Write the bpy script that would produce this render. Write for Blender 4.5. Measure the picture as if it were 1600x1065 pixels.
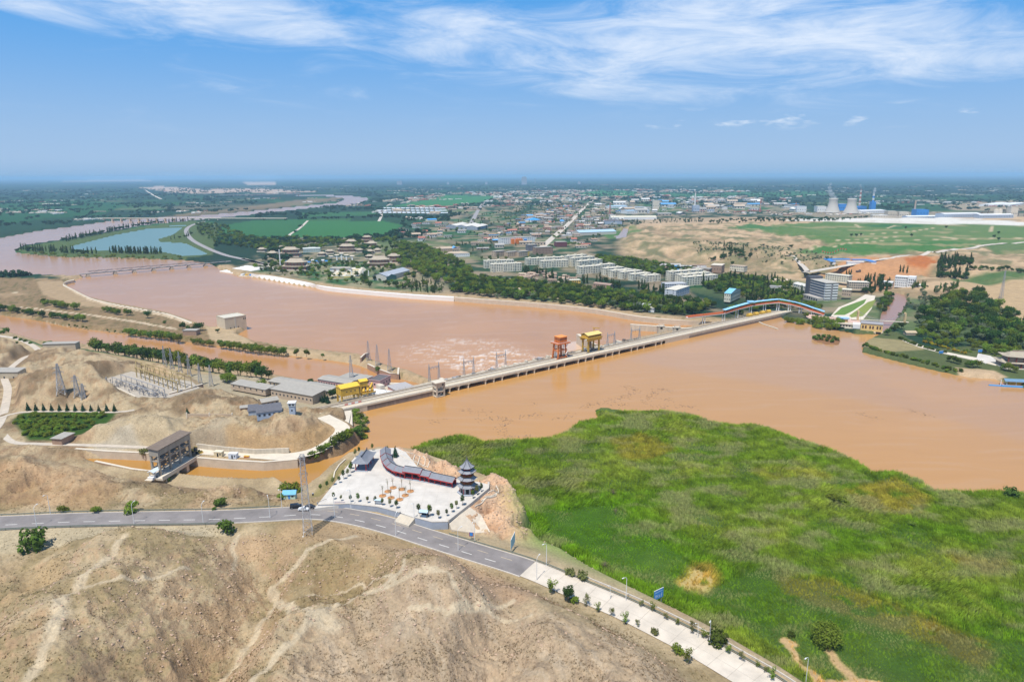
import bpy,bmesh,math,random
import numpy as np
from mathutils import Vector,Matrix

for _o in list(bpy.data.objects):
 bpy.data.objects.remove(_o)
SC=bpy.context.scene
COL=SC.collection
R=math.radians
random.seed(7)

# ------------------------------------------------------------------ camera
CAM_Z=150.0
PITCH=R(13.6)
ROLL=R(0.22)
FPX=1066.7            # focal length in pixels of a 1600 px wide frame
_fw=Vector((0,math.cos(PITCH),-math.sin(PITCH)))
_rt0=Vector((1,0,0))
_up0=_rt0.cross(_fw)
_rt=_rt0*math.cos(ROLL)-_up0*math.sin(ROLL)
_up=_rt.cross(_fw)
cam_data=bpy.data.cameras.new('camera')
cam_data.sensor_width=36.0
cam_data.lens=24.0
cam_data.clip_start=1.0
cam_data.clip_end=200000.0
cam=bpy.data.objects.new('camera',cam_data)
COL.objects.link(cam)
_m=Matrix((_rt,_up,-_fw)).transposed().to_4x4()
_m.translation=Vector((0,0,CAM_Z))
cam.matrix_world=_m
SC.camera=cam

# ------------------------------------------------------------------ sun, sky, exposure
SUN_EL=R(66.0)
SUN_AZ=R(207.0)          # clockwise from +Y : behind the camera, to its left
sun_data=bpy.data.lights.new('sun','SUN')
sun_data.energy=4.7
sun_data.angle=R(0.53)
sun_data.color=(1.0,0.955,0.89)
sun=bpy.data.objects.new('sun',sun_data)
COL.objects.link(sun)
SUN_DIR=Vector((math.sin(SUN_AZ)*math.cos(SUN_EL),math.cos(SUN_AZ)*math.cos(SUN_EL),math.sin(SUN_EL)))
sun.rotation_euler=SUN_DIR.to_track_quat('Z','Y').to_euler()
sun.location=(0,0,400)

world=bpy.data.worlds.new('World')
SC.world=world
world.use_nodes=True

def build_world():
 nt=world.node_tree
 nt.nodes.clear()
 N,L=nt.nodes.new,nt.links.new
 out=N('ShaderNodeOutputWorld')
 bg=N('ShaderNodeBackground')
 bg.inputs['Strength'].default_value=0.10
 sky=N('ShaderNodeTexSky')
 sky.sky_type='NISHITA'
 sky.sun_disc=False
 sky.sun_elevation=SUN_EL
 sky.sun_rotation=SUN_AZ
 sky.altitude=1150
 sky.air_density=1.0
 sky.dust_density=0.6
 sky.ozone_density=2.0
 tc=N('ShaderNodeTexCoord')
 sep=N('ShaderNodeSeparateXYZ')
 L(tc.outputs['Generated'],sep.inputs[0])

 def math_(op,a,b=None,c=None,clamp=False):
  n=N('ShaderNodeMath')
  n.operation=op
  n.use_clamp=clamp
  for i,s in enumerate((a,b,c)):
   if s is None:
    continue
   if isinstance(s,(int,float)):
    n.inputs[i].default_value=s
   else:
    L(s,n.inputs[i])
  return n.outputs[0]

 def smooth(x,lo,hi):
  n=N('ShaderNodeMapRange')
  n.interpolation_type='SMOOTHSTEP'
  n.inputs['From Min'].default_value=lo
  n.inputs['From Max'].default_value=hi
  L(x,n.inputs['Value'])
  return n.outputs[0]
 z=math_('MAXIMUM',sep.outputs['Z'],0.012)
 az=math_('ARCTAN2',sep.outputs['X'],sep.outputs['Y'])       # radians, 0 straight ahead
 el=math_('ARCSINE',sep.outputs['Z'])
 # cirrus : fibrous noise over bearing and elevation, drawn out sideways
 comb=N('ShaderNodeCombineXYZ')
 L(math_('ADD',math_('MULTIPLY',az,2.3),math_('MULTIPLY',el,2.0)),comb.inputs[0]); L(math_('MULTIPLY',el,11.0),comb.inputs[1])
 n1=N('ShaderNodeTexNoise')
 n1.inputs['Scale'].default_value=2.6
 n1.inputs['Detail'].default_value=10
 n1.inputs['Roughness'].default_value=0.66
 n1.inputs['Distortion'].default_value=0.7
 L(comb.outputs[0],n1.inputs['Vector'])
 n2=N('ShaderNodeTexNoise')
 n2.inputs['Scale'].default_value=1.1
 n2.inputs['Detail'].default_value=3
 L(comb.outputs[0],n2.inputs['Vector'])

 def blob(a0,e0,ra,re,tilt=0.0):
  da=math_('SUBTRACT',az,R(a0))
  de=math_('SUBTRACT',math_('SUBTRACT',el,R(e0)),math_('MULTIPLY',da,tilt))
  q=math_('ADD',math_('POWER',math_('DIVIDE',da,R(ra)),2.0),math_('POWER',math_('DIVIDE',de,R(re)),2.0))
  return math_('SUBTRACT',1.0,q,clamp=True)
 banks=[blob(14,8.9,27,4.2,-0.05),blob(20,9.6,24,3.4,-0.06),blob(12,11.2,18,2.6,0.0),blob(-4,10.6,14,2.4,-0.05),blob(-20,11.0,18,2.3,-0.03),blob(-35,11.4,9,1.2,-0.25),blob(30,7.4,10,1.6,-0.1),blob(62,12,25,6),blob(-72,17,30,7),blob(0,32,60,9),blob(150,20,60,8)]
 b=banks[0]
 for k in banks[1:]:
  b=math_('MAXIMUM',b,k)
 d=math_('ADD',math_('MULTIPLY',n1.outputs['Fac'],1.0),math_('MULTIPLY',b,0.36))
 d=math_('ADD',d,math_('MULTIPLY',math_('SUBTRACT',n2.outputs['Fac'],0.5),0.35))
 cir=math_('MULTIPLY',smooth(d,0.50,1.12),smooth(el,R(2.2),R(7)))
 cir=math_('MULTIPLY',cir,0.78)
 # small fair-weather clouds low over the plain
 mp2=N('ShaderNodeMapping')
 mp2.inputs['Scale'].default_value=(11,11,42)
 L(tc.outputs['Generated'],mp2.inputs['Vector'])
 n3=N('ShaderNodeTexNoise')
 n3.inputs['Scale'].default_value=1.3
 n3.inputs['Detail'].default_value=6
 L(mp2.outputs[0],n3.inputs['Vector'])
 band=math_('MULTIPLY',smooth(el,R(3.1),R(3.9)),math_('SUBTRACT',1.0,smooth(el,R(4.1),R(5.2))))
 band=math_('MULTIPLY',band,smooth(az,R(2),R(16)))
 cum=math_('MULTIPLY',math_('MULTIPLY',smooth(n3.outputs['Fac'],0.57,0.72),band),0.75)
 fac=math_('MAXIMUM',cir,cum,clamp=True)
 # deepen the clear blue a little, as the picture has it
 hs=N('ShaderNodeHueSaturation')
 hs.inputs['Saturation'].default_value=1.12
 L(sky.outputs[0],hs.inputs['Color'])
 hz_=N('ShaderNodeMix')
 hz_.data_type='RGBA'
 L(math_('MULTIPLY',math_('SUBTRACT',1.0,smooth(el,R(-1.5),R(12.5))),0.94),hz_.inputs['Factor'])
 deep=N('ShaderNodeMix')
 deep.data_type='RGBA'
 L(math_('MULTIPLY',math_('SUBTRACT',1.0,smooth(el,R(14.0),R(60.0))),0.8),deep.inputs['Factor'])
 L(hs.outputs[0],deep.inputs['A'])
 deep.inputs['B'].default_value=(0.85,3.6,8.1,1)
 L(deep.outputs['Result'],hz_.inputs['A'])
 hz_.inputs['B'].default_value=(3.7,5.1,7.0,1)
 low=N('ShaderNodeMix')          # the thick air right on the horizon
 low.data_type='RGBA'
 L(math_('MULTIPLY',math_('SUBTRACT',1.0,smooth(el,R(-0.4),R(1.5))),0.75),low.inputs['Factor'])
 L(hz_.outputs['Result'],low.inputs['A'])
 low.inputs['B'].default_value=(2.3,4.0,6.2,1)
 mix=N('ShaderNodeMix')
 mix.data_type='RGBA'
 L(fac,mix.inputs['Factor'])
 L(low.outputs['Result'],mix.inputs['A'])
 mix.inputs['B'].default_value=(8.9,9.3,9.8,1)
 L(mix.outputs['Result'],bg.inputs['Color'])
 L(bg.outputs[0],out.inputs[0])

build_world()
SC.view_settings.view_transform='Standard'
SC.view_settings.look='None'
SC.view_settings.gamma=1.0
SC.view_settings.use_curve_mapping=False
SC.view_settings.exposure=0.14
SC.cycles.use_denoising=True
SC.cycles.max_bounces=6
SC.cycles.volume_bounces=1
SC.cycles.transparent_max_bounces=8
SC.cycles.caustics_reflective=False
SC.cycles.caustics_refractive=False

# ------------------------------------------------------------------ places
def P(u,v,z=0.0):
 """World point at height z that the photograph shows at (u, v)."""
 d=_fw+_rt*((u-800.0)/FPX)-_up*((v-532.5)/FPX)
 t=(z-CAM_Z)/d.z
 return Vector((d.x*t,d.y*t,z))

def PL(pts,z=0.0):
 return np.array([P(u,v,z)[:2] for u,v in pts])

# ------------------------------------------------------------------ numeric helpers
def sstep(x,a,b):
 t=np.clip((x-a)/(b-a),0,1)
 return t*t*(3-2*t)

_rs=np.random.RandomState(11)
_PERM=_rs.permutation(4096).astype(np.int32)
_UNI=_rs.rand(4096).astype(np.float32)
_GC=np.cos(_UNI*2*math.pi).astype(np.float32); _GS=np.sin(_UNI*2*math.pi).astype(np.float32)

def _cell(ix,iy,seed):
 return _PERM[(ix+_PERM[(iy+seed*131) & 4095]) & 4095]

def _hash(ix,iy,seed):
 return _UNI[_cell(np.asarray(ix).astype(np.int32),np.asarray(iy).astype(np.int32),seed)]

def noise(x,y,seed=0):
 x=np.asarray(x,np.float32); y=np.asarray(y,np.float32)
 x0=np.floor(x); y0=np.floor(y)
 fx=x-x0; fy=y-y0
 ix=x0.astype(np.int32); iy=y0.astype(np.int32)
 sx=fx*fx*(3-2*fx)
 sy=fy*fy*(3-2*fy)

 def g(dx,dy):
  h=_cell(ix+dx,iy+dy,seed)
  return _GC[h]*(fx-dx)+_GS[h]*(fy-dy)
 a=g(0,0); a += (g(1,0)-a)*sx
 b=g(0,1); b += (g(1,1)-b)*sx
 return (a+(b-a)*sy)*1.5

def fbm(x,y,octv=4,seed=0,gain=0.5):
 s=0; a=1.0; n=0
 for k in range(octv):
  s=s+a*noise(x,y,seed+k*17)
  n += a; a *= gain
  x=x*2.03+11.3; y=y*2.03-7.7
 return s/n

def ridged(x,y,octv=4,seed=0):
 s=0; a=1.0; n=0
 for k in range(octv):
  s=s+a*(1-np.abs(noise(x,y,seed+k*17))*2)
  n += a; a *= 0.5
  x=x*2.1+3.3; y=y*2.1-5.7
 return s/n

def seg_dist(X,Y,pts,closed=False):
 """distance to a polyline, and the fractional index of the nearest point"""
 n=len(pts)
 best=np.full(X.shape,1e18,np.float32); par=np.zeros(X.shape,np.float32)
 for i in range(n if closed else n-1):
  ax,ay=pts[i][0],pts[i][1]
  bx,by=pts[(i+1) % n][0],pts[(i+1) % n][1]
  dx,dy=bx-ax,by-ay
  l2=dx*dx+dy*dy+1e-9
  t=np.clip(((X-ax)*dx+(Y-ay)*dy)/l2,0,1)
  d=(X-ax-t*dx) ** 2+(Y-ay-t*dy) ** 2
  m=d<best
  best=np.where(m,d,best)
  par=np.where(m,i+t,par)
 return np.sqrt(best),par

def inside(X,Y,pts):
 c=np.zeros(X.shape,bool)
 n=len(pts)
 for i in range(n):
  ax,ay=pts[i][0],pts[i][1]
  bx,by=pts[(i+1) % n][0],pts[(i+1) % n][1]
  if ay==by:
   continue
  m=((ay>Y) != (by>Y)) & (X<(bx-ax)*(Y-ay)/(by-ay)+ax)
  c ^= m
 return c

def sdist(X,Y,pts,pad):
 """signed distance (negative inside), only worked out within pad of the outline"""
 pts=np.asarray(pts)
 out=np.full(X.shape,1e9,np.float32)
 lo=pts.min(0)-pad; hi=pts.max(0)+pad
 m=(X>lo[0]) & (X<hi[0]) & (Y>lo[1]) & (Y<hi[1])
 if not m.any():
  return out
 x,y=X[m],Y[m]
 d,_=seg_dist(x,y,pts,True)
 d=np.where(inside(x,y,pts),-d,d)
 out[m]=d
 return out
# ------------------------------------------------------------------ the lie of the land
RES_Z,RIV_Z,PLAIN=0.0,-10.0,-6.0
MARSH_EDGE=[(640,704),(665,692),(712,680),(732,682),(755,690),(800,688),(860,685),(885,675),(905,659),(935,654),(927,640),(940,636),(975,641),(1025,640),(1075,647),(1112,660),(1150,665),(1175,664),(1200,669),(1240,685),(1290,700),(1340,722),(1360,738),(1400,738),(1440,752),(1460,767),(1500,768),(1560,768),(1600,772),(1750,790),(2000,815)]
W_RES=PL([(540,645),(700,600),(830,570),(1100,515),(1217,491),(1222,498),(1251,503),(1272,509),(1294,514),(1330,520),(1338,522),(1379,522),(1362,530),(1350,537),(1347,550),(1412,567),(1462,579),(1515,590),(1552,592),(1600,606),(1800,655),(2300,760)]+MARSH_EDGE[::-1]+[(592,703),(554,706),(546,713),(518,732),(502,751),(480,762),(468,765),(444,757),(432,752),(395,752),(346,750),(304,746),(285,744),(250,741),(216,738),(165,728),(128,716),(190,716),(234,719),(306,727),(414,734.5),(468,730),(480,724),(535,710),(562,692),(577,662),(573,646)],RES_Z)
W_MARSH=PL(MARSH_EDGE+[(2300,1500),(1700,1500),(1400,1180),(1225,1060),(1100,984),(1014,940),(983,926),(917,889),(871,859),(838,850),(822,838),(830,823),(807,780),(779,744),(760,745),(715,740),(702,727),(660,707)],0.4)
W_CHAN=PL([(-400,470),(0,492),(62,501),(105,510),(175,519),(250,527),(300,535),(350,541),(400,549),(487,559),(540,566),(562,571),(587,581),(620,590),(660,600),(655,618),(612,614),(560,607),(480,600),(440,592),(400,585),(312,572),(225,557),(150,543),(57,535),(15,522),(0,512),(-400,500)],RIV_Z)
W_BASIN=PL([(640,583),(672,597),(700,600),(830,567),(1000,530),(1110,507),(1085,509),(1005,500),(932,488),(882,483),(800,476),(710,468),(650,465),(575,459.5),(512,452.5),(475,447),(400,434),(370,430),(345,421),(330,412),(300,407),(282,406),(200,402.5),(100,401),(25,394.5),(24,391),(40,384),(100,375),(225,352.5),(345,341),(400,335.5),(475,326.5),(550,320),(577,312),(575,309.5),(550,306),(512,304.5),(460,304),(462,305.6),(512,306.8),(535,309.5),(538,312),(525,317),(475,321.5),(400,329),(312,336.5),(217,341.5),(165,346),(125,352),(62,360),(0,371.5),(-300,400),(-300,440),(0,430),(60,431),(117,433),(137,430),(117,437),(100,443),(112,452),(142,467),(175,475),(225,484),(262,491),(295,502),(330,514),(385,514),(368,524),(400,537),(450,544),(500,551),(562,557),(574,563),(612,577)],RIV_Z)
W_POND=PL([(110,385),(180,367),(230,357.5),(285,356),(270,367),(247,374),(250,377.5),(290,380),(327,397.5),(285,400),(250,393),(200,393),(112,390)],-8)
W_POND2=PL([(260,355),(296,354),(290,352),(266,352.5)],-8)
W_TCAN=PL([(1366,522),(1372,512),(1376,490),(1393,464),(1400,457),(1414,461),(1418,471),(1408,490),(1390,512),(1384,522)],-1.0)
W_TOWNCAN=PL([(963,372),(978,374),(983,357),(974,356)],-6)

# ---- polar sheet of ground that thins out towards the horizon
_NC=1180
_th=np.linspace(R(-51),R(51),_NC)
_vv=np.arange(880,-256,-1.55)
_dl=PITCH+np.arctan(_vv/FPX)
_rr=CAM_Z/np.tan(_dl)
_rr=np.concatenate(([40,60,80,95],_rr[_rr<60000],[70000.0]))
_rr=np.unique(_rr)
_NR=len(_rr)
TH,RR=np.meshgrid(_th,_rr)
RR=RR.astype(np.float32)
GX=(RR*np.sin(TH)).astype(np.float32); GY=(RR*np.cos(TH)).astype(np.float32)

def lev(h,poly,level,e,noise_amp=0.0):
 d=sdist(GX,GY,poly,e+2)
 w=1-sstep(d,0,e)
 return h*(1-w)+level*w

def bump(h,u,v,z,hh,rx,ry,rot=0.0,p=1.0):
 c=P(u,v,z)
 dx,dy=GX-c.x,GY-c.y
 ca,sa=math.cos(R(rot)),math.sin(R(rot))
 a=(dx*ca+dy*sa)/rx; b=(-dx*sa+dy*ca)/ry
 return h+hh*np.exp(-((a*a+b*b) ** p))

def ridge(h,pts,z,hh,w):
 q=PL(pts,z)
 lo=q.min(0)-3*w; hi=q.max(0)+3*w
 m=(GX>lo[0]) & (GX<hi[0]) & (GY>lo[1]) & (GY<hi[1])
 d,_=seg_dist(GX[m],GY[m],q)
 h=h.copy()
 h[m] += hh*np.exp(-(d/w) ** 2)
 return h

NEAR=RR<1700
H=np.full(GX.shape,PLAIN,np.float32)
_big=fbm(GX/2600,GY/2600,3,5)
H += np.where(RR>1500,_big*4*sstep(RR,1500,4000),0)
# far low hills on the left horizon edge
H += 0.0
# right bank between town and reservoir
H=lev(H,PL([(1200,484),(1330,512),(1347,545),(1600,600),(2100,740),(2300,470),(1600,462),(1480,436),(1380,470),(1300,470)],2),2.6,60)
# plateau and bluffs on the right
H=lev(H,PL([(985,352),(1190,342),(1700,338),(2200,350),(2200,470),(1640,452),(1560,428),(1480,418),(1420,414),(1345,412),(1275,412),(1200,404),(1130,396),(1060,386),(1000,378)],4),5.0,45)
# near land on the left bank and in front
H=lev(H,PL([(-1500,1500),(-900,505),(-200,508),(0,516),(57,537),(120,540),(150,545),(225,559),(312,574),(400,587),(470,602),(540,622),(548,644),(547,664),(532,690),(505,709),(474,722),(470,728),(470,765),(502,752),(520,734),(548,715),(592,706),(640,708),(702,730),(760,752),(777,752),(800,784),(822,823),(812,842),(871,866),(917,897),(983,934),(1093,990),(1220,1064),(1400,1190),(1900,1700),(-1500,1700)],3),6.0,9)
H=lev(H,PL([(540,640),(575,645),(580,662),(565,693),(536,711),(480,725),(476,721),(505,707),(530,690),(546,665)],0.5),0.7,3)
# long island between the tailrace and the basin
H=lev(H,PL([(-600,455),(0,434),(100,436),(108,452),(140,469),(175,478),(225,487),(262,494),(295,505),(340,517),(362,526),(400,540),(450,546.5),(500,553.5),(560,560),(612,580),(625,585),(590,577),(560,567),(487,556),(400,546),(350,538),(300,531),(250,523),(175,515),(105,506),(62,497),(0,488),(-600,465)],-6.5),-6.5,5)
# foreground beyond and before the road
H=lev(H,PL([(-1500,1700),(-1500,780),(-300,778),(0,778),(200,778),(330,783),(430,788),(500,795),(640,850),(740,880),(800,918),(890,968),(960,1020),(1010,1085),(1080,1250),(1200,1700)],11),10.5,24)

_fx,_fy=GX[NEAR],GY[NEAR]
_n=np.zeros(GX.shape)
_n[NEAR]=fbm(_fx/60,_fy/60,5,21)
_rg=np.zeros(GX.shape)
_rg[NEAR]=ridged(_fx/34,_fy/34,4,33)
_n2=np.zeros(GX.shape)
_n2[NEAR]=fbm(_fx/7,_fy/7,4,77)

# hills of the left bank
for a in [(150,590,10,15,46,34),(60,612,9,6,40,26),(335,630,9,6,42,20,-10),(412,676,6,9,32,22,10,1.6),(470,672,6,6,14,20,10,1.4),(225,672,8,9,36,16,15),(300,690,8,6,22,12),(55,745,10,8,32,16),(-60,755,10,8,60,20),(375,772,8,6.0,15,8),(185,772,8,3,24,8,10),(0,545,6,9,20,14)]:
 H=bump(H,*a)
# foreground ridges and hollows
for a in [([(180,850),(165,870),(110,925),(85,970),(60,1065),(30,1200)],20,12,24),([(300,870),(250,900)],18,5,16),
          ([(470,845),(560,850),(640,880)],14,3,12),([(640,905),(560,940),(480,975),(400,1065),(330,1200)],18,10.5,22),
          ([(730,925),(800,965),(880,1010),(960,1060),(1000,1130),(1040,1250)],14,6.5,18),([(780,1085),(900,1150)],18,6,36),
          ([(392,850),(408,890),(375,960),(300,1065)],14,-10,12),([(545,900),(520,925)],15,-7,13),([(30,900),(60,930),(0,950)],12,-4,13),
          ([(745,885),(790,960),(770,1065)],15,-6,9),([(600,1065),(640,1000),(700,940)],20,4,14)]:
 H=ridge(H,*a)
_fg=1-sstep(sdist(GX,GY,PL([(-1500,1700),(-1500,770),(0,765),(430,785),(500,800),(640,850),(740,880),(830,915),(930,965),(1020,1010),(1090,1075),(1300,1700)],12),40),0,25)
_lb=1-sstep(sdist(GX,GY,PL([(-900,540),(0,540),(150,552),(300,590),(420,612),(520,650),(545,690),(420,715),(300,700),(130,700),(0,690),(-900,690)],6),30),0,20)
_lb2=1-sstep(sdist(GX,GY,PL([(-900,700),(0,700),(130,722),(280,750),(440,762),(460,785),(400,794),(0,800),(-900,800)],8),20),0,10)
_fgi=_fg*(0.35+0.65*sstep(seg_dist(GX,GY,PL([(0,817),(200,810),(490,800),(606,820),(744,863),(905,922),(1090,1010),(1300,1150)],10))[0],10,45))
_cr0=np.zeros(GX.shape,np.float32); _cr0[NEAR]=ridged(_fx/9,_fy/9,4,56)
H += (_n*5.0+(_rg-0.55)*4.2+_n2*0.7+(_cr0-0.6)*1.5)*_fgi
H += (_n*3.6+(_rg-0.5)*5.0+_n2*0.9+(_cr0-0.6)*1.5)*_lb+(_n*2.0+(_rg-0.6)*2.8+_n2*0.7+(_cr0-0.6)*1.0)*_lb2*(1-_lb)
# bluffs
_bl=1-sstep(sdist(GX,GY,PL([(985,352),(1200,350),(1330,385),(1700,385),(1700,440),(1480,425),(1345,420),(1275,425),(1200,415),(1060,400),(1000,390)],2),80),0,80)
_mb=_bl>0.01
_tmp=np.zeros(GX.shape)
_tmp[_mb]=ridged(GX[_mb]/70,GY[_mb]/110,4,91)
H += (_tmp-0.35)*9*_bl

H=lev(H,PL([(-300,508),(0,520),(57,540),(120,545),(150,549),(225,563),(312,580),(400,594),(450,602),(440,609),(390,603),(312,591),(240,575),(190,562),(150,555),(120,550),(57,550),(0,534),(-300,515)],-1),-1.0,13)
H=lev(H,PL([(90,719),(130,722),(168,734),(216,744),(285,750),(345,756),(395,758),(440,762),(455,770),(400,768),(345,764),(285,758),(216,752),(150,742),(100,728)],1.2),1.3,15)
# flat places ------------------------------------------------------
PLAZA_Z=13.2
PLAZA_PX=[(491,794),(510,770),(528,748),(543,727),(555,713),(575,703),(600,700),(620,699),(634,706),(652,728),(700,744),(722,750),(745,752),(763,756),(763,764),(735,788),(700,815),(676,815),(649,809),(625,800),(590,791),(545,787)]
W_PLAZA=PL(PLAZA_PX,PLAZA_Z)
SWITCH_PX=[(155,594),(205,580),(245,588),(300,596),(312,606),(265,621),(212,621)]
W_SWITCH=PL(SWITCH_PX,6)
W_DAMYARD=PL([(300,585),(400,590),(470,604),(560,618),(610,612),(620,622),(560,640),(500,640),(440,640),(395,622),(330,605)],1)
W_ORCH=PL([(22,655),(35,645),(95,642),(180,645),(165,660),(125,677),(85,684),(45,684)],6)
H=lev(H,W_SWITCH,6.0,9)
H=lev(H,W_DAMYARD,1.0,14)
H=lev(H,W_ORCH,5.5,9)
# rock by the pagoda and below the gallery
W_ROCK=PL([(763,756),(777,748),(795,775),(816,815),(812,832),(790,830),(745,822),(705,818)],7)
W_ROCK2=PL([(625,708),(650,712),(700,730),(714,742),(660,730),(640,716)],9)
_cr=np.zeros(GX.shape)
_cr[NEAR]=ridged(_fx/11,_fy/11,4,55)
for _w,_l,_e in ((W_ROCK,9.5,10),(W_ROCK2,10.5,8)):
 H=lev(H,_w,_l,_e)
 _wm=1-sstep(sdist(GX,GY,_w,14),0,12)
 H += (_cr-0.55)*6.0*_wm
H=lev(H,W_PLAZA,PLAZA_Z-0.35,7)

# road bed
ROAD_PX=[(-260,824,12.2),(-80,818.5,12.2),(0,816.5,12.2),(100,812,12.2),(210,809.5,12.2),(330,807.5,12.2),(420,803.5,12.2),(490,800,12.0),(546,806,11.7),(606,820,11.2),(668,839.5,10.6),(744,863,10.0),(824,888,9.3),(905,922,8.6),(975,952,8.0),(1040,984,7.5),(1090,1010,7.2),(1150,1045,7.0),(1210,1082,7.0),(1300,1150,7.0),(1480,1300,7.0)]

def smooth_path(ctrl,step=2.0):
 """Catmull-Rom through 3-D points, sampled about every step metres"""
 c=[Vector(p) for p in ctrl]
 c=[c[0]*2-c[1]]+c+[c[-1]*2-c[-2]]
 out=[]
 for i in range(1,len(c)-2):
  n=max(2,int((c[i+1]-c[i]).length/step))
  for k in range(n):
   t=k/n
   a,b,d,e=c[i-1],c[i],c[i+1],c[i+2]
   out.append(0.5*((2*b)+(d-a)*t+(2*a-5*b+4*d-e)*t*t+(3*b-a-3*d+e)*t ** 3))
 out.append(c[-2])
 return out

ROAD=smooth_path([P(u,v,z) for u,v,z in ROAD_PX],3.0)
_rp=np.array([(p.x,p.y,p.z) for p in ROAD])
_mr=NEAR & (RR<600)

def flatten_along(h,path,half,fade,drop):
 q=np.array([(p[0],p[1],p[2]) for p in path])
 lo=q[:,:2].min(0)-half-fade; hi=q[:,:2].max(0)+half+fade
 m=(GX>lo[0]) & (GX<hi[0]) & (GY>lo[1]) & (GY<hi[1])
 d,t=seg_dist(GX[m],GY[m],q)
 zz=np.interp(t,np.arange(len(q)),q[:,2])-drop
 w=1-sstep(d,half,half+fade)
 h=h.copy()
 h[m]=h[m]*(1-w)+zz*w
 return h

H=flatten_along(H,ROAD[::2],6.8,16,0.25)
# sand strip below the fence on the left, then little tracks of the left bank
BANKROAD=smooth_path([P(u,v,z) for u,v,z in [(505,650,8.6),(535,668,7.4),(520,688,6.0),(494,703,5.2),(468,710,4.9),(440,713,4.8),(400,710.5,4.8),(340,706,4.8),(306,703,4.8)]],4)
H=flatten_along(H,BANKROAD,5.5,5,0.15)
CANALROAD=smooth_path([P(u,v,z) for u,v,z in [(0,672,6),(20,690,5.2),(60,693,5.0),(120,694.5,4.5),(180,696.5,4.5),(236,699,4.5)]],4)
H=flatten_along(H,CANALROAD,4.5,6,0.15)
LEFTROAD=smooth_path([P(u,v,z) for u,v,z in [(-60,700,9),(-20,680,7),(2,655,6),(12,610,5),(8,585,3.5),(35,560,1),(60,548,0),(30,530,0),(-20,522,0)]],4)
H=flatten_along(H,LEFTROAD,4,6,0.15)
ORCHROAD=smooth_path([P(u,v,z) for u,v,z in [(2,652,6),(30,644,6),(100,642,6),(180,643.5,6),(210,640,6.5)]],4)
H=flatten_along(H,ORCHROAD,3,6,0.12)

# marsh and water beds, carved last
_dm=sdist(GX,GY,W_MARSH,12)
_wm=1-sstep(_dm,-1.0,3.5)
_mn=np.zeros(GX.shape)
_mm=_wm>0
_mn[_mm]=fbm(GX[_mm]/14,GY[_mm]/14,4,8)
H=H*(1-_wm)+(0.55+_mn*0.9)*_wm

def carve(h,poly,z,depth=2.5,e=3.0):
 d=sdist(GX,GY,poly,e*3+2)
 # never steeper than one quad of the sheet, never above the bank
 w=1-sstep(d,-e*0.6,e*0.6)
 return h*(1-w)+np.minimum(h,z-depth)*w

D_RES=sdist(GX,GY,W_RES,40)
D_BAS=sdist(GX,GY,W_BASIN,60)
D_CHA=sdist(GX,GY,W_CHAN,60)
H=carve(H,W_RES,RES_Z,2.5,3.0)
H=carve(H,W_CHAN,RIV_Z,2.5,4.0)
H=carve(H,W_BASIN,RIV_Z,2.5,5.0)
H=carve(H,W_POND,-8,2,5.0)
H=carve(H,W_POND2,-8,2,5.0)
H=carve(H,W_TCAN,-1,2,4.0)
H=carve(H,W_TOWNCAN,-6.4,2,4.0)
# marsh isle in the reservoir
ISLE=PL([(1270,528),(1280,524),(1300,526),(1312,531),(1308,538),(1290,537),(1275,533)],0.3)
H=lev(H,ISLE,0.5,4)

def hz(x,y):
 """ground height from the sheet itself"""
 r=math.hypot(x,y); t=math.atan2(x,y)
 i=min(max(np.searchsorted(_rr,r)-1,0),_NR-2)
 j=min(max(int((t-_th[0])/(_th[1]-_th[0])),0),_NC-2)
 a=(r-_rr[i])/(_rr[i+1]-_rr[i]); b=(t-_th[j])/(_th[1]-_th[0])
 a=min(max(a,0),1); b=min(max(b,0),1)
 return float((H[i,j]*(1-b)+H[i,j+1]*b)*(1-a)+(H[i+1,j]*(1-b)+H[i+1,j+1]*b)*a)

def hz_many(x,y):
 r=np.hypot(x,y); t=np.arctan2(x,y)
 i=np.clip(np.searchsorted(_rr,r)-1,0,_NR-2)
 f=(t-_th[0])/(_th[1]-_th[0])
 j=np.clip(f.astype(int),0,_NC-2)
 a=np.clip((r-_rr[i])/(_rr[i+1]-_rr[i]),0,1); b=np.clip(f-j,0,1)
 return (H[i,j]*(1-b)+H[i,j+1]*b)*(1-a)+(H[i+1,j]*(1-b)+H[i+1,j+1]*b)*a

def G(u,v):
 """the point of the ground that the photograph shows at (u, v)"""
 d=_fw+_rt*((u-800.0)/FPX)-_up*((v-532.5)/FPX)
 z=np.linspace(45,-12,240)
 t=(z-CAM_Z)/d.z
 x,y=d.x*t,d.y*t
 below=np.nonzero(hz_many(x,y) >= z)[0]
 k=below[0] if len(below) else len(z)-1
 k0=max(k-1,0)
 z2=np.linspace(z[k0],z[k],12)
 t2=(z2-CAM_Z)/d.z
 b2=np.nonzero(hz_many(d.x*t2,d.y*t2) >= z2)[0]
 q=b2[0] if len(b2) else 11
 x,y=d.x*t2[q],d.y*t2[q]
 return Vector((x,y,hz(x,y)))

# ------------------------------------------------------------------ colours of the ground
ALB=np.zeros(GX.shape+(3,),np.float32)

def lin(r,g,b,k=0.8):
 f=lambda c:((c/255+0.055)/1.055) ** 2.4 if c>10 else c/255/12.92
 return np.array([f(r),f(g),f(b)])*k

def put(w,c):
 w=np.asarray(w)
 m=w>0.004
 if not m.any():
  return
 k=np.clip(w[m],0,1).astype(np.float32)[:,None]
 ALB[m] += (np.asarray(c,np.float32)-ALB[m])*k

def area(pts,z,e=2.0,inner=0.0):
 """1 inside the outline, fading out over e metres"""
 d=sdist(GX,GY,PL(pts,z),e+1)
 return 1-sstep(d,-inner,e)

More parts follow.
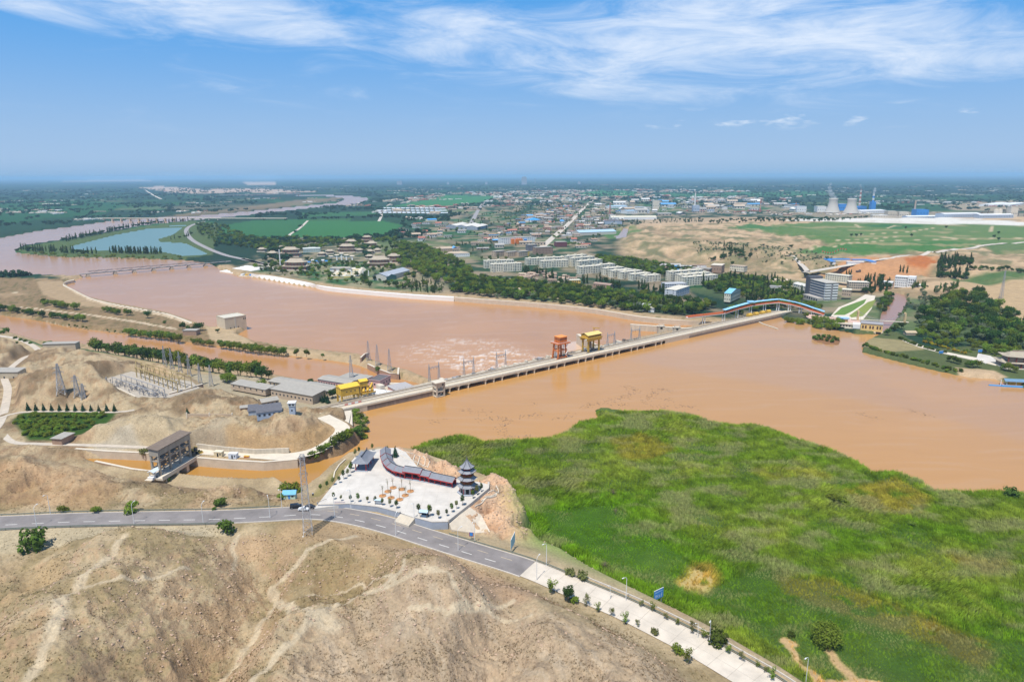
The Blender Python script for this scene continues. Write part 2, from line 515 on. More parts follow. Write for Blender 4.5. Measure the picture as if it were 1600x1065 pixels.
def track(pts,w,z=None,wob=0.0):
 q=np.array([(G(*p) if z is None else P(p[0],p[1],z))[:2] for p in pts])
 lo=q.min(0)-w*4; hi=q.max(0)+w*4
 m=(GX>lo[0]) & (GX<hi[0]) & (GY>lo[1]) & (GY<hi[1])
 out=np.zeros(GX.shape)
 d,_=seg_dist(GX[m]+_n2[m]*1.6,GY[m]+_n2[m]*1.6,q)
 out[m]=1-sstep(d,w*0.35,w*1.25)
 return out

# the plain: a patchwork of fields, tree belts and bare plots
FIELD_A=_a=R(17)
_fu=(GX*math.cos(_a)+GY*math.sin(_a)); _fv=(-GX*math.sin(_a)+GY*math.cos(_a))
_wx=fbm(GX/900,GY/900,2,3)*140
_c1=_hash(np.floor((_fu+_wx)/170),np.floor((_fv-_wx)/420),4)
_c2=_hash(np.floor((_fu+_wx)/640),np.floor((_fv)/900),9)
_fn=fbm(GX/500,GY/900,4,40)
put(np.ones(GX.shape),lin(46,78,50))
put((_c1>0.45)*0.8,lin(64,108,60))
put((_c1>0.72)*0.8,lin(44,94,54))
put((_c1>0.93)*0.6,lin(120,128,84))
put((_c2>0.70)*0.75,lin(36,64,46))
put(sstep(_fn,0.0,0.25)*0.75,lin(32,58,44))
put((np.abs(((_fu+_wx)/640) % 1-0.5)>0.47)*0.8,lin(30,54,40))
put((np.abs(((_fv)/900) % 1-0.5)>0.48)*0.8,lin(30,54,40))
put(sstep(fbm(GX/1500,GY/2500,4,61),0.26,0.42)*0.55,lin(150,138,112))
put(sstep(RR,3000,9000)*0.6,lin(18,54,48))  # land darker and bluer with distance, haze tone put into its colour

# named fields
for pts,c in [([(0,318),(120,312),(200,318),(160,335),(60,345),(0,350)],(40,92,52)),([(0,352),(80,340),(180,338),(120,350),(0,362)],(38,74,48)),
               ([(350,352),(395,345),(480,343),(470,352),(455,371),(400,372),(345,365)],(58,112,62)),([(480,345),(600,346),(628,352),(600,366),(520,373),(455,371)],(62,120,62)),
               ([(470,332),(585,330),(590,336),(475,340)],(62,110,64)),([(615,322),(700,305),(780,307),(740,318),(690,322)],(66,130,74)),
               ([(900,302),(940,297),(1000,299),(990,306),(920,307)],(66,130,72)),([(1030,302),(1290,298),(1290,306),(1050,308)],(58,112,66))]:
 put(area(pts,PLAIN,8)*0.9,lin(*c))
# town ground, works, right-hand plateau
put(area([(600,430),(640,375),(720,330),(820,315),(930,312),(1250,318),(1250,345),(1000,360),(990,390),(1120,420),(1230,440),(1400,470),(1400,500),(1225,495),(1000,492),(700,462)],-5,60)*0.75*sstep(fbm(GX/60,GY/60,3,14),-0.15,0.3),lin(172,152,126))
put(area([(380,415),(470,372),(560,372),(600,390),(640,420),(700,455),(560,448),(470,440)],-5,30)*0.6*sstep(fbm(GX/35,GY/35,3,15),-0.2,0.25),lin(190,172,140))
_sand=area([(985,352),(1190,342),(1700,338),(2200,350),(2200,500),(1640,500),(1500,470),(1400,456),(1340,440),(1275,430),(1200,420),(1060,402),(985,390)],3,40)
put(_sand,lin(206,176,138))
put(_sand*sstep(fbm(GX/90,GY/90,4,71),0.02,0.28)*0.75,lin(150,130,96))
put(_sand*sstep(_tmp,0.75,0.95)*0.45,lin(226,200,164))
put(_bl*sstep(fbm(GX/45,GY/45,3,72),-0.02,0.22)*0.8,lin(104,112,74))
put(_bl*sstep(-_tmp,-0.55,-0.2)*0.5,lin(150,128,98))
put(area([(1000,374),(1120,380),(1230,390),(1330,410),(1290,424),(1180,414),(1050,402),(990,392)],2,40)*0.55*sstep(fbm(GX/28,GY/28,3,84),-0.25,0.25),lin(124,122,84))
_fq=fbm(GX/240,GY/60,3,81)
for pts,c in [([(1205,352),(1320,345),(1560,348),(1700,352),(1700,378),(1560,384),(1450,388),(1340,396),(1250,398),(1300,380),(1250,368),(1140,357)],(88,124,60)),([(1240,390),(1330,380),(1480,376),(1530,384),(1420,394),(1330,399)],(74,122,56)),([(1540,385),(1700,380),(1700,396),(1560,396)],(92,120,66)),([(1345,352),(1400,350),(1450,353),(1400,357)],(60,112,60)),([(1150,353),(1200,352),(1205,362),(1160,360)],(76,122,64)),([(1480,428),(1600,426),(1700,430),(1700,440),(1500,438)],(78,112,58)),([(935,355),(985,352),(1000,362),(955,366)],(84,124,66))]:
 w=area(pts,5,12)
 put(w*0.92,lin(*c))
 put(w*sstep(_fq,0.12,0.3)*0.65,lin(176,158,116))
for pts in [[(1340,367),(1420,362),(1460,356)],[(1300,378),(1400,370),(1520,372)],[(1262,388),(1380,376),(1560,372),(1640,372)],[(1550,354),(1548,362)],[(1335,350),(1345,356)],[(1400,352),(1385,357)]]:
 put(track(pts,5,5)*0.9,lin(206,184,148))
put(area([(1330,408),(1395,404),(1460,406),(1440,422),(1350,430),(1290,425)],3,15),lin(202,150,104))
put(area([(1415,408),(1440,404),(1462,410),(1445,418),(1420,416)],3,6),lin(190,116,62))
put(area([(1320,430),(1380,426),(1400,440),(1360,448)],1,10)*0.8,lin(196,138,92))
put(area([(1500,440),(1700,438),(1800,520),(1600,500),(1560,470),(1500,455)],3,12),lin(196,168,128))
# the pale tailings by the works
_gy=area([(1230,344),(1300,338),(1370,335),(1460,338),(1600,347),(1700,350),(1700,353),(1480,350),(1350,348),(1280,346)],5,14)
put(_gy,lin(232,226,214))
put(_gy*sstep(fbm(GX/120,GY/60,4,83),0.05,0.3)*0.6,lin(200,188,168))
put(area([(1240,330),(1330,326),(1600,330),(1700,326),(1700,336),(1460,338),(1300,338)],2,20)*0.7,lin(176,158,132))
put(area([(1480,318),(1600,310),(1700,310),(1700,326),(1500,326)],2,40)*0.7,lin(190,168,140))
# sand flats of the far river
for pts in [[(215,293),(250,291),(290,294),(320,297),(380,297),(385,300),(320,303),(270,300)],[(330,296),(400,294),(500,300),(420,302)],[(80,282),(220,280),(240,283),(120,285)],[(380,285),(430,284),(430,289),(390,290)]]:
 put(area(pts,PLAIN,30),lin(196,172,150))
put(area([(210,345),(300,333),(400,322),(470,312),(540,308),(520,313),(470,320),(400,327),(310,335)],PLAIN,25)*0.7,lin(150,128,100))
put(area([(1010,340),(1160,336),(1240,340),(1210,348),(1000,356)],0,20)*0.75,lin(200,172,138))

# earthen banks of the tailrace and basin
_bk=(1-sstep(np.minimum(D_CHA,D_BAS),14,30))*(RR<1350)
put(_bk,lin(188,162,126))
put(_bk*sstep(_n2,0.05,0.35)*0.7,lin(128,120,80))
# long island
_is=area([(-600,455),(0,434),(100,436),(108,452),(140,469),(225,487),(295,505),(362,526),(450,546),(560,560),(625,585),(560,567),(400,546),(250,523),(105,506),(0,488),(-600,465)],-6.5,3)
put(_is,lin(150,126,92))
put(_is*sstep(_n2,0.0,0.3)*0.8,lin(112,104,66))
put(_is*sstep(_n,0.1,0.4)*0.6,lin(186,158,122))
put(area([(60,440),(100,438),(112,455),(150,470),(190,480),(120,478),(70,460)],-6.5,4)*0.9,lin(184,158,122))
put(area([(320,502),(345,512),(370,520),(400,540),(500,552),(570,562),(625,584),(590,576),(487,556),(400,545),(330,530)],-6.5,2)*0.9,lin(196,172,136))
for pts,w in [([(-40,474),(0,477),(60,482),(140,491),(200,500),(275,513)],2.6),([(102,443),(113,453),(142,468),(175,477),(225,486),(262,493),(297,505)],2.4),([(65,499),(110,508),(180,518),(200,520)],2.5),([(0,457),(25,456)],4)]:
 put(track(pts,w,-6),lin(222,200,168))
# pond isle and its shores
put(area([(28,391),(45,384),(100,376),(225,354),(300,345),(340,350),(330,398),(282,404),(200,401),(100,400)],-6,6)*0.85,lin(92,108,62))

# left bank and foreground hills : dry grass over pale clay
_dry=np.maximum(np.maximum(_fg,_lb),_lb2)
_nl=area([(-1500,1500),(-900,505),(0,516),(57,537),(150,545),(312,574),(470,602),(566,636),(575,662),(560,690),(480,724),(468,765),(502,751),(546,713),(592,703),(640,704),(760,747),(779,744),(830,823),(818,842),(917,889),(1093,984),(1400,1180),(1900,1700),(-1500,1700)],3,6)
_sub=np.zeros(GX.shape); _sub[NEAR]=fbm(_fx/24,_fy/24,5,101)
_sub2=np.zeros(GX.shape); _sub2[NEAR]=fbm(_fx/2.6,_fy/2.6,3,111)
_gx=np.gradient(H,axis=0)/np.gradient(RR,axis=0)
_gy2=np.gradient(H,axis=1)/(RR*(_th[1]-_th[0]))
SLOPE=np.hypot(_gx,_gy2)
put(_nl,lin(222,196,158))
put(_nl*sstep(_sub,-0.1,0.22)*0.8,lin(200,174,136))
put(_nl*sstep(_n,0.12,0.4)*0.55,lin(226,184,142))
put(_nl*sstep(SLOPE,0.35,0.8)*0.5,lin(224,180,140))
put(_nl*sstep(_rg,0.86,1.0)*0.35,lin(234,212,178))
_lbb=np.maximum(_lb,_lb2)
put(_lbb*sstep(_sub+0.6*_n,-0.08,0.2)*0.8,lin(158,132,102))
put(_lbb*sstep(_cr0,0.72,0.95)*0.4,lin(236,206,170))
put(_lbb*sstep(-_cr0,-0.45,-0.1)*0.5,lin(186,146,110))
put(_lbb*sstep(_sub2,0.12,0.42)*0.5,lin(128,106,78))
# grassy wash over the front hills
_gr=_fg*sstep(_sub+0.5*_n,-0.22,0.2)*(1-sstep(SLOPE,0.55,0.95))
put(_gr*0.8,lin(192,168,126))
put(_gr*sstep(_sub2,0.05,0.4)*0.5,lin(158,142,98))
put(_fg*sstep(_sub2,0.28,0.5)*0.4,lin(160,142,102))
put(area([(440,900),(520,860),(600,870),(610,890),(560,925),(470,940),(440,925)],15,10)*0.55,lin(180,154,108))
_pg=area([(520,985),(620,935),(720,915),(830,960),(960,1000),(1050,1065),(1100,1300),(400,1300)],20,14)
put(_pg*0.75,lin(226,196,164))
_st=np.zeros(GX.shape); _st[NEAR]=noise((_fx*0.86+_fy*0.5)/2.4+_n2[NEAR]*1.5,(_fy*0.86-_fx*0.5)/16,19)
put(_pg*sstep(_st,0.1,0.5)*0.42,lin(172,148,126))
put(_pg*sstep(-_st,0.1,0.5)*0.35,lin(232,210,184))
# pale rock near the road cut and the pagoda, orange soils
put(area([(640,870),(700,872),(790,900),(830,925),(800,935),(720,915),(660,900)],14,8)*0.7,lin(214,176,146))
put(area([(445,815),(520,812),(620,838),(660,858),(600,862),(520,838),(450,832)],14,6)*0.7,lin(214,178,138))
for pts in [[(0,760),(70,755),(150,745),(175,770),(150,795),(60,790),(0,775)],[(90,715),(130,712),(145,735),(110,740)]]:
 put(area(pts,10,8)*0.5,lin(224,178,134))
put(area([(140,690),(175,655),(240,645),(290,655),(275,680),(230,698),(160,700)],8,5)*0.85,lin(224,200,164))
put(area([(150,690),(200,682),(215,692),(160,700)],6,4)*0.4,lin(214,208,198))
put(area([(300,690),(345,672),(365,695),(330,702)],6,5)*0.6,lin(204,186,160))
put(area([(360,690),(420,700),(480,690),(522,665),(540,672),(500,700),(440,716),(360,712)],5,4)*0.6,lin(220,178,126))
put(area([(0,827),(340,820),(352,831),(300,843),(200,836),(120,850),(0,857)],12,2),lin(230,208,172))
put(area([(49,889),(96,883),(92,913),(22,936),(0,945),(37,919)],12,4)*0.85,lin(218,186,142))
_rk=np.maximum(1-sstep(sdist(GX,GY,W_ROCK,12),0,9),1-sstep(sdist(GX,GY,W_ROCK2,12),0,9))
put(_rk,lin(226,188,152))
put(_rk*sstep(_cr,0.1,0.5)*0.0+_rk*sstep(-_cr,-0.45,0.0)*0.5,lin(186,144,110))
put(area([(490,770),(520,735),(546,714),(553,716),(540,735),(515,768)],8,3)*0.7,lin(168,156,92))
put(area([(470,790),(500,790),(470,775),(440,790)],12,3)*0.6,lin(206,178,140))
# foot tracks
for pts,w in [([(195,838),(175,868),(120,915),(92,935),(85,975),(70,1020),(45,1064)],1.5),([(292,887),(206,907),(127,917)],0.8),([(476,866),(450,895),(424,919),(431,941),(487,958),(499,962),(545,940),(600,915),(625,893)],1.3),
               ([(431,943),(405,982),(349,1061)],1.3),([(499,962),(450,1005),(394,1061)],1.3),([(625,893),(632,872)],0.8),([(664,885),(702,900),(713,922),(733,944)],0.7),([(482,858),(537,842),(554,837)],1.2),
               ([(370,838),(362,858),(367,880),(365,890)],0.8),([(640,950),(700,955),(800,940)],0.8),([(480,930),(560,912),(620,905)],0.6),([(600,919),(680,890)],0.9),([(700,960),(760,950),(830,960)],0.7),([(80,985),(95,940)],2.2),([(495,955),(520,975)],2.2)]:
 put(track(pts,w*1.35)*0.85,lin(246,222,188))
for pts,w in [([(0,598),(60,596),(150,600),(200,618)],1.3),([(90,590),(140,592)],1.0),([(60,630),(64,615)],1.0)]:
 put(track(pts,w,9)*0.7,lin(216,190,154))
# dam yard paving, orchard
put(area([(300,585),(400,590),(470,604),(560,618),(610,612),(640,618),(560,640),(500,640),(440,640),(395,622),(330,605)],1,5),lin(206,190,162))
put(1-sstep(sdist(GX,GY,W_SWITCH,6),0,3),lin(178,160,132))
put(1-sstep(sdist(GX,GY,W_ORCH,6),-1,3),lin(72,104,36))
ALB *= 1-(_nl*(1-_rk))[...,None]*np.array([0.27,0.25,0.27],np.float32)
# right bank waterside
put(area([(1345,540),(1362,530),(1420,535),(1440,548),(1380,552)],1,4),lin(206,178,140))
put(area([(1225,496),(1340,515),(1345,545),(1412,563),(1515,586),(1600,600),(1700,625),(1700,560),(1560,540),(1440,548),(1400,520),(1300,500)],2,5)*0.6,lin(116,122,72))
put(area([(1495,578),(1550,582),(1570,592),(1540,592),(1505,588)],1,3),lin(206,178,142))

# marsh : greens of different cane, with dry and bare places
_mw=1-sstep(_dm,-0.5,2.5)
_m1=np.zeros(GX.shape); _m1[_mm]=fbm(GX[_mm]/70,GY[_mm]/40,4,201)
_m2=np.zeros(GX.shape); _m2[_mm]=fbm(GX[_mm]/9,GY[_mm]/9,4,211)
_m3=np.zeros(GX.shape); _m3[_mm]=fbm(GX[_mm]/28,GY[_mm]/28,4,221)
put(_mw,lin(112,144,58))
put(_mw*sstep(_m1,0.0,0.3)*0.7,lin(136,158,82))
put(_mw*sstep(-_m1,0.05,0.35)*0.8,lin(94,138,40))
put(_mw*sstep(_m3,0.15,0.4)*0.5,lin(152,168,96))
put(_mw*sstep(-_m3,0.15,0.4)*0.5,lin(84,120,46))
put(area([(830,800),(960,790),(1060,870),(1100,900),(1040,930),(930,890),(860,860)],0,20)*0.7,lin(100,152,32))
put(area([(1090,930),(1180,890),(1330,920),(1480,980),(1600,1010),(1600,1065),(1300,1030),(1150,960)],0,14)*0.6,lin(92,140,34))
for pts,c,k in [([(960,690),(1000,682),(1045,700),(1030,714),(980,716)],(164,150,84),0.55),([(1330,770),(1400,752),(1440,775),(1430,800),(1360,795)],(176,158,92),0.55),([(1070,912),(1085,905),(1090,893),(1102,892),(1105,906),(1095,918)],(206,178,116),0.95),
                  ([(1225,905),(1300,915),(1380,945),(1450,975),(1430,990),(1370,970),(1290,945),(1240,925)],(176,152,96),0.45),([(1180,735),(1260,735),(1290,745),(1200,748)],(170,166,100),0.4),([(1500,875),(1560,880),(1540,890)],(160,146,90),0.6),([(1460,980),(1540,1010),(1520,1030),(1470,1010)],(150,130,80),0.6)]:
 w=area(pts,0.4,7)
 put(w*k*sstep(_m2+0.3*w,-0.2,0.2),lin(*c))
for pts,w in [([(1232,1010),(1250,1035),(1280,1064)],1.6),([(1292,1012),(1315,1040),(1330,1058)],2.0),([(1225,1000),(1240,1008)],1.5),([(1270,1065),(1380,1065)],1.2)]:
 put(track(pts,w,0.6)*0.9,lin(214,176,130))
put((1-sstep(sdist(GX,GY,ISLE,6),0,3)),lin(70,104,40))
# beds
put((D_RES<-3)*1.0,lin(150,110,76))

def mat_new(name):
 m=bpy.data.materials.new(name)
 m.use_nodes=True
 nt=m.node_tree
 return m,nt,nt.nodes['Principled BSDF']

def ground_material():
 m,nt,b=mat_new('ground_soil')
 N,L=nt.nodes.new,nt.links.new
 at=N('ShaderNodeAttribute'); at.attribute_name='alb'
 geo=N('ShaderNodeNewGeometry')
 n1=N('ShaderNodeTexNoise'); n1.inputs['Scale'].default_value=1.1; n1.inputs['Detail'].default_value=6; n1.inputs['Roughness'].default_value=0.7
 n2=N('ShaderNodeTexNoise'); n2.inputs['Scale'].default_value=0.13; n2.inputs['Detail'].default_value=5
 L(geo.outputs['Position'],n1.inputs['Vector']); L(geo.outputs['Position'],n2.inputs['Vector'])
 r1=N('ShaderNodeMapRange'); r1.inputs['From Min'].default_value=0.3; r1.inputs['From Max'].default_value=0.7; r1.inputs['To Min'].default_value=0.74; r1.inputs['To Max'].default_value=1.2
 r2=N('ShaderNodeMapRange'); r2.inputs['From Min'].default_value=0.3; r2.inputs['From Max'].default_value=0.7; r2.inputs['To Min'].default_value=0.86; r2.inputs['To Max'].default_value=1.12
 L(n1.outputs['Fac'],r1.inputs['Value']); L(n2.outputs['Fac'],r2.inputs['Value'])
 mu=N('ShaderNodeMath'); mu.operation='MULTIPLY'
 L(r1.outputs[0],mu.inputs[0]); L(r2.outputs[0],mu.inputs[1])
 mx=N('ShaderNodeVectorMath'); mx.operation='SCALE'
 L(at.outputs['Color'],mx.inputs[0]); L(mu.outputs[0],mx.inputs['Scale'])
 L(mx.outputs[0],b.inputs['Base Color'])
 b.inputs['Roughness'].default_value=0.95
 b.inputs['Specular IOR Level'].default_value=0.15
 bp=N('ShaderNodeBump'); bp.inputs['Strength'].default_value=0.75; bp.inputs['Distance'].default_value=0.9
 L(n1.outputs['Fac'],bp.inputs['Height']); L(bp.outputs[0],b.inputs['Normal'])
 return m

def grid_mesh(name,X,Y,Z,keep=None):
 nr,nc=X.shape
 idx=np.arange(nr*nc).reshape(nr,nc)
 q=np.stack([idx[:-1,:-1],idx[:-1,1:],idx[1:,1:],idx[1:,:-1]],-1).reshape(-1,4)
 if keep is not None:
  kk=(keep[:-1,:-1] | keep[:-1,1:] | keep[1:,1:] | keep[1:,:-1]).reshape(-1)
  q=q[kk]
 used,inv=np.unique(q,return_inverse=True)
 inv=inv.reshape(q.shape)
 co=np.stack([X.ravel()[used],Y.ravel()[used],Z.ravel()[used]],-1)
 me=bpy.data.meshes.new(name)
 me.vertices.add(len(co)); me.vertices.foreach_set('co',co.astype(np.float32).ravel())
 me.loops.add(inv.size); me.loops.foreach_set('vertex_index',inv.astype(np.int32).ravel())
 me.polygons.add(len(inv)); me.polygons.foreach_set('loop_start',(np.arange(len(inv))*4).astype(np.int32))
 me.polygons.foreach_set('use_smooth',np.ones(len(inv),bool))
 me.update(calc_edges=True)
 return me,used

def add_color(me,name,rgb):
 a=me.attributes.new(name,'FLOAT_COLOR','POINT')
 c=np.ones((len(rgb),4),np.float32); c[:,:3]=rgb
 a.data.foreach_set('color',c.ravel())

def struct(o):
 o['kind']='structure'
 return o

def link(name,me,mat=None,parent=None):
 o=bpy.data.objects.new(name,me)
 if mat is not None and len(me.materials)==0:
  me.materials.append(mat)
 COL.objects.link(o)
 if parent is not None:
  o.parent=parent
 return o

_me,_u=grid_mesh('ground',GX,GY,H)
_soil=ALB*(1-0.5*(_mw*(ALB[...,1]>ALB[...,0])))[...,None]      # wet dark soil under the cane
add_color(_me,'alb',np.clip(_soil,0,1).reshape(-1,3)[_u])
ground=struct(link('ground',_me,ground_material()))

# ------------------------------------------------------------------ water
def water_material(name,rough,bump,scale,base=None):
 m,nt,b=mat_new(name)
 N,L=nt.nodes.new,nt.links.new
 at=N('ShaderNodeAttribute'); at.attribute_name='alb'
 L(at.outputs['Color'],b.inputs['Base Color'])
 b.inputs['Roughness'].default_value=rough
 b.inputs['IOR'].default_value=1.33
 b.inputs['Specular IOR Level'].default_value=0.4
 geo=N('ShaderNodeNewGeometry')
 n1=N('ShaderNodeTexNoise'); n1.inputs['Scale'].default_value=scale; n1.inputs['Detail'].default_value=5; n1.inputs['Roughness'].default_value=0.65
 L(geo.outputs['Position'],n1.inputs['Vector'])
 bp=N('ShaderNodeBump'); bp.inputs['Strength'].default_value=bump; bp.inputs['Distance'].default_value=0.3
 L(n1.outputs['Fac'],bp.inputs['Height']); L(bp.outputs[0],b.inputs['Normal'])
 return m

def water_sheet(name,polys,z,colour_fn,mat,pad,disp=None):
 keep=np.zeros(GX.shape,bool)
 for w in polys:
  keep |= sdist(GX,GY,w,pad+1)<pad
 Z=np.full(GX.shape,z)
 if disp is not None:
  Z=Z+disp
 me,u=grid_mesh(name,GX,GY,Z,keep)
 add_color(me,'alb',colour_fn().reshape(-1,3)[u])
 return struct(link(name,me,mat))

def mixc(c,w,d):
 w=np.clip(w,0,1)[...,None]
 return c*(1-w)+np.asarray(d)*w

def res_colour():
 c=np.ones(GX.shape+(3,))*lin(196,148,100)*np.array([1.03,1.0,0.72])
 m=D_RES<6
 n=np.zeros(GX.shape); n[m]=fbm(GX[m]/120,GY[m]/60,4,301)
 f=np.zeros(GX.shape); f[m]=fbm(GX[m]/25+n[m]*2,GY[m]/12,4,302)
 # the greyer tongue of water that lies along the far shore
 tg=area([(1000,560),(1120,525),(1230,500),(1350,530),(1600,610),(1800,660),(1800,720),(1600,680),(1450,640),(1330,615),(1180,590),(1080,575)],0,22)
 c=mixc(c,tg*0.75+0.2*f*tg,lin(190,148,114)*np.array([1.03,1.0,0.78]))
 s_=np.zeros(GX.shape); s_[m]=fbm(GX[m]/60+n[m],GY[m]/6+n[m]*3,4,303)
 c=mixc(c,sstep(s_,0.05,0.45)*0.3,lin(200,160,116))
 c=mixc(c,sstep(-s_,0.1,0.5)*0.22,lin(188,138,80))
 c=mixc(c,sstep(n,0.05,0.4)*0.45,lin(204,154,106)*np.array([1.02,1.0,0.74]))
 c=mixc(c,sstep(f,0.1,0.45)*0.25,lin(188,142,92)*np.array([1.05,1.02,0.78]))
 c=mixc(c,area([(100,700),(480,700),(500,755),(440,765),(100,760)],0,15)*0.9,lin(184,136,66))
 return c

FOAM=np.zeros(GX.shape)

def riv_colour():
 global FOAM
 c=np.ones(GX.shape+(3,))*lin(186,138,100)*np.array([1.10,1.06,0.74])
 m=(D_BAS<8) | (D_CHA<8)
 n=np.zeros(GX.shape); n[m]=fbm(GX[m]/90,GY[m]/90,4,311)
 f=np.zeros(GX.shape); f[m]=fbm(GX[m]/14+n[m],GY[m]/9,5,312)
 g=np.zeros(GX.shape); g[m]=ridged(GX[m]/16+n[m]*2+f[m],GY[m]/8+f[m],5,313)
 s_=np.zeros(GX.shape); s_[m]=fbm(GX[m]/70+n[m]*2,GY[m]/14+n[m]*2,4,314)
 c=mixc(c,sstep(s_,0.05,0.4)*0.3,lin(198,160,126))
 c=mixc(c,sstep(-s_,0.1,0.45)*0.25,lin(180,134,88))
 c=mixc(c,sstep(n,0.0,0.35)*0.4,lin(196,146,106)*np.array([1.10,1.06,0.74]))
 c=mixc(c,sstep(-n,0.1,0.4)*0.4,lin(178,134,100)*np.array([1.08,1.04,0.76]))
 fz=area([(640,545),(700,532),(770,535),(830,555),(860,562),(800,572),(735,580),(690,568),(650,560)],RIV_Z,26,8)
 fz2=area([(700,565),(760,548),(800,552),(790,570),(740,580)],RIV_Z,16,6)
 foam=fz*sstep(g+0.3*f,0.50,1.0)*0.6+fz2*sstep(g+0.4*f,0.40,0.9)*0.9
 foam += area([(880,540),(900,535),(905,545),(885,548)],RIV_Z,8)*0.5
 FOAM[:]=np.clip(foam,0,1)
 c=mixc(c,fz*0.35,lin(208,160,122)*np.array([1.06,1.04,0.8]))
 c=mixc(c,np.clip(foam,0,0.85),lin(240,220,200))
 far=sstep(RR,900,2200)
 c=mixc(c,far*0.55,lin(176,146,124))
 return c

_rc=riv_colour()
M_RES=water_material('muddy_reservoir',0.16,0.14,0.22)
M_RIV=water_material('muddy_river',0.22,0.22,0.16)
water_sheet('reservoir_water',[W_RES],RES_Z,res_colour,M_RES,8)
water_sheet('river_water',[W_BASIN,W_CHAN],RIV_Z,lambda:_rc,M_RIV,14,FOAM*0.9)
M_POND=water_material('still_pond',0.3,0.1,0.2)
M_POND.node_tree.nodes['Principled BSDF'].inputs['Specular IOR Level'].default_value=0.22
water_sheet('pond_water',[W_POND,W_POND2],-8,lambda:np.ones(GX.shape+(3,))*lin(112,142,134),M_POND,12)
water_sheet('canal_water',[W_TCAN],-1,lambda:np.ones(GX.shape+(3,))*lin(168,124,96),M_RIV,5)
water_sheet('town_canal_water',[W_TOWNCAN],-6.4,lambda:np.ones(GX.shape+(3,))*lin(170,140,122),M_RIV,8)

def haze():
 m=bpy.data.materials.new('thin_haze')
 m.use_nodes=True
 nt=m.node_tree
 nt.nodes.clear()
 out=nt.nodes.new('ShaderNodeOutputMaterial')
 v=nt.nodes.new('ShaderNodeVolumePrincipled')
 v.inputs['Color'].default_value=(0.46,0.74,1.0,1)
 v.inputs['Density'].default_value=HAZE_DENSITY
 v.inputs['Anisotropy'].default_value=0.0
 nt.links.new(v.outputs[0],out.inputs['Volume'])
 x,y0,y1,z0,z1=72000,-400,72000,-40,185
 vs=[(-x,y0,z0),(x,y0,z0),(x,y1,z0),(-x,y1,z0),(-x,y0,z1),(x,y0,z1),(x,y1,z1),(-x,y1,z1)]
 fs=[(0,3,2,1),(4,5,6,7),(0,1,5,4),(1,2,6,5),(2,3,7,6),(3,0,4,7)]
 me=bpy.data.meshes.new('haze')
 me.from_pydata(vs,[],fs)
 o=link('haze',me,m)
 o['kind']='stuff'
 o['label']='thin bluish haze lying over the whole plain'
 o['category']='haze'

HAZE_DENSITY=5.5e-5
haze()
# ------------------------------------------------------------------ building kit
MATS={}

def mat(name,rgb,rough=0.85,var=0.18,scale=0.6,metal=0.0,bump=0.0,streak=False,spec=0.3,rnd=0.0):
 """plain procedural paint / stone : base colour broken up by two noises"""
 if name in MATS:
  return MATS[name]
 m,nt,b=mat_new(name)
 N,L=nt.nodes.new,nt.links.new
 tc=N('ShaderNodeNewGeometry')
 vec=tc.outputs['Position']
 if streak:
  mp=N('ShaderNodeMapping'); mp.inputs['Scale'].default_value=(1,1,0.15)
  L(vec,mp.inputs['Vector']); vec=mp.outputs[0]
 n=N('ShaderNodeTexNoise'); n.inputs['Scale'].default_value=scale; n.inputs['Detail'].default_value=6; n.inputs['Roughness'].default_value=0.65
 L(vec,n.inputs['Vector'])
 r=N('ShaderNodeMapRange'); r.inputs['From Min'].default_value=0.28; r.inputs['From Max'].default_value=0.72
 r.inputs['To Min'].default_value=1-var; r.inputs['To Max'].default_value=1+var*0.7
 L(n.outputs['Fac'],r.inputs['Value'])
 fac=r.outputs[0]
 if rnd:
  oi=N('ShaderNodeObjectInfo')
  r2=N('ShaderNodeMapRange'); r2.inputs['To Min'].default_value=1-rnd; r2.inputs['To Max'].default_value=1+rnd
  L(oi.outputs['Random'],r2.inputs['Value'])
  mm=N('ShaderNodeMath'); mm.operation='MULTIPLY'
  L(fac,mm.inputs[0]); L(r2.outputs[0],mm.inputs[1]); fac=mm.outputs[0]
 s=N('ShaderNodeVectorMath'); s.operation='SCALE'
 s.inputs[0].default_value=tuple(rgb)
 L(fac,s.inputs['Scale'])
 L(s.outputs[0],b.inputs['Base Color'])
 b.inputs['Roughness'].default_value=rough
 b.inputs['Metallic'].default_value=metal
 b.inputs['Specular IOR Level'].default_value=spec
 if bump:
  bp=N('ShaderNodeBump'); bp.inputs['Strength'].default_value=bump; bp.inputs['Distance'].default_value=0.1
  L(n.outputs['Fac'],bp.inputs['Height']); L(bp.outputs[0],b.inputs['Normal'])
 MATS[name]=m
 return m

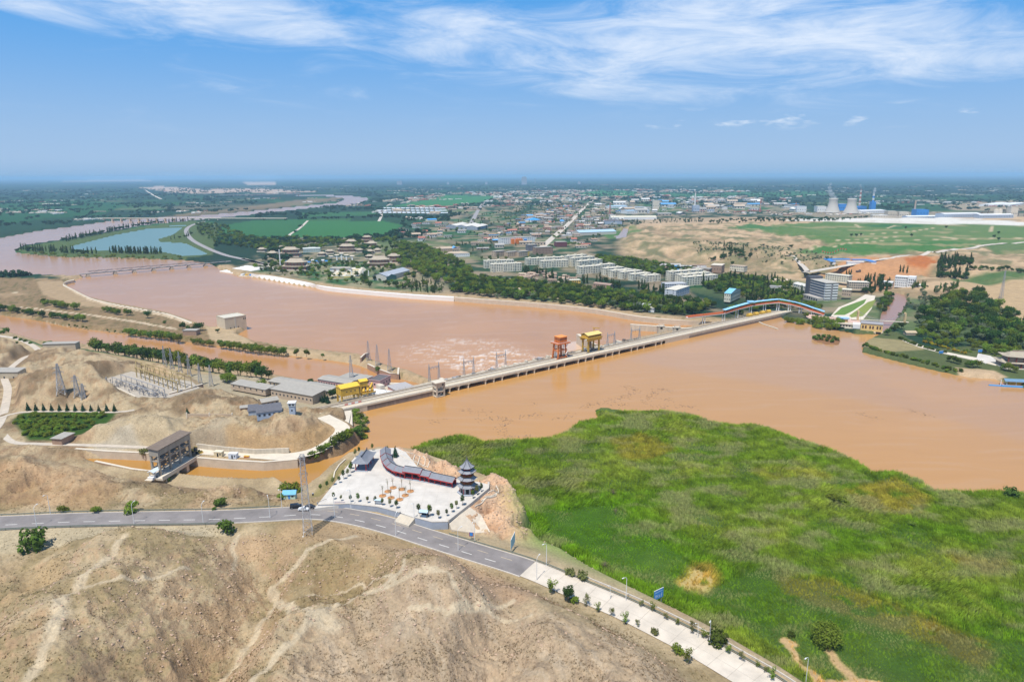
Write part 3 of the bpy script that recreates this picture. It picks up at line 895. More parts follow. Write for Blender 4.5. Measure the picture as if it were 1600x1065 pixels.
def ridged_mat(name,rgb,period,axis=0,rough=0.7,depth=0.06):
 """tile or sheet rows that run down a roof : a wave along the object's own axis"""
 if name in MATS:
  return MATS[name]
 m,nt,b=mat_new(name)
 N,L=nt.nodes.new,nt.links.new
 tc=N('ShaderNodeTexCoord')
 w=N('ShaderNodeTexWave'); w.wave_type='BANDS'; w.bands_direction='XYZ'[axis]
 w.inputs['Scale'].default_value=0.314/period; w.inputs['Distortion'].default_value=0.1
 L(tc.outputs['Object'],w.inputs['Vector'])
 n=N('ShaderNodeTexNoise'); n.inputs['Scale'].default_value=0.9; n.inputs['Detail'].default_value=5
 L(tc.outputs['Object'],n.inputs['Vector'])
 r=N('ShaderNodeMapRange'); r.inputs['To Min'].default_value=0.68; r.inputs['To Max'].default_value=1.3
 L(n.outputs['Fac'],r.inputs['Value'])
 s=N('ShaderNodeVectorMath'); s.operation='SCALE'; s.inputs[0].default_value=tuple(rgb)
 L(r.outputs[0],s.inputs['Scale']); L(s.outputs[0],b.inputs['Base Color'])
 bp=N('ShaderNodeBump'); bp.inputs['Strength'].default_value=0.7; bp.inputs['Distance'].default_value=depth
 L(w.outputs['Fac'],bp.inputs['Height']); L(bp.outputs[0],b.inputs['Normal'])
 b.inputs['Roughness'].default_value=rough
 MATS[name]=m
 return m

class MB:
 """collects solids; build() links them as one mesh object"""

 def __init__(self):
  self.v=[]; self.f=[]

 def poly(self,vs,fs):
  o=len(self.v)
  self.v += [tuple(p) for p in vs]
  self.f += [tuple(i+o for i in f) for f in fs]
  return self

 def box(self,x0,x1,y0,y1,z0,z1):
  vs=[(x0,y0,z0),(x1,y0,z0),(x1,y1,z0),(x0,y1,z0),(x0,y0,z1),(x1,y0,z1),(x1,y1,z1),(x0,y1,z1)]
  return self.poly(vs,[(0,3,2,1),(4,5,6,7),(0,1,5,4),(1,2,6,5),(2,3,7,6),(3,0,4,7)])

 def cbox(self,c,s):
  return self.box(c[0]-s[0]/2,c[0]+s[0]/2,c[1]-s[1]/2,c[1]+s[1]/2,c[2],c[2]+s[2])

 def beam(self,p,q,w,h=None):
  p,q=Vector(p),Vector(q)
  h=w if h is None else h
  d=(q-p)
  if d.length<1e-6:
   return self
  d.normalize()
  a=Vector((0,0,1)) if abs(d.z)<0.95 else Vector((1,0,0))
  s=d.cross(a).normalized()*(w/2)
  t=s.cross(d).normalized()*(h/2)
  vs=[p-s-t,p+s-t,p+s+t,p-s+t,q-s-t,q+s-t,q+s+t,q-s+t]
  return self.poly(vs,[(0,1,2,3),(4,7,6,5),(0,4,5,1),(1,5,6,2),(2,6,7,3),(3,7,4,0)])

 def tube(self,p,q,r0,r1=None,n=8,cap=True):
  p,q=Vector(p),Vector(q)
  r1=r0 if r1 is None else r1
  d=(q-p).normalized()
  a=Vector((0,0,1)) if abs(d.z)<0.95 else Vector((1,0,0))
  s=d.cross(a).normalized(); t=s.cross(d).normalized()
  vs=[]
  for k in range(n):
   c=math.cos(2*math.pi*k/n); e=math.sin(2*math.pi*k/n)
   vs.append(p+(s*c+t*e)*r0)
  for k in range(n):
   c=math.cos(2*math.pi*k/n); e=math.sin(2*math.pi*k/n)
   vs.append(q+(s*c+t*e)*r1)
  fs=[(k,k+n,(k+1) % n+n,(k+1) % n) for k in range(n)]
  if cap:
   fs += [tuple(range(n)),tuple(range(2*n-1,n-1,-1))]
  return self.poly(vs,fs)

 def ring(self,prof,n,rot=0.0,cx=0.0,cy=0.0,close=True):
  """lathe of (radius, z) with n sides"""
  vs=[]
  for r,z in prof:
   for k in range(n):
    a=rot+2*math.pi*k/n
    vs.append((cx+r*math.cos(a),cy+r*math.sin(a),z))
  fs=[]
  for i in range(len(prof)-1):
   for k in range(n):
    a=i*n+k; b=i*n+(k+1) % n
    fs.append((a,b,b+n,a+n))
  if close:
   fs.append(tuple(range(n-1,-1,-1)))
   fs.append(tuple(range((len(prof)-1)*n,len(prof)*n)))
  return self.poly(vs,fs)

 def prism(self,pts,z0,z1):
  n=len(pts)
  a2=sum(pts[i][0]*pts[(i+1) % n][1]-pts[(i+1) % n][0]*pts[i][1] for i in range(n))
  if a2<0:
   pts=pts[::-1]
  vs=[(p[0],p[1],z0) for p in pts]+[(p[0],p[1],z1) for p in pts]
  fs=[tuple(range(n-1,-1,-1)),tuple(range(n,2*n))]+[(i,(i+1) % n,(i+1) % n+n,i+n) for i in range(n)]
  return self.poly(vs,fs)

 def gable(self,x0,x1,y0,y1,z,rise,over=0.3,thick=0.15):
  """gable roof slab pair, ridge along x"""
  ym=(y0+y1)/2
  k=rise/((y1-y0)/2)
  a0,a1=x0-over,x1+over
  b0,b1=y0-over,y1+over
  ze=z-over*k
  for ya in (b0,b1):
   vs=[(a0,ya,ze),(a1,ya,ze),(a1,ym,z+rise),(a0,ym,z+rise)]
   vs=vs+[(x,y,q+thick) for x,y,q in vs]
   fs=[(0,3,2,1),(4,5,6,7),(0,1,5,4),(1,2,6,5),(2,3,7,6),(3,0,4,7)]
   if ya>ym:
    fs=[f[::-1] for f in fs]
   self.poly(vs,fs)
  return self

 def hip(self,x0,x1,y0,y1,z,rise,over=0.8,ridge=0.5,curve=0.0,flare=0.0):
  """hipped roof with a ridge along x; curve sags the slopes, flare lifts the corners"""
  a0,a1,b0,b1=x0-over,x1+over,y0-over,y1+over
  xm,ym=(x0+x1)/2,(y0+y1)/2
  hl=(a1-a0)/2*ridge
  rows=[]
  N=5
  for k in range(N+1):
   t=k/N
   hx=(a1-a0)/2*(1-t)+hl*t; hy=(b1-b0)/2*(1-t)+0.02*t
   zz=z+rise*(t-curve*math.sin(math.pi*t)*0.5)
   fl=flare*(1-t) ** 3
   rows.append([(xm-hx,ym-hy,zz+fl),(xm,ym-hy,zz),(xm+hx,ym-hy,zz+fl),(xm+hx,ym,zz),(xm+hx,ym+hy,zz+fl),(xm,ym+hy,zz),(xm-hx,ym+hy,zz+fl),(xm-hx,ym,zz)])
  vs=[p for r in rows for p in r]
  fs=[]
  for k in range(N):
   for j in range(8):
    fs.append((k*8+j,k*8+(j+1) % 8,(k+1)*8+(j+1) % 8,(k+1)*8+j))
  fs.append(tuple(range(7,-1,-1)))
  return self.poly(vs,fs)

 def build(self,name,m=None,parent=None,smooth=False):
  me=bpy.data.meshes.new(name)
  me.from_pydata(self.v,[],self.f)
  if smooth:
   me.polygons.foreach_set('use_smooth',np.ones(len(me.polygons),bool))
  return link(name,me,m,parent)

def tag(o,label,cat,group=None):
 o['label']=label; o['category']=cat
 if group:
  o['group']=group
 return o

def thing(name,label,cat,loc=(0,0,0),rz=0.0,group=None):
 o=bpy.data.objects.new(name,None)
 o.empty_display_size=0.5
 COL.objects.link(o)
 o.location=loc; o.rotation_euler=(0,0,rz)
 return tag(o,label,cat,group)

def copy_tree(o,parent=None):
 c=o.copy()
 COL.objects.link(c)
 c.parent=parent
 for ch in list(o.children):
  copy_tree(ch,c)
 return c

def copy_thing(o,loc,rz=0.0,sc=1.0,label=None,group=None):
 c=copy_tree(o)
 c.location=loc; c.rotation_euler=(0,0,rz)
 c.scale=(sc,sc,sc) if not isinstance(sc,(tuple,list)) else sc
 if label:
  c['label']=label
 if group:
  c['group']=group
 return c

def strip(path,left,right,dz=0.0,thick=0.0):
 """ribbon along a path; left and right are offsets from the line"""
 vs=[]; fs=[]
 n=len(path)
 for i,p in enumerate(path):
  a=path[max(i-1,0)]; b=path[min(i+1,n-1)]
  d=Vector((b[0]-a[0],b[1]-a[1],0)).normalized()
  s=Vector((d.y,-d.x,0))
  l=Vector(p)-s*left; r=Vector(p)+s*right
  vs += [(l.x,l.y,p[2]+dz),(r.x,r.y,p[2]+dz)]
  if thick:
   vs += [(l.x,l.y,p[2]+dz-thick),(r.x,r.y,p[2]+dz-thick)]
 k=4 if thick else 2
 for i in range(n-1):
  a=i*k; b=a+k
  fs.append((a,a+1,b+1,b))
  if thick:
   fs += [(a+2,b+2,b+3,a+3),(a,b,b+2,a+2),(a+1,a+3,b+3,b+1)]
 if thick:
  e=(n-1)*4
  fs += [(0,2,3,1),(e,e+1,e+3,e+2)]
 return MB().poly(vs,fs)

def scatter(name,label,cat,pts,scl,rot,protos,which,tint=None,tilt=None):
 """uncountable ground cover : one object that instances small clumps on points"""
 me=bpy.data.meshes.new(name)
 n=len(pts)
 me.vertices.add(n); me.vertices.foreach_set('co',np.asarray(pts,np.float32).ravel())
 for nm,ty,arr in (('scl','FLOAT',scl),('rot','FLOAT',rot),('which','INT',which)):
  a=me.attributes.new(nm,ty,'POINT')
  a.data.foreach_set('value',np.asarray(arr,np.int32 if ty=='INT' else np.float32))
 if tint is not None:
  add_color(me,'tint',tint)
 o=link(name,me)
 o['kind']='stuff'; o['label']=label; o['category']=cat
 ng=bpy.data.node_groups.new(name,'GeometryNodeTree')
 ng.interface.new_socket('Geometry',in_out='INPUT',socket_type='NodeSocketGeometry')
 ng.interface.new_socket('Geometry',in_out='OUTPUT',socket_type='NodeSocketGeometry')
 N,L=ng.nodes.new,ng.links.new
 gi,go,jn=N('NodeGroupInput'),N('NodeGroupOutput'),N('GeometryNodeJoinGeometry')

 def attr(nm,ty):
  a=N('GeometryNodeInputNamedAttribute'); a.data_type=ty
  a.inputs['Name'].default_value=nm
  return a.outputs['Attribute']
 s_,r_,w_=attr('scl','FLOAT'),attr('rot','FLOAT'),attr('which','INT')
 cx=N('ShaderNodeCombineXYZ'); L(r_,cx.inputs[2])
 m2p=N('GeometryNodeMeshToPoints'); L(gi.outputs[0],m2p.inputs[0])
 for k,pr in enumerate(protos):
  oi=N('GeometryNodeObjectInfo'); oi.inputs['Object'].default_value=pr
  cmp_=N('FunctionNodeCompare'); cmp_.data_type='INT'; cmp_.operation='EQUAL'
  ints=[x for x in cmp_.inputs if x.type=='INT']
  L(w_,ints[0]); ints[1].default_value=k
  ip=N('GeometryNodeInstanceOnPoints')
  L(m2p.outputs[0],ip.inputs['Points']); L(cmp_.outputs[0],ip.inputs['Selection']); L(oi.outputs['Geometry'],ip.inputs['Instance'])
  L(cx.outputs[0],ip.inputs['Rotation']); L(s_,ip.inputs['Scale'])
  L(ip.outputs[0],jn.inputs[0])
 L(jn.outputs[0],go.inputs[0])
 md=o.modifiers.new('scatter','NODES'); md.node_group=ng
 return o

def proto(name,mb,m):
 """a clump that is only used through scatter(), not placed by itself"""
 me=bpy.data.meshes.new(name)
 me.from_pydata(mb.v,[],mb.f)
 me.materials.append(m)
 return bpy.data.objects.new(name,me)

# common paints (real base colours, except the shade painted on openings)
M_CONC=mat('concrete',(0.54,0.47,0.365),0.9,0.26,0.45,streak=True)
M_CONC_L=mat('pale_concrete',(0.62,0.55,0.44),0.9,0.12,0.25)
M_CONC_D=mat('stained_concrete',(0.24,0.19,0.15),0.9,0.35,0.5,streak=True)
M_DECK=mat('deck_concrete',(0.52,0.45,0.34),0.9,0.16,0.4)
M_DARK=mat('dark_void',(0.02,0.018,0.016),0.9,0.1)  # near-black of doors; on openings it paints in their shade
M_STEEL=mat('galvanised_steel',(0.40,0.40,0.41),0.5,0.1,2.0,metal=0.3)
M_RUST=mat('rail_steel',(0.20,0.16,0.13),0.6,0.2,2.0,metal=0.3)
M_WHITE=mat('white_paint',(0.72,0.72,0.70),0.6,0.08,0.5)
M_RED=mat('red_lacquer',(0.42,0.035,0.03),0.5,0.15,1.0)
M_YELLOW=mat('yellow_paint',(0.62,0.38,0.055),0.6,0.3,0.7,streak=True)
M_ORANGE=mat('orange_paint',(0.56,0.165,0.04),0.6,0.3,0.7,streak=True)
M_BLUE=mat('blue_paint',(0.05,0.25,0.62),0.5,0.1,0.6)
M_TILE=ridged_mat('grey_roof_tile',(0.21,0.22,0.245),0.45,0)
M_TILE_Y=ridged_mat('grey_roof_tile_across',(0.21,0.22,0.245),0.45,1)
M_GLASS=mat('window_glass',(0.035,0.045,0.06),0.12,0.1,0.3,spec=0.5)
M_BRICK=mat('brick_wall',(0.36,0.24,0.17),0.9,0.2,0.7)
M_TIMBER=mat('weathered_timber',(0.42,0.20,0.05),0.7,0.2,1.0)
M_STONE=mat('grey_stone_cladding',(0.34,0.37,0.42),0.7,0.14,0.5)
# ------------------------------------------------------------------ roads
def nearest(path,p):
 return min(range(len(path)),key=lambda i:(path[i][0]-p[0]) ** 2+(path[i][1]-p[1]) ** 2)

def offset(path,off,dz=0.0):
 """a parallel line; positive is to the right of travel (towards the camera on the main road)"""
 out=[]
 n=len(path)
 for i,p in enumerate(path):
  a=path[max(i-1,0)]; b=path[min(i+1,n-1)]
  d=Vector((b[0]-a[0],b[1]-a[1],0)).normalized()
  out.append(Vector((p[0]+d.y*off,p[1]-d.x*off,p[2]+dz)))
 return out

M_ASPHALT=mat('asphalt',(0.235,0.212,0.20),0.9,0.30,0.10)
M_ROADCONC=mat('road_concrete',(0.60,0.53,0.435),0.9,0.2,0.15)
M_LINE=mat('road_paint',(0.68,0.66,0.60),0.7,0.2,1.5)
M_LINE_Y=mat('road_paint_yellow',(0.52,0.42,0.28),0.7,0.2,1.5)
M_KERB=mat('kerb_stone',(0.55,0.50,0.43),0.9,0.15,0.8)
i_con=nearest(ROAD,P(826,889,9.3))
asph=struct(strip(ROAD[:i_con+1],5.6,5.6,0.0).build('asphalt_road',M_ASPHALT))
conc=struct(strip(ROAD[i_con:],5.4,5.4,0.01).build('concrete_road',M_ROADCONC))
struct(strip(ROAD[:i_con+1],6.0,-5.6,0.12,0.4).build('kerb',M_KERB))
struct(strip(ROAD[:i_con+1],-5.6,6.0,0.12,0.4).build('kerb',M_KERB))
struct(strip(ROAD[i_con:],5.8,-5.4,0.13,0.4).build('kerb',M_KERB))

def dashes(path,off,length,gap,m,parent,w=0.18,dz=0.02):
 line=offset(path,off)
 acc=0.0; on=None
 cum=[0.0]
 for a,b in zip(line,line[1:]):
  cum.append(cum[-1]+(b-a).length)
 s=2.0
 arr=np.array([(p.x,p.y,p.z) for p in line])
 while s+length<cum[-1]:
  q=[Vector([np.interp(s+length*k/3,cum,arr[:,c]) for c in range(3)]) for k in range(4)]
  strip(q,w/2,w/2,dz).build('lane_dash',m,parent)
  s += length+gap

i_w=nearest(ROAD,P(-40,818,12.2)); i_p=nearest(ROAD,P(500,800,12.0))
dashes(ROAD[i_w:i_con],1.9,4.6,5.6,M_LINE,asph,0.3)
dashes(ROAD[i_p:i_con],-1.9,4.6,5.6,M_LINE_Y,asph,0.26)
# joints of the concrete slabs
for k in range(i_con+2,len(ROAD)-2,2):
 q=[ROAD[k]+(ROAD[k+1]-ROAD[k])*t for t in (0.0,0.05)]
 strip(q,5.35,5.35,0.022).build('slab_joint',mat('joint_filler',(0.44,0.39,0.32),0.9,0.2),conc)
_cl=offset(ROAD[i_con+1:-1],0.0)
strip(_cl,0.05,0.05,0.024).build('centre_joint',MATS['joint_filler'],conc)

def ribbon_road(name,path,half,m,dz=0.0):
 return struct(strip(path,half,half,dz).build(name,m))

M_SERV=mat('service_concrete',(0.52,0.45,0.36),0.9,0.18,0.3)
ribbon_road('service_road',BANKROAD,4.3,M_CONC_L)
ribbon_road('service_road',CANALROAD,1.8,M_SERV)
ribbon_road('service_road',LEFTROAD,2.4,M_SERV)
ribbon_road('service_road',ORCHROAD,1.4,M_SERV)

# guard fences : posts and a rail, each post its own part
def guard_rail(label,path,spacing,m,rails=(0.45,0.75),post_w=0.14):
 t=thing('guard_rail',label,'guard rail',path[0])
 o=Vector(path[0])
 acc=0.0; last=0.0
 pm=MB().box(-post_w/2,post_w/2,-post_w/2,post_w/2,-0.4,0.85)
 first=None
 for a,b in zip(path,path[1:]):
  acc += (b-a).length
  if acc >= spacing:
   acc=0
   if first is None:
    first=pm.build('post',m,t); p=first
   else:
    p=first.copy(); COL.objects.link(p); p.parent=t
   p.location=a-o
 for h in rails:
  strip([p-o for p in path],0.05,0.05,h+0.1,0.2).build('rail',m,t)
 return t

M_RAIL=mat('green_grey_rail',(0.16,0.19,0.16),0.6,0.15,1.0)
i_a=nearest(ROAD,P(690,846,10.5))
guard_rail('dark guard rail along the water side of the curving road',offset(ROAD[i_a:],-6.1),4.0,M_RAIL)
guard_rail('dark fence on posts between asphalt road and pale sand strip',offset(ROAD[:nearest(ROAD,P(372,807,12.2))],6.3),6.0,M_RAIL)
guard_rail('dark fence along the far kerb of the asphalt road',offset(ROAD[:nearest(ROAD,P(440,802,12.2))],-6.3),6.0,M_RAIL)

# low planter wall outside the rail
i_b=nearest(ROAD,P(880,912,9))
_w=offset(ROAD[i_b:],-8.6)
_o=_w[0].copy()
tag(strip([p-_o for p in _w],0.18,0.18,0.25,1.0).build('planter_wall',M_KERB),'low pale planter wall beside the guard rail and reed bed','wall').location=_o

# ------------------------------------------------------------------ street lamps
def make_lamp():
 t=thing('street_lamp','','street lamp',(0,0,0),0,'street lamps along the curving road')
 MB().ring([(0.22,-0.2),(0.22,0.25),(0.12,0.3)],8).build('base',M_STEEL,t)
 MB().tube((0,0,0.2),(0,0,8.6),0.13,0.08,8).build('pole',M_WHITE,t)
 m=MB()
 q=[Vector((0,0,8.5)),Vector((0.25,0,9.0)),Vector((0.9,0,9.35)),Vector((1.6,0,9.45))]
 for a,b in zip(q,q[1:]):
  m.tube(a,b,0.07,0.06,6)
 m.build('arm',M_WHITE,t)
 MB().box(1.5,2.3,-0.16,0.16,9.38,9.55).build('lamp_head',M_WHITE,t)
 return t

_lamp0=make_lamp()
LAMPS=[(58,824,'at the left edge of the picture, near kerb'),(79,803,'far kerb near the left edge, by the dry bank'),(209.6,818.7,'near kerb over the pale sand strip, before the bush'),(318,819,'near kerb, at the right end of the pale sand strip'),(422,809,'near kerb, left of the parked cars'),(440.5,793.5,'far kerb beside the small blue-roofed hut'),(523,809,'near kerb, in front of the pink banner'),(548.5,794.5,'far kerb, at the foot of the blue-grey plaza wall'),(618.6,836.8,'near kerb, opposite the plaza steps'),(647.5,816.5,'far kerb, right of the plaza steps'),(716,860,'near kerb, on the bend below the pagoda'),(741.6,846.4,'far kerb beside the small red and blue sign'),(838.6,906.5,'near kerb where asphalt meets concrete'),(853.7,883,'far kerb on the tan mound where concrete begins'),(978,938,'water side of the concrete road, left of the blue board'),(953,936,'near kerb of the concrete road by young willows'),(1108,1007,'water side of the concrete road, lower right'),(1090,997,'near kerb low beside the concrete road'),(1259,1066,'at the bottom edge of the picture, in the reeds')]
for k,(u,v,lb) in enumerate(LAMPS):
 p=G(u,v)
 j=nearest(ROAD,p)
 d=(ROAD[j]-p)
 rz=math.atan2(d.y,d.x)
 l=_lamp0 if k==0 else copy_tree(_lamp0)
 l.location=p; l.rotation_euler=(0,0,rz)
 l['label']='white street lamp ' +lb
 if k in (15,17):
  l.scale=(0.62,0.62,0.62)

# ------------------------------------------------------------------ plaza
M_PLAZA=mat('plaza_paving',(0.58,0.54,0.48),0.85,0.18,0.16)
plaza=struct(MB().prism([tuple(p) for p in W_PLAZA],PLAZA_Z-3,PLAZA_Z).build('plaza',M_PLAZA))

def paver_lines():
 """recessed joints across the square, kept to the paved outline"""
 m=MB()
 lo=W_PLAZA.min(0); hi=W_PLAZA.max(0)
 for ax in (0,1):
  s=lo[ax]+3
  while s<hi[ax]:
   ts=np.arange(lo[1-ax],hi[1-ax],0.5)
   X=np.full(ts.shape,s) if ax==0 else ts
   Y=ts if ax==0 else np.full(ts.shape,s)
   ins=inside(X,Y,W_PLAZA)
   k=0
   while k<len(ts):
    if ins[k]:
     e=k
     while e+1<len(ts) and ins[e+1]:
      e += 1
     if e>k:
      a=(X[k],Y[k],PLAZA_Z+0.004); b=(X[e],Y[e],PLAZA_Z+0.004)
      m.beam(a,b,0.06,0.004)
     k=e+1
    else:
     k += 1
   s += 6.0
 o=m.build('paving_joints',MATS['joint_filler'],plaza)
 o['kind']='stuff'

paver_lines()

def wall_thing(name,label,cat,pts,z0,z1,half,m,cap=None,cap_h=0.25):
 """wall along world points; z0 and z1 may be numbers or lists"""
 o=Vector((pts[0][0],pts[0][1],0))
 t=thing(name,label,cat,(o.x,o.y,0))
 n=len(pts)
 zz0=z0 if isinstance(z0,(list,tuple)) else [z0]*n
 zz1=z1 if isinstance(z1,(list,tuple)) else [z1]*n
 vs=[]; fs=[]
 for i,p in enumerate(pts):
  a=Vector(pts[max(i-1,0)][:2]); b=Vector(pts[min(i+1,n-1)][:2])
  d=(b-a).normalized(); s=Vector((d.y,-d.x))*half
  c=Vector((p[0]-o.x,p[1]-o.y))
  vs += [(c.x-s.x,c.y-s.y,zz0[i]),(c.x+s.x,c.y+s.y,zz0[i]),(c.x+s.x,c.y+s.y,zz1[i]),(c.x-s.x,c.y-s.y,zz1[i])]
 for i in range(n-1):
  a=i*4; b=a+4
  fs += [(a,b,b+1,a+1),(a+1,b+1,b+2,a+2),(a+2,b+2,b+3,a+3),(a+3,b+3,b,a)]
 fs += [(0,1,2,3),((n-1)*4+3,(n-1)*4+2,(n-1)*4+1,(n-1)*4)]
 MB().poly(vs,fs).build('wall',m,t)
 if cap:
  strip([Vector((p[0]-o.x,p[1]-o.y,zz1[i])) for i,p in enumerate(pts)],half+0.08,half+0.08,cap_h,cap_h-0.003).build('coping',cap,t)
 return t

def px_line(pts,z):
 return [P(u,v,z) for u,v in pts]

wall_thing('retaining_wall','long low blue-grey clad wall curving between plaza and road','wall',px_line([(497,789.5),(545,788),(590,792.5),(625,801.5)],PLAZA_Z),10.5,PLAZA_Z+0.5,0.35,M_STONE,M_KERB)
wall_thing('retaining_wall','tall blue-grey clad wall right of the plaza steps','wall',px_line([(649,809.5),(676,816.5),(700,816)],PLAZA_Z),[9.6,9,9],PLAZA_Z+0.5,0.4,M_STONE,M_KERB)
wall_thing('retaining_wall','long grey parapet wall running up to the pagoda','wall',px_line([(700.5,815.5),(735,788.5),(763,765),(763.5,756)],PLAZA_Z),[7,8,9,9],PLAZA_Z+0.9,0.35,M_KERB,M_KERB)
# steps down to the road
_a,_b=P(625.5,802,PLAZA_Z),P(648.5,809.5,PLAZA_Z)
_d=(_b-_a); _len=_d.length; _ang=math.atan2(_d.y,_d.x)
st=thing('steps','wide pale ramped steps between the plaza and the road','steps',_a,_ang)
for k in range(8):
 MB().box(0.1,_len-0.1,-0.5*k-0.5,-0.5*k,-2.4,-0.02-0.2*k).build('step',M_CONC_L,st)

# sloping apron between wall and pagoda rock
_q=[P(702,817.5,PLAZA_Z-.2),P(733,791,PLAZA_Z-.2),G(752,806),G(766,832),G(742,834),P(706,829,10.5)]
_o=_q[0]
m_ap=MB().poly([p-_o+Vector((0,0,0.5 if i>1 else 0)) for i,p in enumerate(_q)]+[p-_o-Vector((0,0,2.5)) for p in _q],[(0,1,2,3,4,5)[::-1],(6,7,8,9,10,11)]+[(i,(i+1) % 6,(i+1) % 6+6,i+6) for i in range(6)])
_ap=m_ap.build('slope_apron',mat('sprayed_concrete',(0.58,0.50,0.39),0.95,0.14,0.5))
_ap.location=_o
tag(_ap,'sloping pale concrete apron below the parapet beside the rock','apron')

# ------------------------------------------------------------------ open pavilion
_fl,_fr=P(557,735,PLAZA_Z),P(571.8,735,PLAZA_Z)
_br=P(582.5,719.7,PLAZA_Z)
_ax=(_br-_fr); _ax.z=0
pav_rot=math.atan2(_ax.y,_ax.x)
_wd=5.0; _ln=_ax.length+0.6
_pc=(_fl+_br)/2
pav=thing('pavilion','open pavilion with red columns and grey tiled hip roof','pavilion',(_pc.x,_pc.y,PLAZA_Z),pav_rot)
MB().box(-_ln/2-0.8,_ln/2+0.8,-_wd/2-0.8,_wd/2+0.8,-0.05,0.3).build('plinth',M_STONE,pav)
for i in range(4):
 for j in (-1,1):
  x=-_ln/2+_ln*i/3
  MB().tube((x,j*_wd/2,0.3),(x,j*_wd/2,3.7),0.24,0.22,10).build('column',M_RED,pav)
m=MB()
for j in (-1,1):
 m.box(-_ln/2-0.3,_ln/2+0.3,j*_wd/2-0.15,j*_wd/2+0.15,3.5,4.0)
for i in (-1,1):
 m.box(i*_ln/2-0.15,i*_ln/2+0.15,-_wd/2+0.16,_wd/2-0.16,3.5,4.0)
m.build('beams',M_RED,pav)
roof=MB().hip(-_ln/2,_ln/2,-_wd/2,_wd/2,4.0,2.6,1.5,0.62,0.35,0.35).build('roof',M_TILE,pav)
MB().box(-_ln/2*0.78,_ln/2*0.78,-0.18,0.18,6.45,6.95).build('ridge',mat('dark_ridge',(0.09,0.09,0.10),0.7,0.1),roof)
for i in (-1,1):
 MB().box(i*_ln/2*0.78-0.2,i*_ln/2*0.78+0.2,-0.2,0.2,6.9,7.5).build('ridge_ornament',MATS['dark_ridge'],roof)

# ------------------------------------------------------------------ covered gallery
GAL=smooth_path([P(u,v,PLAZA_Z) for u,v in [(596.5,713),(597,722),(600.5,731),(607.5,738.5),(617,744),(628,747.2),(640,749.4),(661,752.4),(683,757),(706.5,762)]],0.5)
_cum=[0.0]
for a,b in zip(GAL,GAL[1:]):
 _cum.append(_cum[-1]+(b-a).length)
_ga=np.array([(p.x,p.y,p.z) for p in GAL])

def gal_at(s):
 return Vector([np.interp(s,_cum,_ga[:,c]) for c in range(3)])

gal=thing('covered_gallery','long curved covered gallery with red columns and stepped grey roofs','gallery',GAL[0])
_tot=_cum[-1]
_depth=4.0
_segs=[(0.0,0.115,3.5),(0.115,0.225,3.2),(0.225,0.33,3.0),(0.33,0.47,2.9),(0.47,0.56,3.3),(0.56,0.70,4.2),(0.70,0.78,3.5),(0.78,1.0,3.0)]
_o=Vector(GAL[0])
for a,b,h in _segs:
 p,q=gal_at(a*_tot)-_o,gal_at(b*_tot)-_o
 d=(q-p).normalized(); L_=(q-p).length
 back=Vector((-d.y,d.x,0))
 n=max(2,int(round(L_/3.3)))
 M4=Matrix.Translation(p) @ Matrix(((d.x,back.x,0,0),(d.y,back.y,0,0),(0,0,1,0),(0,0,0,1)))

 def put_in(mb,nm,mt,par=gal):
  o=mb.build(nm,mt,par)
  o.matrix_local=M4
  return o
 put_in(MB().box(-0.02,L_+0.02,-0.3,_depth+0.3,-0.05,0.25+0.003*h),'plinth',M_STONE)
 for i in range(n+1):
  for y in (0.25,_depth-0.25):
   x=0.15+(L_-0.3)*i/n
   put_in(MB().tube((x,y,0.25),(x,y,h),0.24,0.22,8),'column',M_RED)
 put_in(MB().box(0.0,L_,0.12,0.38,h-0.25,h+0.15).box(0,L_,_depth-0.38,_depth-0.12,h-0.25,h+0.15).box(0.05,L_-0.05,0.17,0.33,0.9,1.0),'beams',M_RED)
 put_in(MB().box(0.1,L_-0.1,_depth-0.32,_depth-0.2,0.25,h-0.6),'back_screen',mat('dark_red_screen',(0.24,0.05,0.04),0.7,0.2))
 r=put_in(MB().gable(0,L_,0,_depth,h+0.15,1.25,0.65,0.14),'roof',M_TILE)
 rr=MB().box(-0.6,L_+0.6,_depth/2-0.14,_depth/2+0.14,h+1.45,h+1.75).build('ridge',MATS['dark_ridge'],r)
 put_in(MB().box(-0.6,L_+0.6,-0.78,-0.66,h-0.62,h-0.18),'fascia',M_RED)
 for x in (-0.68,L_+0.6):
  MB().beam((x,-0.65,h-0.2),(x,_depth/2,h+1.4),0.1,0.22).build('barge_board',M_RED,r)
  MB().beam((x,_depth+0.65,h-0.2),(x,_depth/2,h+1.4),0.1,0.22).build('barge_board',M_RED,r)

# ------------------------------------------------------------------ pagoda
_pp=P(730.5,768.5,PLAZA_Z)
pag=thing('pagoda','four-roofed hexagonal pagoda with grey tiles and orange balconies','pagoda',_pp,R(3))
pag.scale=(0.93,0.93,0.97)
HX=R(0)

def hexring(r,n=6):
 return [(r*math.cos(HX+R(60*k)),r*math.sin(HX+R(60*k))) for k in range(n)]

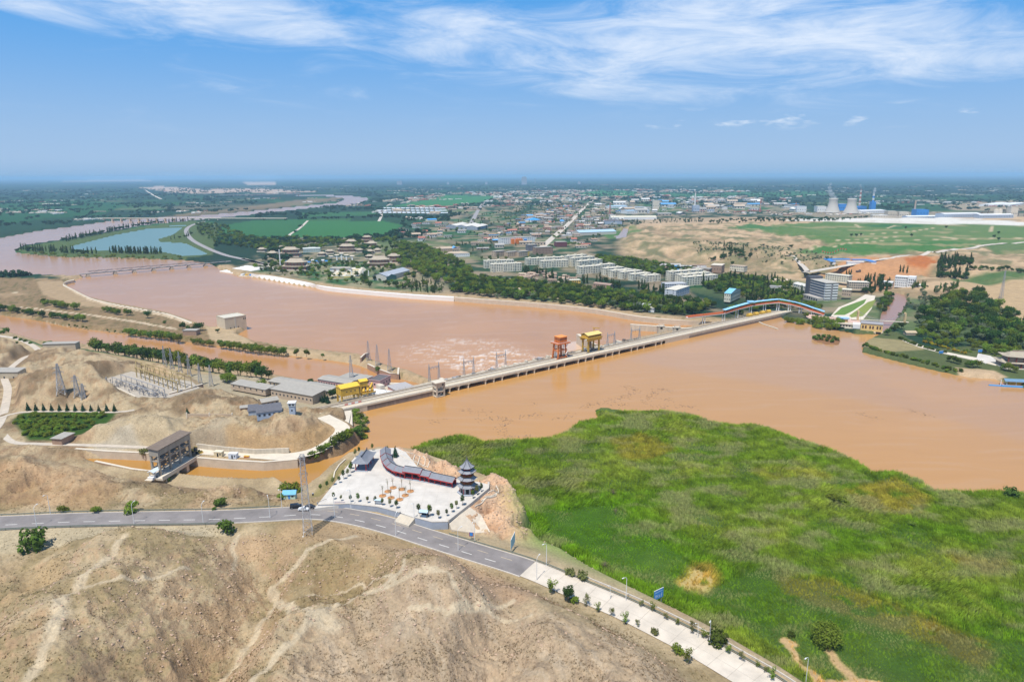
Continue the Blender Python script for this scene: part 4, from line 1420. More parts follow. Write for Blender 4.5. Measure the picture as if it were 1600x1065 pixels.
def skirt_roof(name,z,r_in,r_out,rise,parent,flare=0.35):
 vs=[]; fs=[]
 N=4
 for k in range(N+1):
  t=k/N
  r=r_out*(1-t)+r_in*t
  zz=z+rise*(t ** 1.5)
  for j in range(12):
   a=HX+R(30*j)
   corner=(j % 2==0)
   rr=r if corner else r*math.cos(R(30))
   vs.append((rr*math.cos(a),rr*math.sin(a),zz+(flare*(1-t) ** 2 if corner else 0)))
 for k in range(N):
  for j in range(12):
   fs.append((k*12+j,k*12+(j+1) % 12,(k+1)*12+(j+1) % 12,(k+1)*12+j))
 fs.append(tuple(range(11,-1,-1)))
 if r_in<0.4:
  fs.append(tuple(range(N*12,N*12+12)))
 o=MB().poly(vs,fs).build(name,mat('pagoda_tile',(0.27,0.28,0.30),0.75,0.22,1.2,bump=0.4),parent)
 for j in range(6):
  m=MB()
  for k in range(N):
   m.beam(Vector(vs[k*12+2*j])+Vector((0,0,0.08)),Vector(vs[(k+1)*12+2*j])+Vector((0,0,0.08)),0.18,0.22)
  m.build('hip_ridge',MATS['dark_ridge'],o)
 return o

MB().prism(hexring(5.1),-0.05,0.35).build('plinth',M_STONE,pag)
_g=MB().prism(hexring(3.5),0.35,3.6).build('ground_storey',mat('pale_grey_wall',(0.52,0.50,0.47),0.85,0.1),pag)
for j in range(6):
 a=HX+R(30+60*j); rr=3.5*math.cos(R(30))
 c=Vector((rr*math.cos(a),rr*math.sin(a),0)); t=Vector((-math.sin(a),math.cos(a),0)); nrm=Vector((math.cos(a),math.sin(a),0))
 MB().poly([c-t*0.75+nrm*0.04+Vector((0,0,0.36)),c+t*0.75+nrm*0.04+Vector((0,0,0.36)),c+t*0.75+nrm*0.04+Vector((0,0,2.7)),c-t*0.75+nrm*0.04+Vector((0,0,2.7)),c-t*0.75-nrm*0.1+Vector((0,0,0.36)),c+t*0.75-nrm*0.1+Vector((0,0,0.36)),c+t*0.75-nrm*0.1+Vector((0,0,2.7)),c-t*0.75-nrm*0.1+Vector((0,0,2.7))],[(0,1,2,3),(4,7,6,5),(0,4,5,1),(2,6,7,3),(1,5,6,2),(0,3,7,4)]).build('doorway',M_DARK,pag)
 v=hexring(3.6)[j]
 MB().tube((v[0],v[1],0.35),(v[0],v[1],3.5),0.2,0.2,8).build('column',M_RED,pag)
for z,r_out,r_in,rise,storey_r,storey_h in [(3.5,5.3,3.3,1.35,2.95,2.5),(7.0,5.0,3.1,1.25,2.75,2.4),(10.4,4.6,2.6,1.1,2.3,1.2)]:
 skirt_roof('skirt_roof',z,r_in,r_out,rise,pag)
 zb=z+rise-0.1
 MB().prism(hexring(storey_r-0.6),zb-0.3,zb+storey_h).build('storey_wall',mat('dark_red_wall',(0.32,0.06,0.045),0.7,0.2),pag)
 for j in range(6):
  v=hexring(storey_r)[j]; w=hexring(storey_r)[(j+1) % 6]
  MB().tube((v[0],v[1],zb-0.2),(v[0],v[1],zb+storey_h),0.17,0.17,8).build('column',M_RED,pag)
  if storey_h>2:
   m=MB()
   vo=[x*1.14 for x in v]; wo=[x*1.14 for x in w]
   for hh in (0.35,0.95):
    m.beam((vo[0],vo[1],zb+hh),(wo[0],wo[1],zb+hh),0.09,0.12)
   for k in range(7):
    a=k/6
    x,y=vo[0]*(1-a)+wo[0]*a,vo[1]*(1-a)+wo[1]*a
    m.beam((x,y,zb-0.1),(x,y,zb+1.05),0.09)
   m.build('balcony_rail',M_TIMBER,pag)
 MB().prism(hexring(storey_r+0.15),zb+storey_h-0.25,zb+storey_h+0.05).build('eave_beam',M_RED,pag)
_top=skirt_roof('top_roof',12.6,0.2,3.7,3.6,pag,0.3)
MB().ring([(0.3,16.0),(0.42,16.3),(0.2,16.6),(0.3,16.9),(0.1,17.3),(0.03,18.1)],8).build('finial',MATS['dark_ridge'],_top)

# ------------------------------------------------------------------ plaza fittings
PITS=[(597.7,774.5),(606.2,767.7),(614.3,761.9),(628.1,764.3),(641.3,767.4),(633.2,773.9),(611,777.6),(624.4,780.4)]
M_SOIL=mat('orange_soil',(0.50,0.24,0.09),0.95,0.2,1.5)
M_BARK=mat('grey_bark',(0.22,0.17,0.12),0.9,0.25,2.0)
M_BARKP=mat('pale_bark',(0.30,0.24,0.17),0.9,0.2,2.0)
pit0=None
for k,(u,v) in enumerate(PITS):
 p=P(u,v,PLAZA_Z)
 if pit0 is None:
  t=thing('tree_pit','','planter',p,0,'round planting rings on the plaza')
  MB().ring([(1.55,-0.05),(1.55,0.28),(1.32,0.28),(1.32,0.1)],20,close=False).build('rim',mat('rim_brick',(0.50,0.27,0.13),0.9,0.2),t)
  MB().ring([(1.33,0.0),(1.33,0.14),(0.6,0.24),(0.05,0.26)],20).build('soil',M_SOIL,t)
  pit0=t
 else:
  t=copy_thing(pit0,p,0)
 t['label']='round orange planting ring, number %d along from the left corner of the plaza cluster' % (k+1)
_PITN=['leftmost of the eight orange planting rings on the plaza','second orange planting ring from the left, back row','rearmost orange planting ring, nearest the gallery','orange planting ring in the back row, right of the rearmost','rightmost of the eight orange planting rings','orange planting ring just in front of the rightmost one','orange planting ring second from left in the front row','frontmost orange planting ring, nearest the road']
_pits=[o for o in COL.objects if o.name.startswith('tree_pit')]
for o,l in zip(_pits,_PITN):
 o['label']=l

def bare_tree(name,label,p,h,seed,lean=0.0):
 rnd=random.Random(seed)
 t=thing(name,label,'tree',p,rnd.random()*6,'staked young trees in the planting rings')
 MB().tube((0,0,0.1),(lean,0,h*0.5),0.13,0.10,6).tube((lean,0,h*0.5),(lean*1.3,0.1,h*0.8),0.10,0.05,6).build('trunk',M_BARKP,t)
 m=MB(); lf=MB()
 for k in range(7):
  a=rnd.random()*6.28; z0=h*rnd.uniform(0.45,0.75)
  q=Vector((lean+math.cos(a)*rnd.uniform(0.3,0.8),math.sin(a)*rnd.uniform(0.3,0.8),z0+h*rnd.uniform(0.15,0.35)))
  m.tube((lean,0,z0),q,0.05,0.015,5)
  for _ in range(5):
   c=q+Vector((rnd.uniform(-.4,.4),rnd.uniform(-.4,.4),rnd.uniform(-.5,.2)))
   s=rnd.uniform(0.08,0.16); d=Vector((rnd.uniform(-1,1),rnd.uniform(-1,1),rnd.uniform(-1,1))).normalized()*s
   e=d.orthogonal().normalized()*s
   lf.poly([c-d,c+e,c+d,c-e],[(0,1,2,3)])
 m.build('branches',M_BARKP,t)
 lf.build('leaves',mat('dull_leaf',(0.14,0.15,0.06),0.8,0.3,2.0),t)
 return t

_BT=['leftmost in a ring, broken-topped','second from the left, tall and thin','at the back in the ring nearest the gallery','forked, right of the rearmost one','rightmost, tall and bare','short, just before the rightmost one','leafy-topped, second ring of the front row','tall and bare in the frontmost ring']
for k,((u,v),h) in enumerate(zip(PITS,(5.2,6.0,5.6,5.8,6.0,4.6,4.2,6.2))):
 bare_tree('young_tree','spindly young plaza tree, ' +_BT[k],P(u,v,PLAZA_Z+0.1),h,k+3,0.1 if k else 0.5)

# notice stand, glazed case and banner on the plaza edge
def notice_stand(label,u,v,w,rot,blue):
 t=thing('notice_stand',label,'notice board',P(u,v,PLAZA_Z),rot)
 for x in (-w/2,w/2):
  MB().box(x-0.08,x+0.08,-0.08,0.08,0,2.3).build('post',M_RUST,t)
 MB().box(-w/2+0.1,w/2-0.1,-0.05,0.05,0.8,1.9).build('board',M_BLUE if blue else M_WHITE,t)
 MB().gable(-w/2-0.1,w/2+0.1,-0.35,0.35,2.25,0.3,0.15,0.08).build('roof',mat('stand_roof',(0.45,0.58,0.68),0.6,0.1),t)

notice_stand('blue-topped notice stand among saplings at the plaza front',591.5,788,3.0,R(-8),False)
t=thing('ticket_kiosk','small dark open kiosk with pale roof between two plaza saplings','kiosk',P(663,806.5,PLAZA_Z),R(-14))
for x in (-1.5,1.5):
 for y in (-0.9,0.9):
  MB().box(x-0.1,x+0.1,y-0.1,y+0.1,0,2.5).build('post',M_RUST,t)
MB().box(-1.4,1.4,0.7,0.85,0.2,2.3).build('back_panel',mat('kiosk_panel',(0.05,0.06,0.08),0.6,0.2),t)
MB().box(-1.2,1.2,-0.8,-0.55,0,1.0).build('counter',mat('kiosk_counter',(0.10,0.16,0.24),0.6,0.2),t)
MB().gable(-1.6,1.6,-1.0,1.0,2.5,0.5,0.3,0.1).build('roof',MATS['stand_roof'],t)
t=thing('banner_board','low pink and pale banner board along the plaza wall','banner',P(531,787,PLAZA_Z),R(1))
for x in (-1.9,0,1.9):
 MB().box(x-0.05,x+0.05,-0.05,0.05,0,1.2).build('post',M_STEEL,t)
MB().box(-2.3,2.3,-0.1,-0.06,0.35,1.25).build('panel',mat('banner_pink',(0.62,0.34,0.33),0.7,0.15),t)
MB().box(-2.3,2.3,-0.13,-0.101,0.85,1.2).build('stripe',M_WHITE,t)

def bin_(label,p):
 t=thing('litter_bin',label,'bin',p)
 MB().ring([(0.38,0),(0.42,0.9),(0.36,0.95)],10).build('body',mat('bin_dark',(0.06,0.05,0.045),0.6,0.2),t)
 MB().ring([(0.44,0.95),(0.40,1.12),(0.15,1.2)],10).build('lid',M_STEEL,t)

bin_('dark round bin at the left end of the low plaza wall',P(498.5,792.5,12.2))
bin_('dark round bin beside the plaza steps',P(621.8,809.5,11.4))
bin_('dark round bin at the left corner of the plaza, near the water',P(489,773.5,12.6))

# fallen cross-bar barrier near the cars
t=thing('road_barrier','striped boom barrier on a post behind the parked cars','barrier',P(496,787.5,12.6),R(35))
MB().box(-0.2,0.2,-0.2,0.2,-0.6,1.0).build('post',M_STEEL,t)
MB().beam((0,0,0.95),(4.2,0,1.4),0.12).build('boom',M_RUST,t)

# ------------------------------------------------------------------ cars
def car(name,label,p,rz,paint,kind):
 t=thing(name,label,'car',p,rz)
 if kind=='van':
  Lh,Wd=2.45,0.92
  prof=[(-Lh,0.35),(-Lh,1.1),(-Lh+0.1,1.78),(-1.6,1.86),(0.7,1.84),(1.45,1.15),(2.3,0.98),(Lh,0.7),(Lh,0.35)]
  glass=(0.75,1.45,1.2,1.74); roofline=1.84
 else:
  Lh,Wd=2.2,0.88
  prof=[(-Lh,0.35),(-Lh,0.85),(-1.95,0.98),(-1.35,1.05),(-0.85,1.42),(0.35,1.44),(1.0,1.0),(2.0,0.85),(Lh,0.65),(Lh,0.35)]
  glass=(0.4,1.0,1.05,1.36); roofline=1.44
 n=len(prof)
 vs=[]
 for y,k in ((-1,1),(1,1)):
  for x,z in prof:
   tuck=0.86 if z>1.25 else 1.0
   vs.append((x,y*Wd*tuck,z))
 fs=[tuple(range(n)),tuple(range(2*n-1,n-1,-1))]+[(i,i+n,(i+1) % n+n,(i+1) % n) for i in range(n)]
 b=MB().poly(vs,fs).build('body',paint,t)
 g=M_GLASS
 w=Wd*0.93
 if kind=='van':
  sx=[(-2.2,-0.95),(-0.85,0.35),(0.45,0.95)]
  ws=[(0.74,1.82),(1.42,1.2)]
 else:
  sx=[(-1.05,-0.25),(-0.15,0.6)]
  ws=[(0.38,1.42),(0.97,1.03)]
 for y in (-1,1):
  for x0,x1 in sx:
   z0,z1=glass[2]-0.02,glass[3]-0.04
   MB().poly([(x0,y*Wd*0.99+y*0.01,z0),(x1,y*Wd*0.99+y*0.01,z0),(x1-0.08,y*Wd*0.9+y*0.01,z1),(x0+0.04,y*Wd*0.9+y*0.01,z1),(x0,y*Wd*0.8,z0),(x1,y*Wd*0.8,z0),(x1-0.08,y*Wd*0.8,z1),(x0+0.04,y*Wd*0.8,z1)],[(0,1,2,3),(7,6,5,4),(0,4,5,1),(2,6,7,3),(1,5,6,2),(0,3,7,4)]).build('side_window',g,t)
 (xa,za),(xb,zb)=ws
 MB().poly([(xb+0.03,-w,zb+0.02),(xb+0.03,w,zb+0.02),(xa+0.03,w*0.88,za),(xa+0.03,-w*0.88,za),(xb-0.1,-w,zb),(xb-0.1,w,zb),(xa-0.1,w*0.88,za-0.02),(xa-0.1,-w*0.88,za-0.02)],[(0,1,2,3),(7,6,5,4),(0,4,5,1),(2,6,7,3),(1,5,6,2),(0,3,7,4)]).build('windscreen',g,t)
 for x in (-Lh+0.85,Lh-0.85):
  for y in (-1,1):
   wh=MB().tube((x,y*(Wd-0.2),0.33),(x,y*(Wd+0.02),0.33),0.33,0.33,14).build('wheel',mat('tyre',(0.02,0.02,0.02),0.9,0.1),t)
   MB().tube((x,y*(Wd+0.021),0.33),(x,y*(Wd+0.04),0.33),0.2,0.2,10).build('rim',M_STEEL,wh)
 for y in (-1,1):
  MB().box(Lh-0.1,Lh+0.02,y*0.62-0.2,y*0.62+0.2,0.62,0.76).build('headlight',M_WHITE,t)
 return t

M_CBLACK=mat('black_car_paint',(0.012,0.013,0.018),0.2,0.1,spec=0.6)
M_CWHITE=mat('white_car_paint',(0.75,0.75,0.74),0.25,0.05,spec=0.6)
car('parked_van','dark grey van parked on the verge left of the pylon',P(462.5,792.5,12.25),R(14),M_CBLACK,'van')
car('parked_car','white car parked behind the pylon legs by the road',P(474.5,796.5,12.2),R(2),M_CWHITE,'sedan')
car('parked_car','black car parked at the plaza corner, right of the white car',P(485,792.5,12.2),R(-12),M_CBLACK,'sedan')

# hut
t=thing('hut','small pale green hut with sky-blue roof by the water','hut',G(453.5,777),R(4))
MB().box(-2.6,2.6,-1.7,1.7,-0.6,2.5).build('wall',mat('hut_green',(0.50,0.62,0.48),0.8,0.1),t)
MB().gable(-2.6,2.6,-1.7,1.7,2.5,1.1,0.4,0.12).build('roof',mat('hut_roof',(0.15,0.42,0.62),0.6,0.12),t)
MB().box(-0.4,0.4,-1.76,-1.69,0,1.9).build('door',M_BLUE,t)
MB().box(1.0,1.9,-1.75,-1.69,1.0,1.8).build('window',M_GLASS,t)

# roadside boards
def board(name,label,p,rz,w,h,z0,panel_m,posts=2,glyph=None,cat='sign'):
 t=thing(name,label,cat,p,rz)
 for x in ([-w*0.35,w*0.35] if posts==2 else [0]):
  MB().box(x-0.1,x+0.1,0.06,0.26,-0.5,z0+h*0.9).build('post',M_STEEL,t)
 pn=MB().box(-w/2,w/2,-0.05,0.05,z0,z0+h).build('panel',panel_m,t)
 MB().box(-w/2-0.06,w/2+0.06,-0.08,0.08,z0+h,z0+h+0.15).build('frame',M_WHITE,t)
 if glyph:
  glyph(pn,w,h,z0)
 return t

def strokes(pn,w,h,z0):
 """a small line of writing over four large characters, as far as it can be made out"""
 ink=mat('sign_lettering',(0.55,0.75,0.86),0.6,0.05)
 rnd=random.Random(5)
 m=MB()
 for k in range(7):
  x=-w*0.40+k*w*0.115
  zt=z0+h*0.70
  for _ in range(2):
   m.box(x,x+w*0.08,-0.056,-0.051,zt+h*0.015,zt+h*0.05); zt += h*0.09
  m.box(x+w*0.03,x+w*0.05,-0.058,-0.0565,z0+h*0.69,z0+h*0.86)
 m.build('lettering',ink,pn)
 for k,segs in enumerate([[(0,0,.12,1),(.7,0,.12,1),(.0,.85,.8,.12),(.3,.3,.25,.5)],[(0,0,.12,.9),(.5,0,.12,1),(.5,0,.45,.12),(0.0,.5,.9,.1)],[(.05,0,.12,1),(.05,0,.8,.14),(.5,.35,.35,.1),(.4,.1,.1,.6)],[(.1,0,.14,1),(.7,0,.14,1),(.1,.9,.75,.12),(.1,.45,.75,.12),(.1,0,.75,.12)]]):
  x0=-w*0.36+k*w*0.195; s=w*0.15; hh=h*0.38
  m=MB()
  for j,(a,b,c,d) in enumerate(segs):
   m.box(x0+a*s,x0+(a+c)*s,-0.0515-0.002*(j+1),-0.051,z0+h*0.14+b*hh,z0+h*0.14+(b+d)*hh)
  m.build('character',mat('sign_lettering_bold',(0.72,0.80,0.80),0.6,0.05),pn)

board('blue_board','blue roadside board with white writing standing in the reeds',P(1028,951,1.5),R(35),4.6,3.6,4.2,M_BLUE,2,strokes)
board('billboard','tall pale blue billboard seen almost edge-on below the rock',P(801.5,861,8.4),R(76),6.5,4.2,2.4,mat('billboard_face',(0.34,0.55,0.62),0.6,0.15),2)
board('notice_sign','small red-framed blue sign on the verge below the plaza',P(736.5,842,10.2),R(-8),1.7,1.8,1.3,mat('sign_red',(0.35,0.06,0.05),0.6,0.1),1,lambda pn,w,h,z0:MB().box(-w*.36,w*.36,-0.06,-0.051,z0+.2,z0+h-.2).build('face',M_BLUE,pn))

# beams of the slope frame on the rock below the gallery, and by the pagoda
def slope_frame(label,lines):
 t=thing('slope_lattice',label,'slope frame',(0,0,0))
 o=None
 for ln in lines:
  pts=[G(u,v)+Vector((0,0,0.25)) for u,v in ln]
  if o is None:
   o=pts[0].copy(); t.location=o
  m=MB()
  for a,b in zip(pts,pts[1:]):
   n=max(1,int((b-a).length/1.5))
   prev=a
   for k in range(1,n+1):
    q=a+(b-a)*(k/n); q.z=hz(q.x,q.y)+0.2
    m.beam(prev-o,q-o,0.4,0.5); prev=q
  m.build('beam',M_CONC_L,t)

slope_frame('pale concrete beam lattice on the tan slope behind the gallery',[[(624,706),(640,708),(655,713),(672,722)],[(648,712),(645,722)],[(657,714),(652,727)],[(665,718),(661,729)],[(671,722),(668,731)],[(626,712),(645,721),(668,730)]])
slope_frame('pale ladder-like concrete frame on the rock beside the pagoda',[[(742,792),(765,777),(775,775),(779,768),(775,759)],[(752,783),(772,776)],[(757,777),(775,772)],[(762,771),(778,769)]])
# low dyke wall on the left slope of the headland
_pts=[G(u,v) for u,v in [(521,748),(523,738),(530,727),(540,718)]]
tag(strip([p-_pts[0] for p in _pts],0.3,0.3,0.6,1.2).build('slope_wall',M_CONC_L),'narrow pale wall on the grassy slope left of the pavilion','wall').location=_pts[0]
# ------------------------------------------------------------------ the dam
DZ=4.2
_A,_B=P(500,648.3,DZ),P(1232,487.6,DZ)
_dv=(_B-_A); DAM_L=_dv.length; _dv.normalize()
DAM_ROT=math.atan2(_dv.y,_dv.x)
_dn=Vector((-_dv.y,_dv.x,0))            # downstream

def ds(u):
 """distance along the dam of the point of its upstream edge shown at column u"""
 v=645+(u-515)*(488-645)/(1230-515)
 return (P(u,v,DZ)-_A).dot(_dv)

def dxy(u,v,z=DZ):
 """photo point at height z -> dam coordinates"""
 p=P(u,v,z)-_A
 return p.dot(_dv),p.dot(_dn)

dam=thing('dam','long concrete barrage crossing the brown reservoir with dark sluice bays','dam',(_A.x,_A.y,0),DAM_ROT)
s0,s1,s2,s3=ds(574),ds(690),ds(1042),ds(1222)
DW=17.0
MB().box(-6,DAM_L+8,0.0,6.6,3.45,DZ).build('roadway',mat('dam_roadway',(0.60,0.52,0.39),0.9,0.12,0.3),dam)
MB().box(-6,DAM_L+8,6.6,DW,2.6,DZ-0.35).build('crane_deck',mat('crane_deck',(0.40,0.335,0.25),0.9,0.2,0.5),dam)
MB().box(-6,s0,0.15,DW-0.2,-8,3.45).build('abutment',M_CONC,dam)
MB().box(s0,s1,0.35,1.2,-4,3.45).build('upstream_wall',M_CONC_D,dam)
MB().box(s2,s3+8,0.35,1.2,-4,1.9).build('upstream_wall',M_CONC_D,dam)
MB().box(s2,s3+8,0.2,1.2,1.9,3.45).build('upstream_wall',M_CONC,dam)
MB().box(ds(1040),ds(1077),0.05,1.0,-3,3.45).build('gate_block',mat('gate_block',(0.56,0.47,0.35),0.9,0.15),dam)
MB().box(s1,s2,9.5,10.3,-4,2.6).build('bay_back_wall',mat('painted_bay_shade',(0.07,0.055,0.045),0.8,0.2),dam)  # near-black colour puts the shade inside the bays onto this wall
MB().box(s0,DAM_L+8,10.3,DW-0.3,-14,2.6).build('downstream_block',M_CONC,dam)
MB().box(s1,s2,0.0,0.55,3.0,3.45).build('edge_beam',M_CONC,dam)
PIER_U=[703,717,732,746,759,772,785,797,810,823,835.5,847,858,870.5,882.5,893,904,915.5,927,937,947,957.5,968,977,987,996.5,1006.5,1016,1025,1034]
_pm=None
for k,u in enumerate(PIER_U):
 if k % 4==3 and k<29:
  continue
 x=ds(u)
 if _pm is None:
  m=MB()
  m.poly([(-0.55,0.3,-4),(0,-0.4,-4),(0.55,0.3,-4),(0.55,9.5,-4),(-0.55,9.5,-4),(-0.55,0.3,2.3),(0,-0.4,2.3),(0.55,0.3,2.3),(0.55,9.5,2.3),(-0.55,9.5,2.3)],[(0,1,6,5),(1,2,7,6),(2,3,8,7),(3,4,9,8),(4,0,5,9),(5,6,7,8,9)])
  m.poly([(-0.55,-0.1,2.3),(0.55,-0.1,2.3),(0.55,2.5,2.3),(-0.55,2.5,2.3),(-1.0,-0.3,3.0),(1.0,-0.3,3.0),(1.0,2.5,3.0),(-1.0,2.5,3.0)],[(0,1,5,4),(1,2,6,5),(2,3,7,6),(3,0,4,7),(4,5,6,7)])
  _pm=m.build('pier',M_CONC,dam); o=_pm
 else:
  o=_pm.copy(); COL.objects.link(o); o.parent=dam
 o.location=(x,0,0)
# crane rails, cable trough, parapets
for y in (7.6,12.4,14.6):
 MB().box(2,DAM_L,y-0.12,y+0.12,DZ-0.35,DZ-0.1).build('crane_rail',M_RUST,dam)
MB().box(2,DAM_L,9.2,10.6,DZ-0.35,DZ+0.1).build('cable_trough',M_CONC_L,dam)
MB().box(-4,DAM_L+6,6.35,6.65,DZ,DZ+0.35).build('kerb',M_CONC_L,dam)
MB().box(-4,DAM_L+6,0.0,0.25,DZ,DZ+0.55).build('parapet',M_CONC_L,dam)

def railing(y,x0,x1,step,z,h,m,nm='railing'):
 r=MB().box(x0,x1,y-0.05,y+0.05,z+h-0.08,z+h).box(x0,x1,y-0.04,y+0.04,z+h*0.5-0.04,z+h*0.5+0.04).build(nm,m,dam)
 pm=None
 x=x0
 while x <= x1:
  if pm is None:
   pm=MB().box(-0.08,0.08,-0.08,0.08,0,h).build('post',m,r); o=pm
  else:
   o=pm.copy(); COL.objects.link(o); o.parent=r
  o.location=(x,y,z)
  x += step

railing(DW-0.3,20,DAM_L,5.0,DZ-0.35,1.3,M_CONC_L)
railing(0.5,0,DAM_L,6.0,DZ,1.0,M_STEEL)
# lower downstream platform that carries the line gantries
MB().box(ds(660),ds(1030),DW,DW+9,-14,1.5).build('downstream_platform',M_CONC,dam)
rnd=random.Random(3)
for k in range(46):
 x=ds(700)+(ds(1030)-ds(700))*rnd.random()
 w=rnd.uniform(0.8,2.6)
 MB().box(x,x+w,DW+1+rnd.random()*5,DW+2.5+rnd.random()*5+1,1.5,1.5+rnd.uniform(0.8,3.0)).build('switchgear_box',rnd.choice([M_STEEL,M_CONC_L,M_RUST]),dam)

# gate tower in the water
tx,ty=dxy(682,612)
tw=thing('gate_tower','open concrete gate tower standing in the water before the dam','tower',_A+_dv*ds(682.5)+_dn*(-2.6)-Vector((0,0,DZ)),DAM_ROT)
for x in (-2.9,2.9):
 for y in (-2.2,2.2):
  MB().box(x-0.55,x+0.55,y-0.55,y+0.55,-4,9.6).build('leg',M_CONC,tw)
MB().box(-3.5,3.5,-2.8,2.8,3.7,4.5).build('landing',M_CONC,tw)
MB().box(-3.5,3.5,-2.8,2.8,0.2,0.7).build('landing',M_CONC,tw)
MB().box(-3.6,3.6,-2.9,2.9,7.2,10.4).build('cabin',M_CONC,tw)
MB().box(-4.4,4.4,-3.6,3.6,10.4,11.0).build('roof',M_CONC_L,tw)
MB().box(1.0,2.3,-2.96,-2.88,8.2,9.5).build('window',M_GLASS,tw)
MB().beam((-2.4,-2.0,0.7),(2.4,-2.0,3.9),0.9,0.25).build('stair',M_CONC_L,tw)
MB().beam((2.4,-1.0,4.5),(-2.4,-1.0,7.3),0.9,0.25).build('stair',M_CONC_L,tw)

# ------------------------------------------------------------------ gantry cranes
def on_dam(name,label,cat,u,y,z=DZ-0.35):
 p=_A+_dv*ds(u)+_dn*y
 return thing(name,label,cat,(p.x,p.y,z),DAM_ROT)

t=on_dam('gantry_crane','orange gantry crane with boxy cabin standing on the dam','crane',889,8.2)
for x in (-4.6,4.6):
 MB().box(x-1.4,x+1.4,-0.4,0.4,0.0,0.9).box(x-1.4,x+1.4,6.2,7.0,0.0,0.9).build('bogie',M_ORANGE,t)
 for y in (0,6.6):
  MB().beam((x,y,0.8),(x*0.78,y+(0.5 if y==0 else -0.5),12.6),1.15).build('leg',M_ORANGE,t)
 MB().beam((x*0.86,0.2,6.8),(x*0.86,6.4,6.8),0.7).build('side_tie',M_ORANGE,t)
MB().beam((-3.9,0.3,7.2),(3.9,0.3,7.2),0.6).beam((-3.9,6.3,7.2),(3.9,6.3,7.2),0.6).build('cross_tie',M_ORANGE,t)
MB().beam((-4.7,0.1,1.2),(4.7,0.1,1.2),0.6).build('sill_beam',M_ORANGE,t)
MB().box(-5.8,7.6,-1.6,8.2,12.5,13.3).build('platform',M_ORANGE,t)
m=MB()
for (a,b) in [((-5.8,-1.6),(7.6,-1.6)),((7.6,-1.6),(7.6,8.2)),((7.6,8.2),(-5.8,8.2)),((-5.8,8.2),(-5.8,-1.6))]:
 m.beam((a[0],a[1],14.2),(b[0],b[1],14.2),0.12).beam((a[0],a[1],13.75),(b[0],b[1],13.75),0.12)
m.build('handrail',M_WHITE,t)
cb=MB().box(-3.0,4.6,-0.3,6.6,13.3,18.0).build('cabin',M_ORANGE,t)
MB().box(-3.05,4.65,-0.35,6.65,16.0,16.6).build('slogan_band',mat('slogan_dark',(0.10,0.04,0.02),0.6,0.3,2.5),cb)
MB().box(-3.3,4.9,-0.6,6.9,18.0,18.5).build('roof',mat('orange_roof',(0.80,0.30,0.07),0.55,0.12),cb)
m=MB()
for k in range(4):
 z0=0.8+k*2.9
 xx=(3.0,5.4)
 a,b=(xx[0],xx[1]) if k % 2 else (xx[1],xx[0])
 m.beam((a,-0.9,z0),(b,-0.9,z0+2.9),0.6,0.2)
m.build('stair',M_WHITE,t)

t=on_dam('gantry_crane','yellow gantry crane with long gabled roof and small jib','crane',938,8.2)
for x in (-6.2,6.2):
 for y in (0,6.8):
  MB().box(x-1.6,x+1.6,y-0.45,y+0.45,0,0.9).build('bogie',M_RUST,t)
  MB().beam((x,y,0.8),(x,y,11.0),1.2).build('leg',mat('ochre_paint',(0.46,0.29,0.05),0.6,0.2,0.6),t)
 MB().beam((x,0.6,4.5),(x,6.2,4.5),0.6).build('side_tie',MATS['ochre_paint'],t)
MB().box(-8.0,8.0,-1.4,0.4,10.4,12.4).build('main_girder',M_YELLOW,t)
MB().box(-8.0,8.0,6.4,8.2,10.4,12.4).build('main_girder',M_YELLOW,t)
MB().box(-8.6,8.6,-1.9,8.6,12.4,13.2).build('platform',MATS['ochre_paint'],t)
MB().box(-7.6,7.6,-0.9,7.6,13.2,15.6).build('machine_house',M_YELLOW,t)
MB().gable(-7.6,7.6,-0.9,7.6,15.6,1.3,0.7,0.2).build('roof',mat('yellow_roof',(0.74,0.56,0.20),0.6,0.12),t)
m=MB()
for k in range(12):
 x=-7+k*1.25
 m.box(x,x+0.7,-0.98,-0.88,14.0,15.0)
_o=m.build('vents',M_DARK,t); _o['kind']='stuff'
MB().tube((5.4,5.5,15.6),(5.4,5.5,19.6),0.35,0.35,8).build('jib_post',M_YELLOW,t)
MB().beam((3.6,5.5,19.8),(10.4,4.2,18.6),0.7,0.6).build('jib_arm',M_YELLOW,t)
MB().box(-1.2,0.2,2.6,4.0,2.8,10.4).build('hoist',M_RUST,t)
MB().box(1.5,4.5,2,5,0.0,2.2).build('gate_leaf',M_CONC_D,t)

# ------------------------------------------------------------------ lattice masts
def lattice(mb,c,hw0,hw1,z0,z1,n,bw,cx2=None):
 """four-legged braced shaft"""
 c=Vector((c[0],c[1],0)); c2=c if cx2 is None else Vector((cx2[0],cx2[1],0))
 lv=[]
 for k in range(n+1):
  t=k/n
  t2=1-(1-t) ** 1.25
  h=hw0*(1-t2)+hw1*t2
  z=z0+(z1-z0)*t2
  o=c*(1-t2)+c2*t2
  lv.append([o+Vector((sx*h,sy*h,z)) for sx,sy in ((-1,-1),(1,-1),(1,1),(-1,1))])
 for j in range(4):
  mb.beam(lv[0][j],lv[-1][j],bw*1.4)
 for k in range(n):
  for j in range(4):
   a,b=lv[k],lv[k+1]
   mb.beam(a[j],b[(j+1) % 4],bw); mb.beam(a[(j+1) % 4],b[j],bw)
   mb.beam(b[j],b[(j+1) % 4],bw)
 return mb

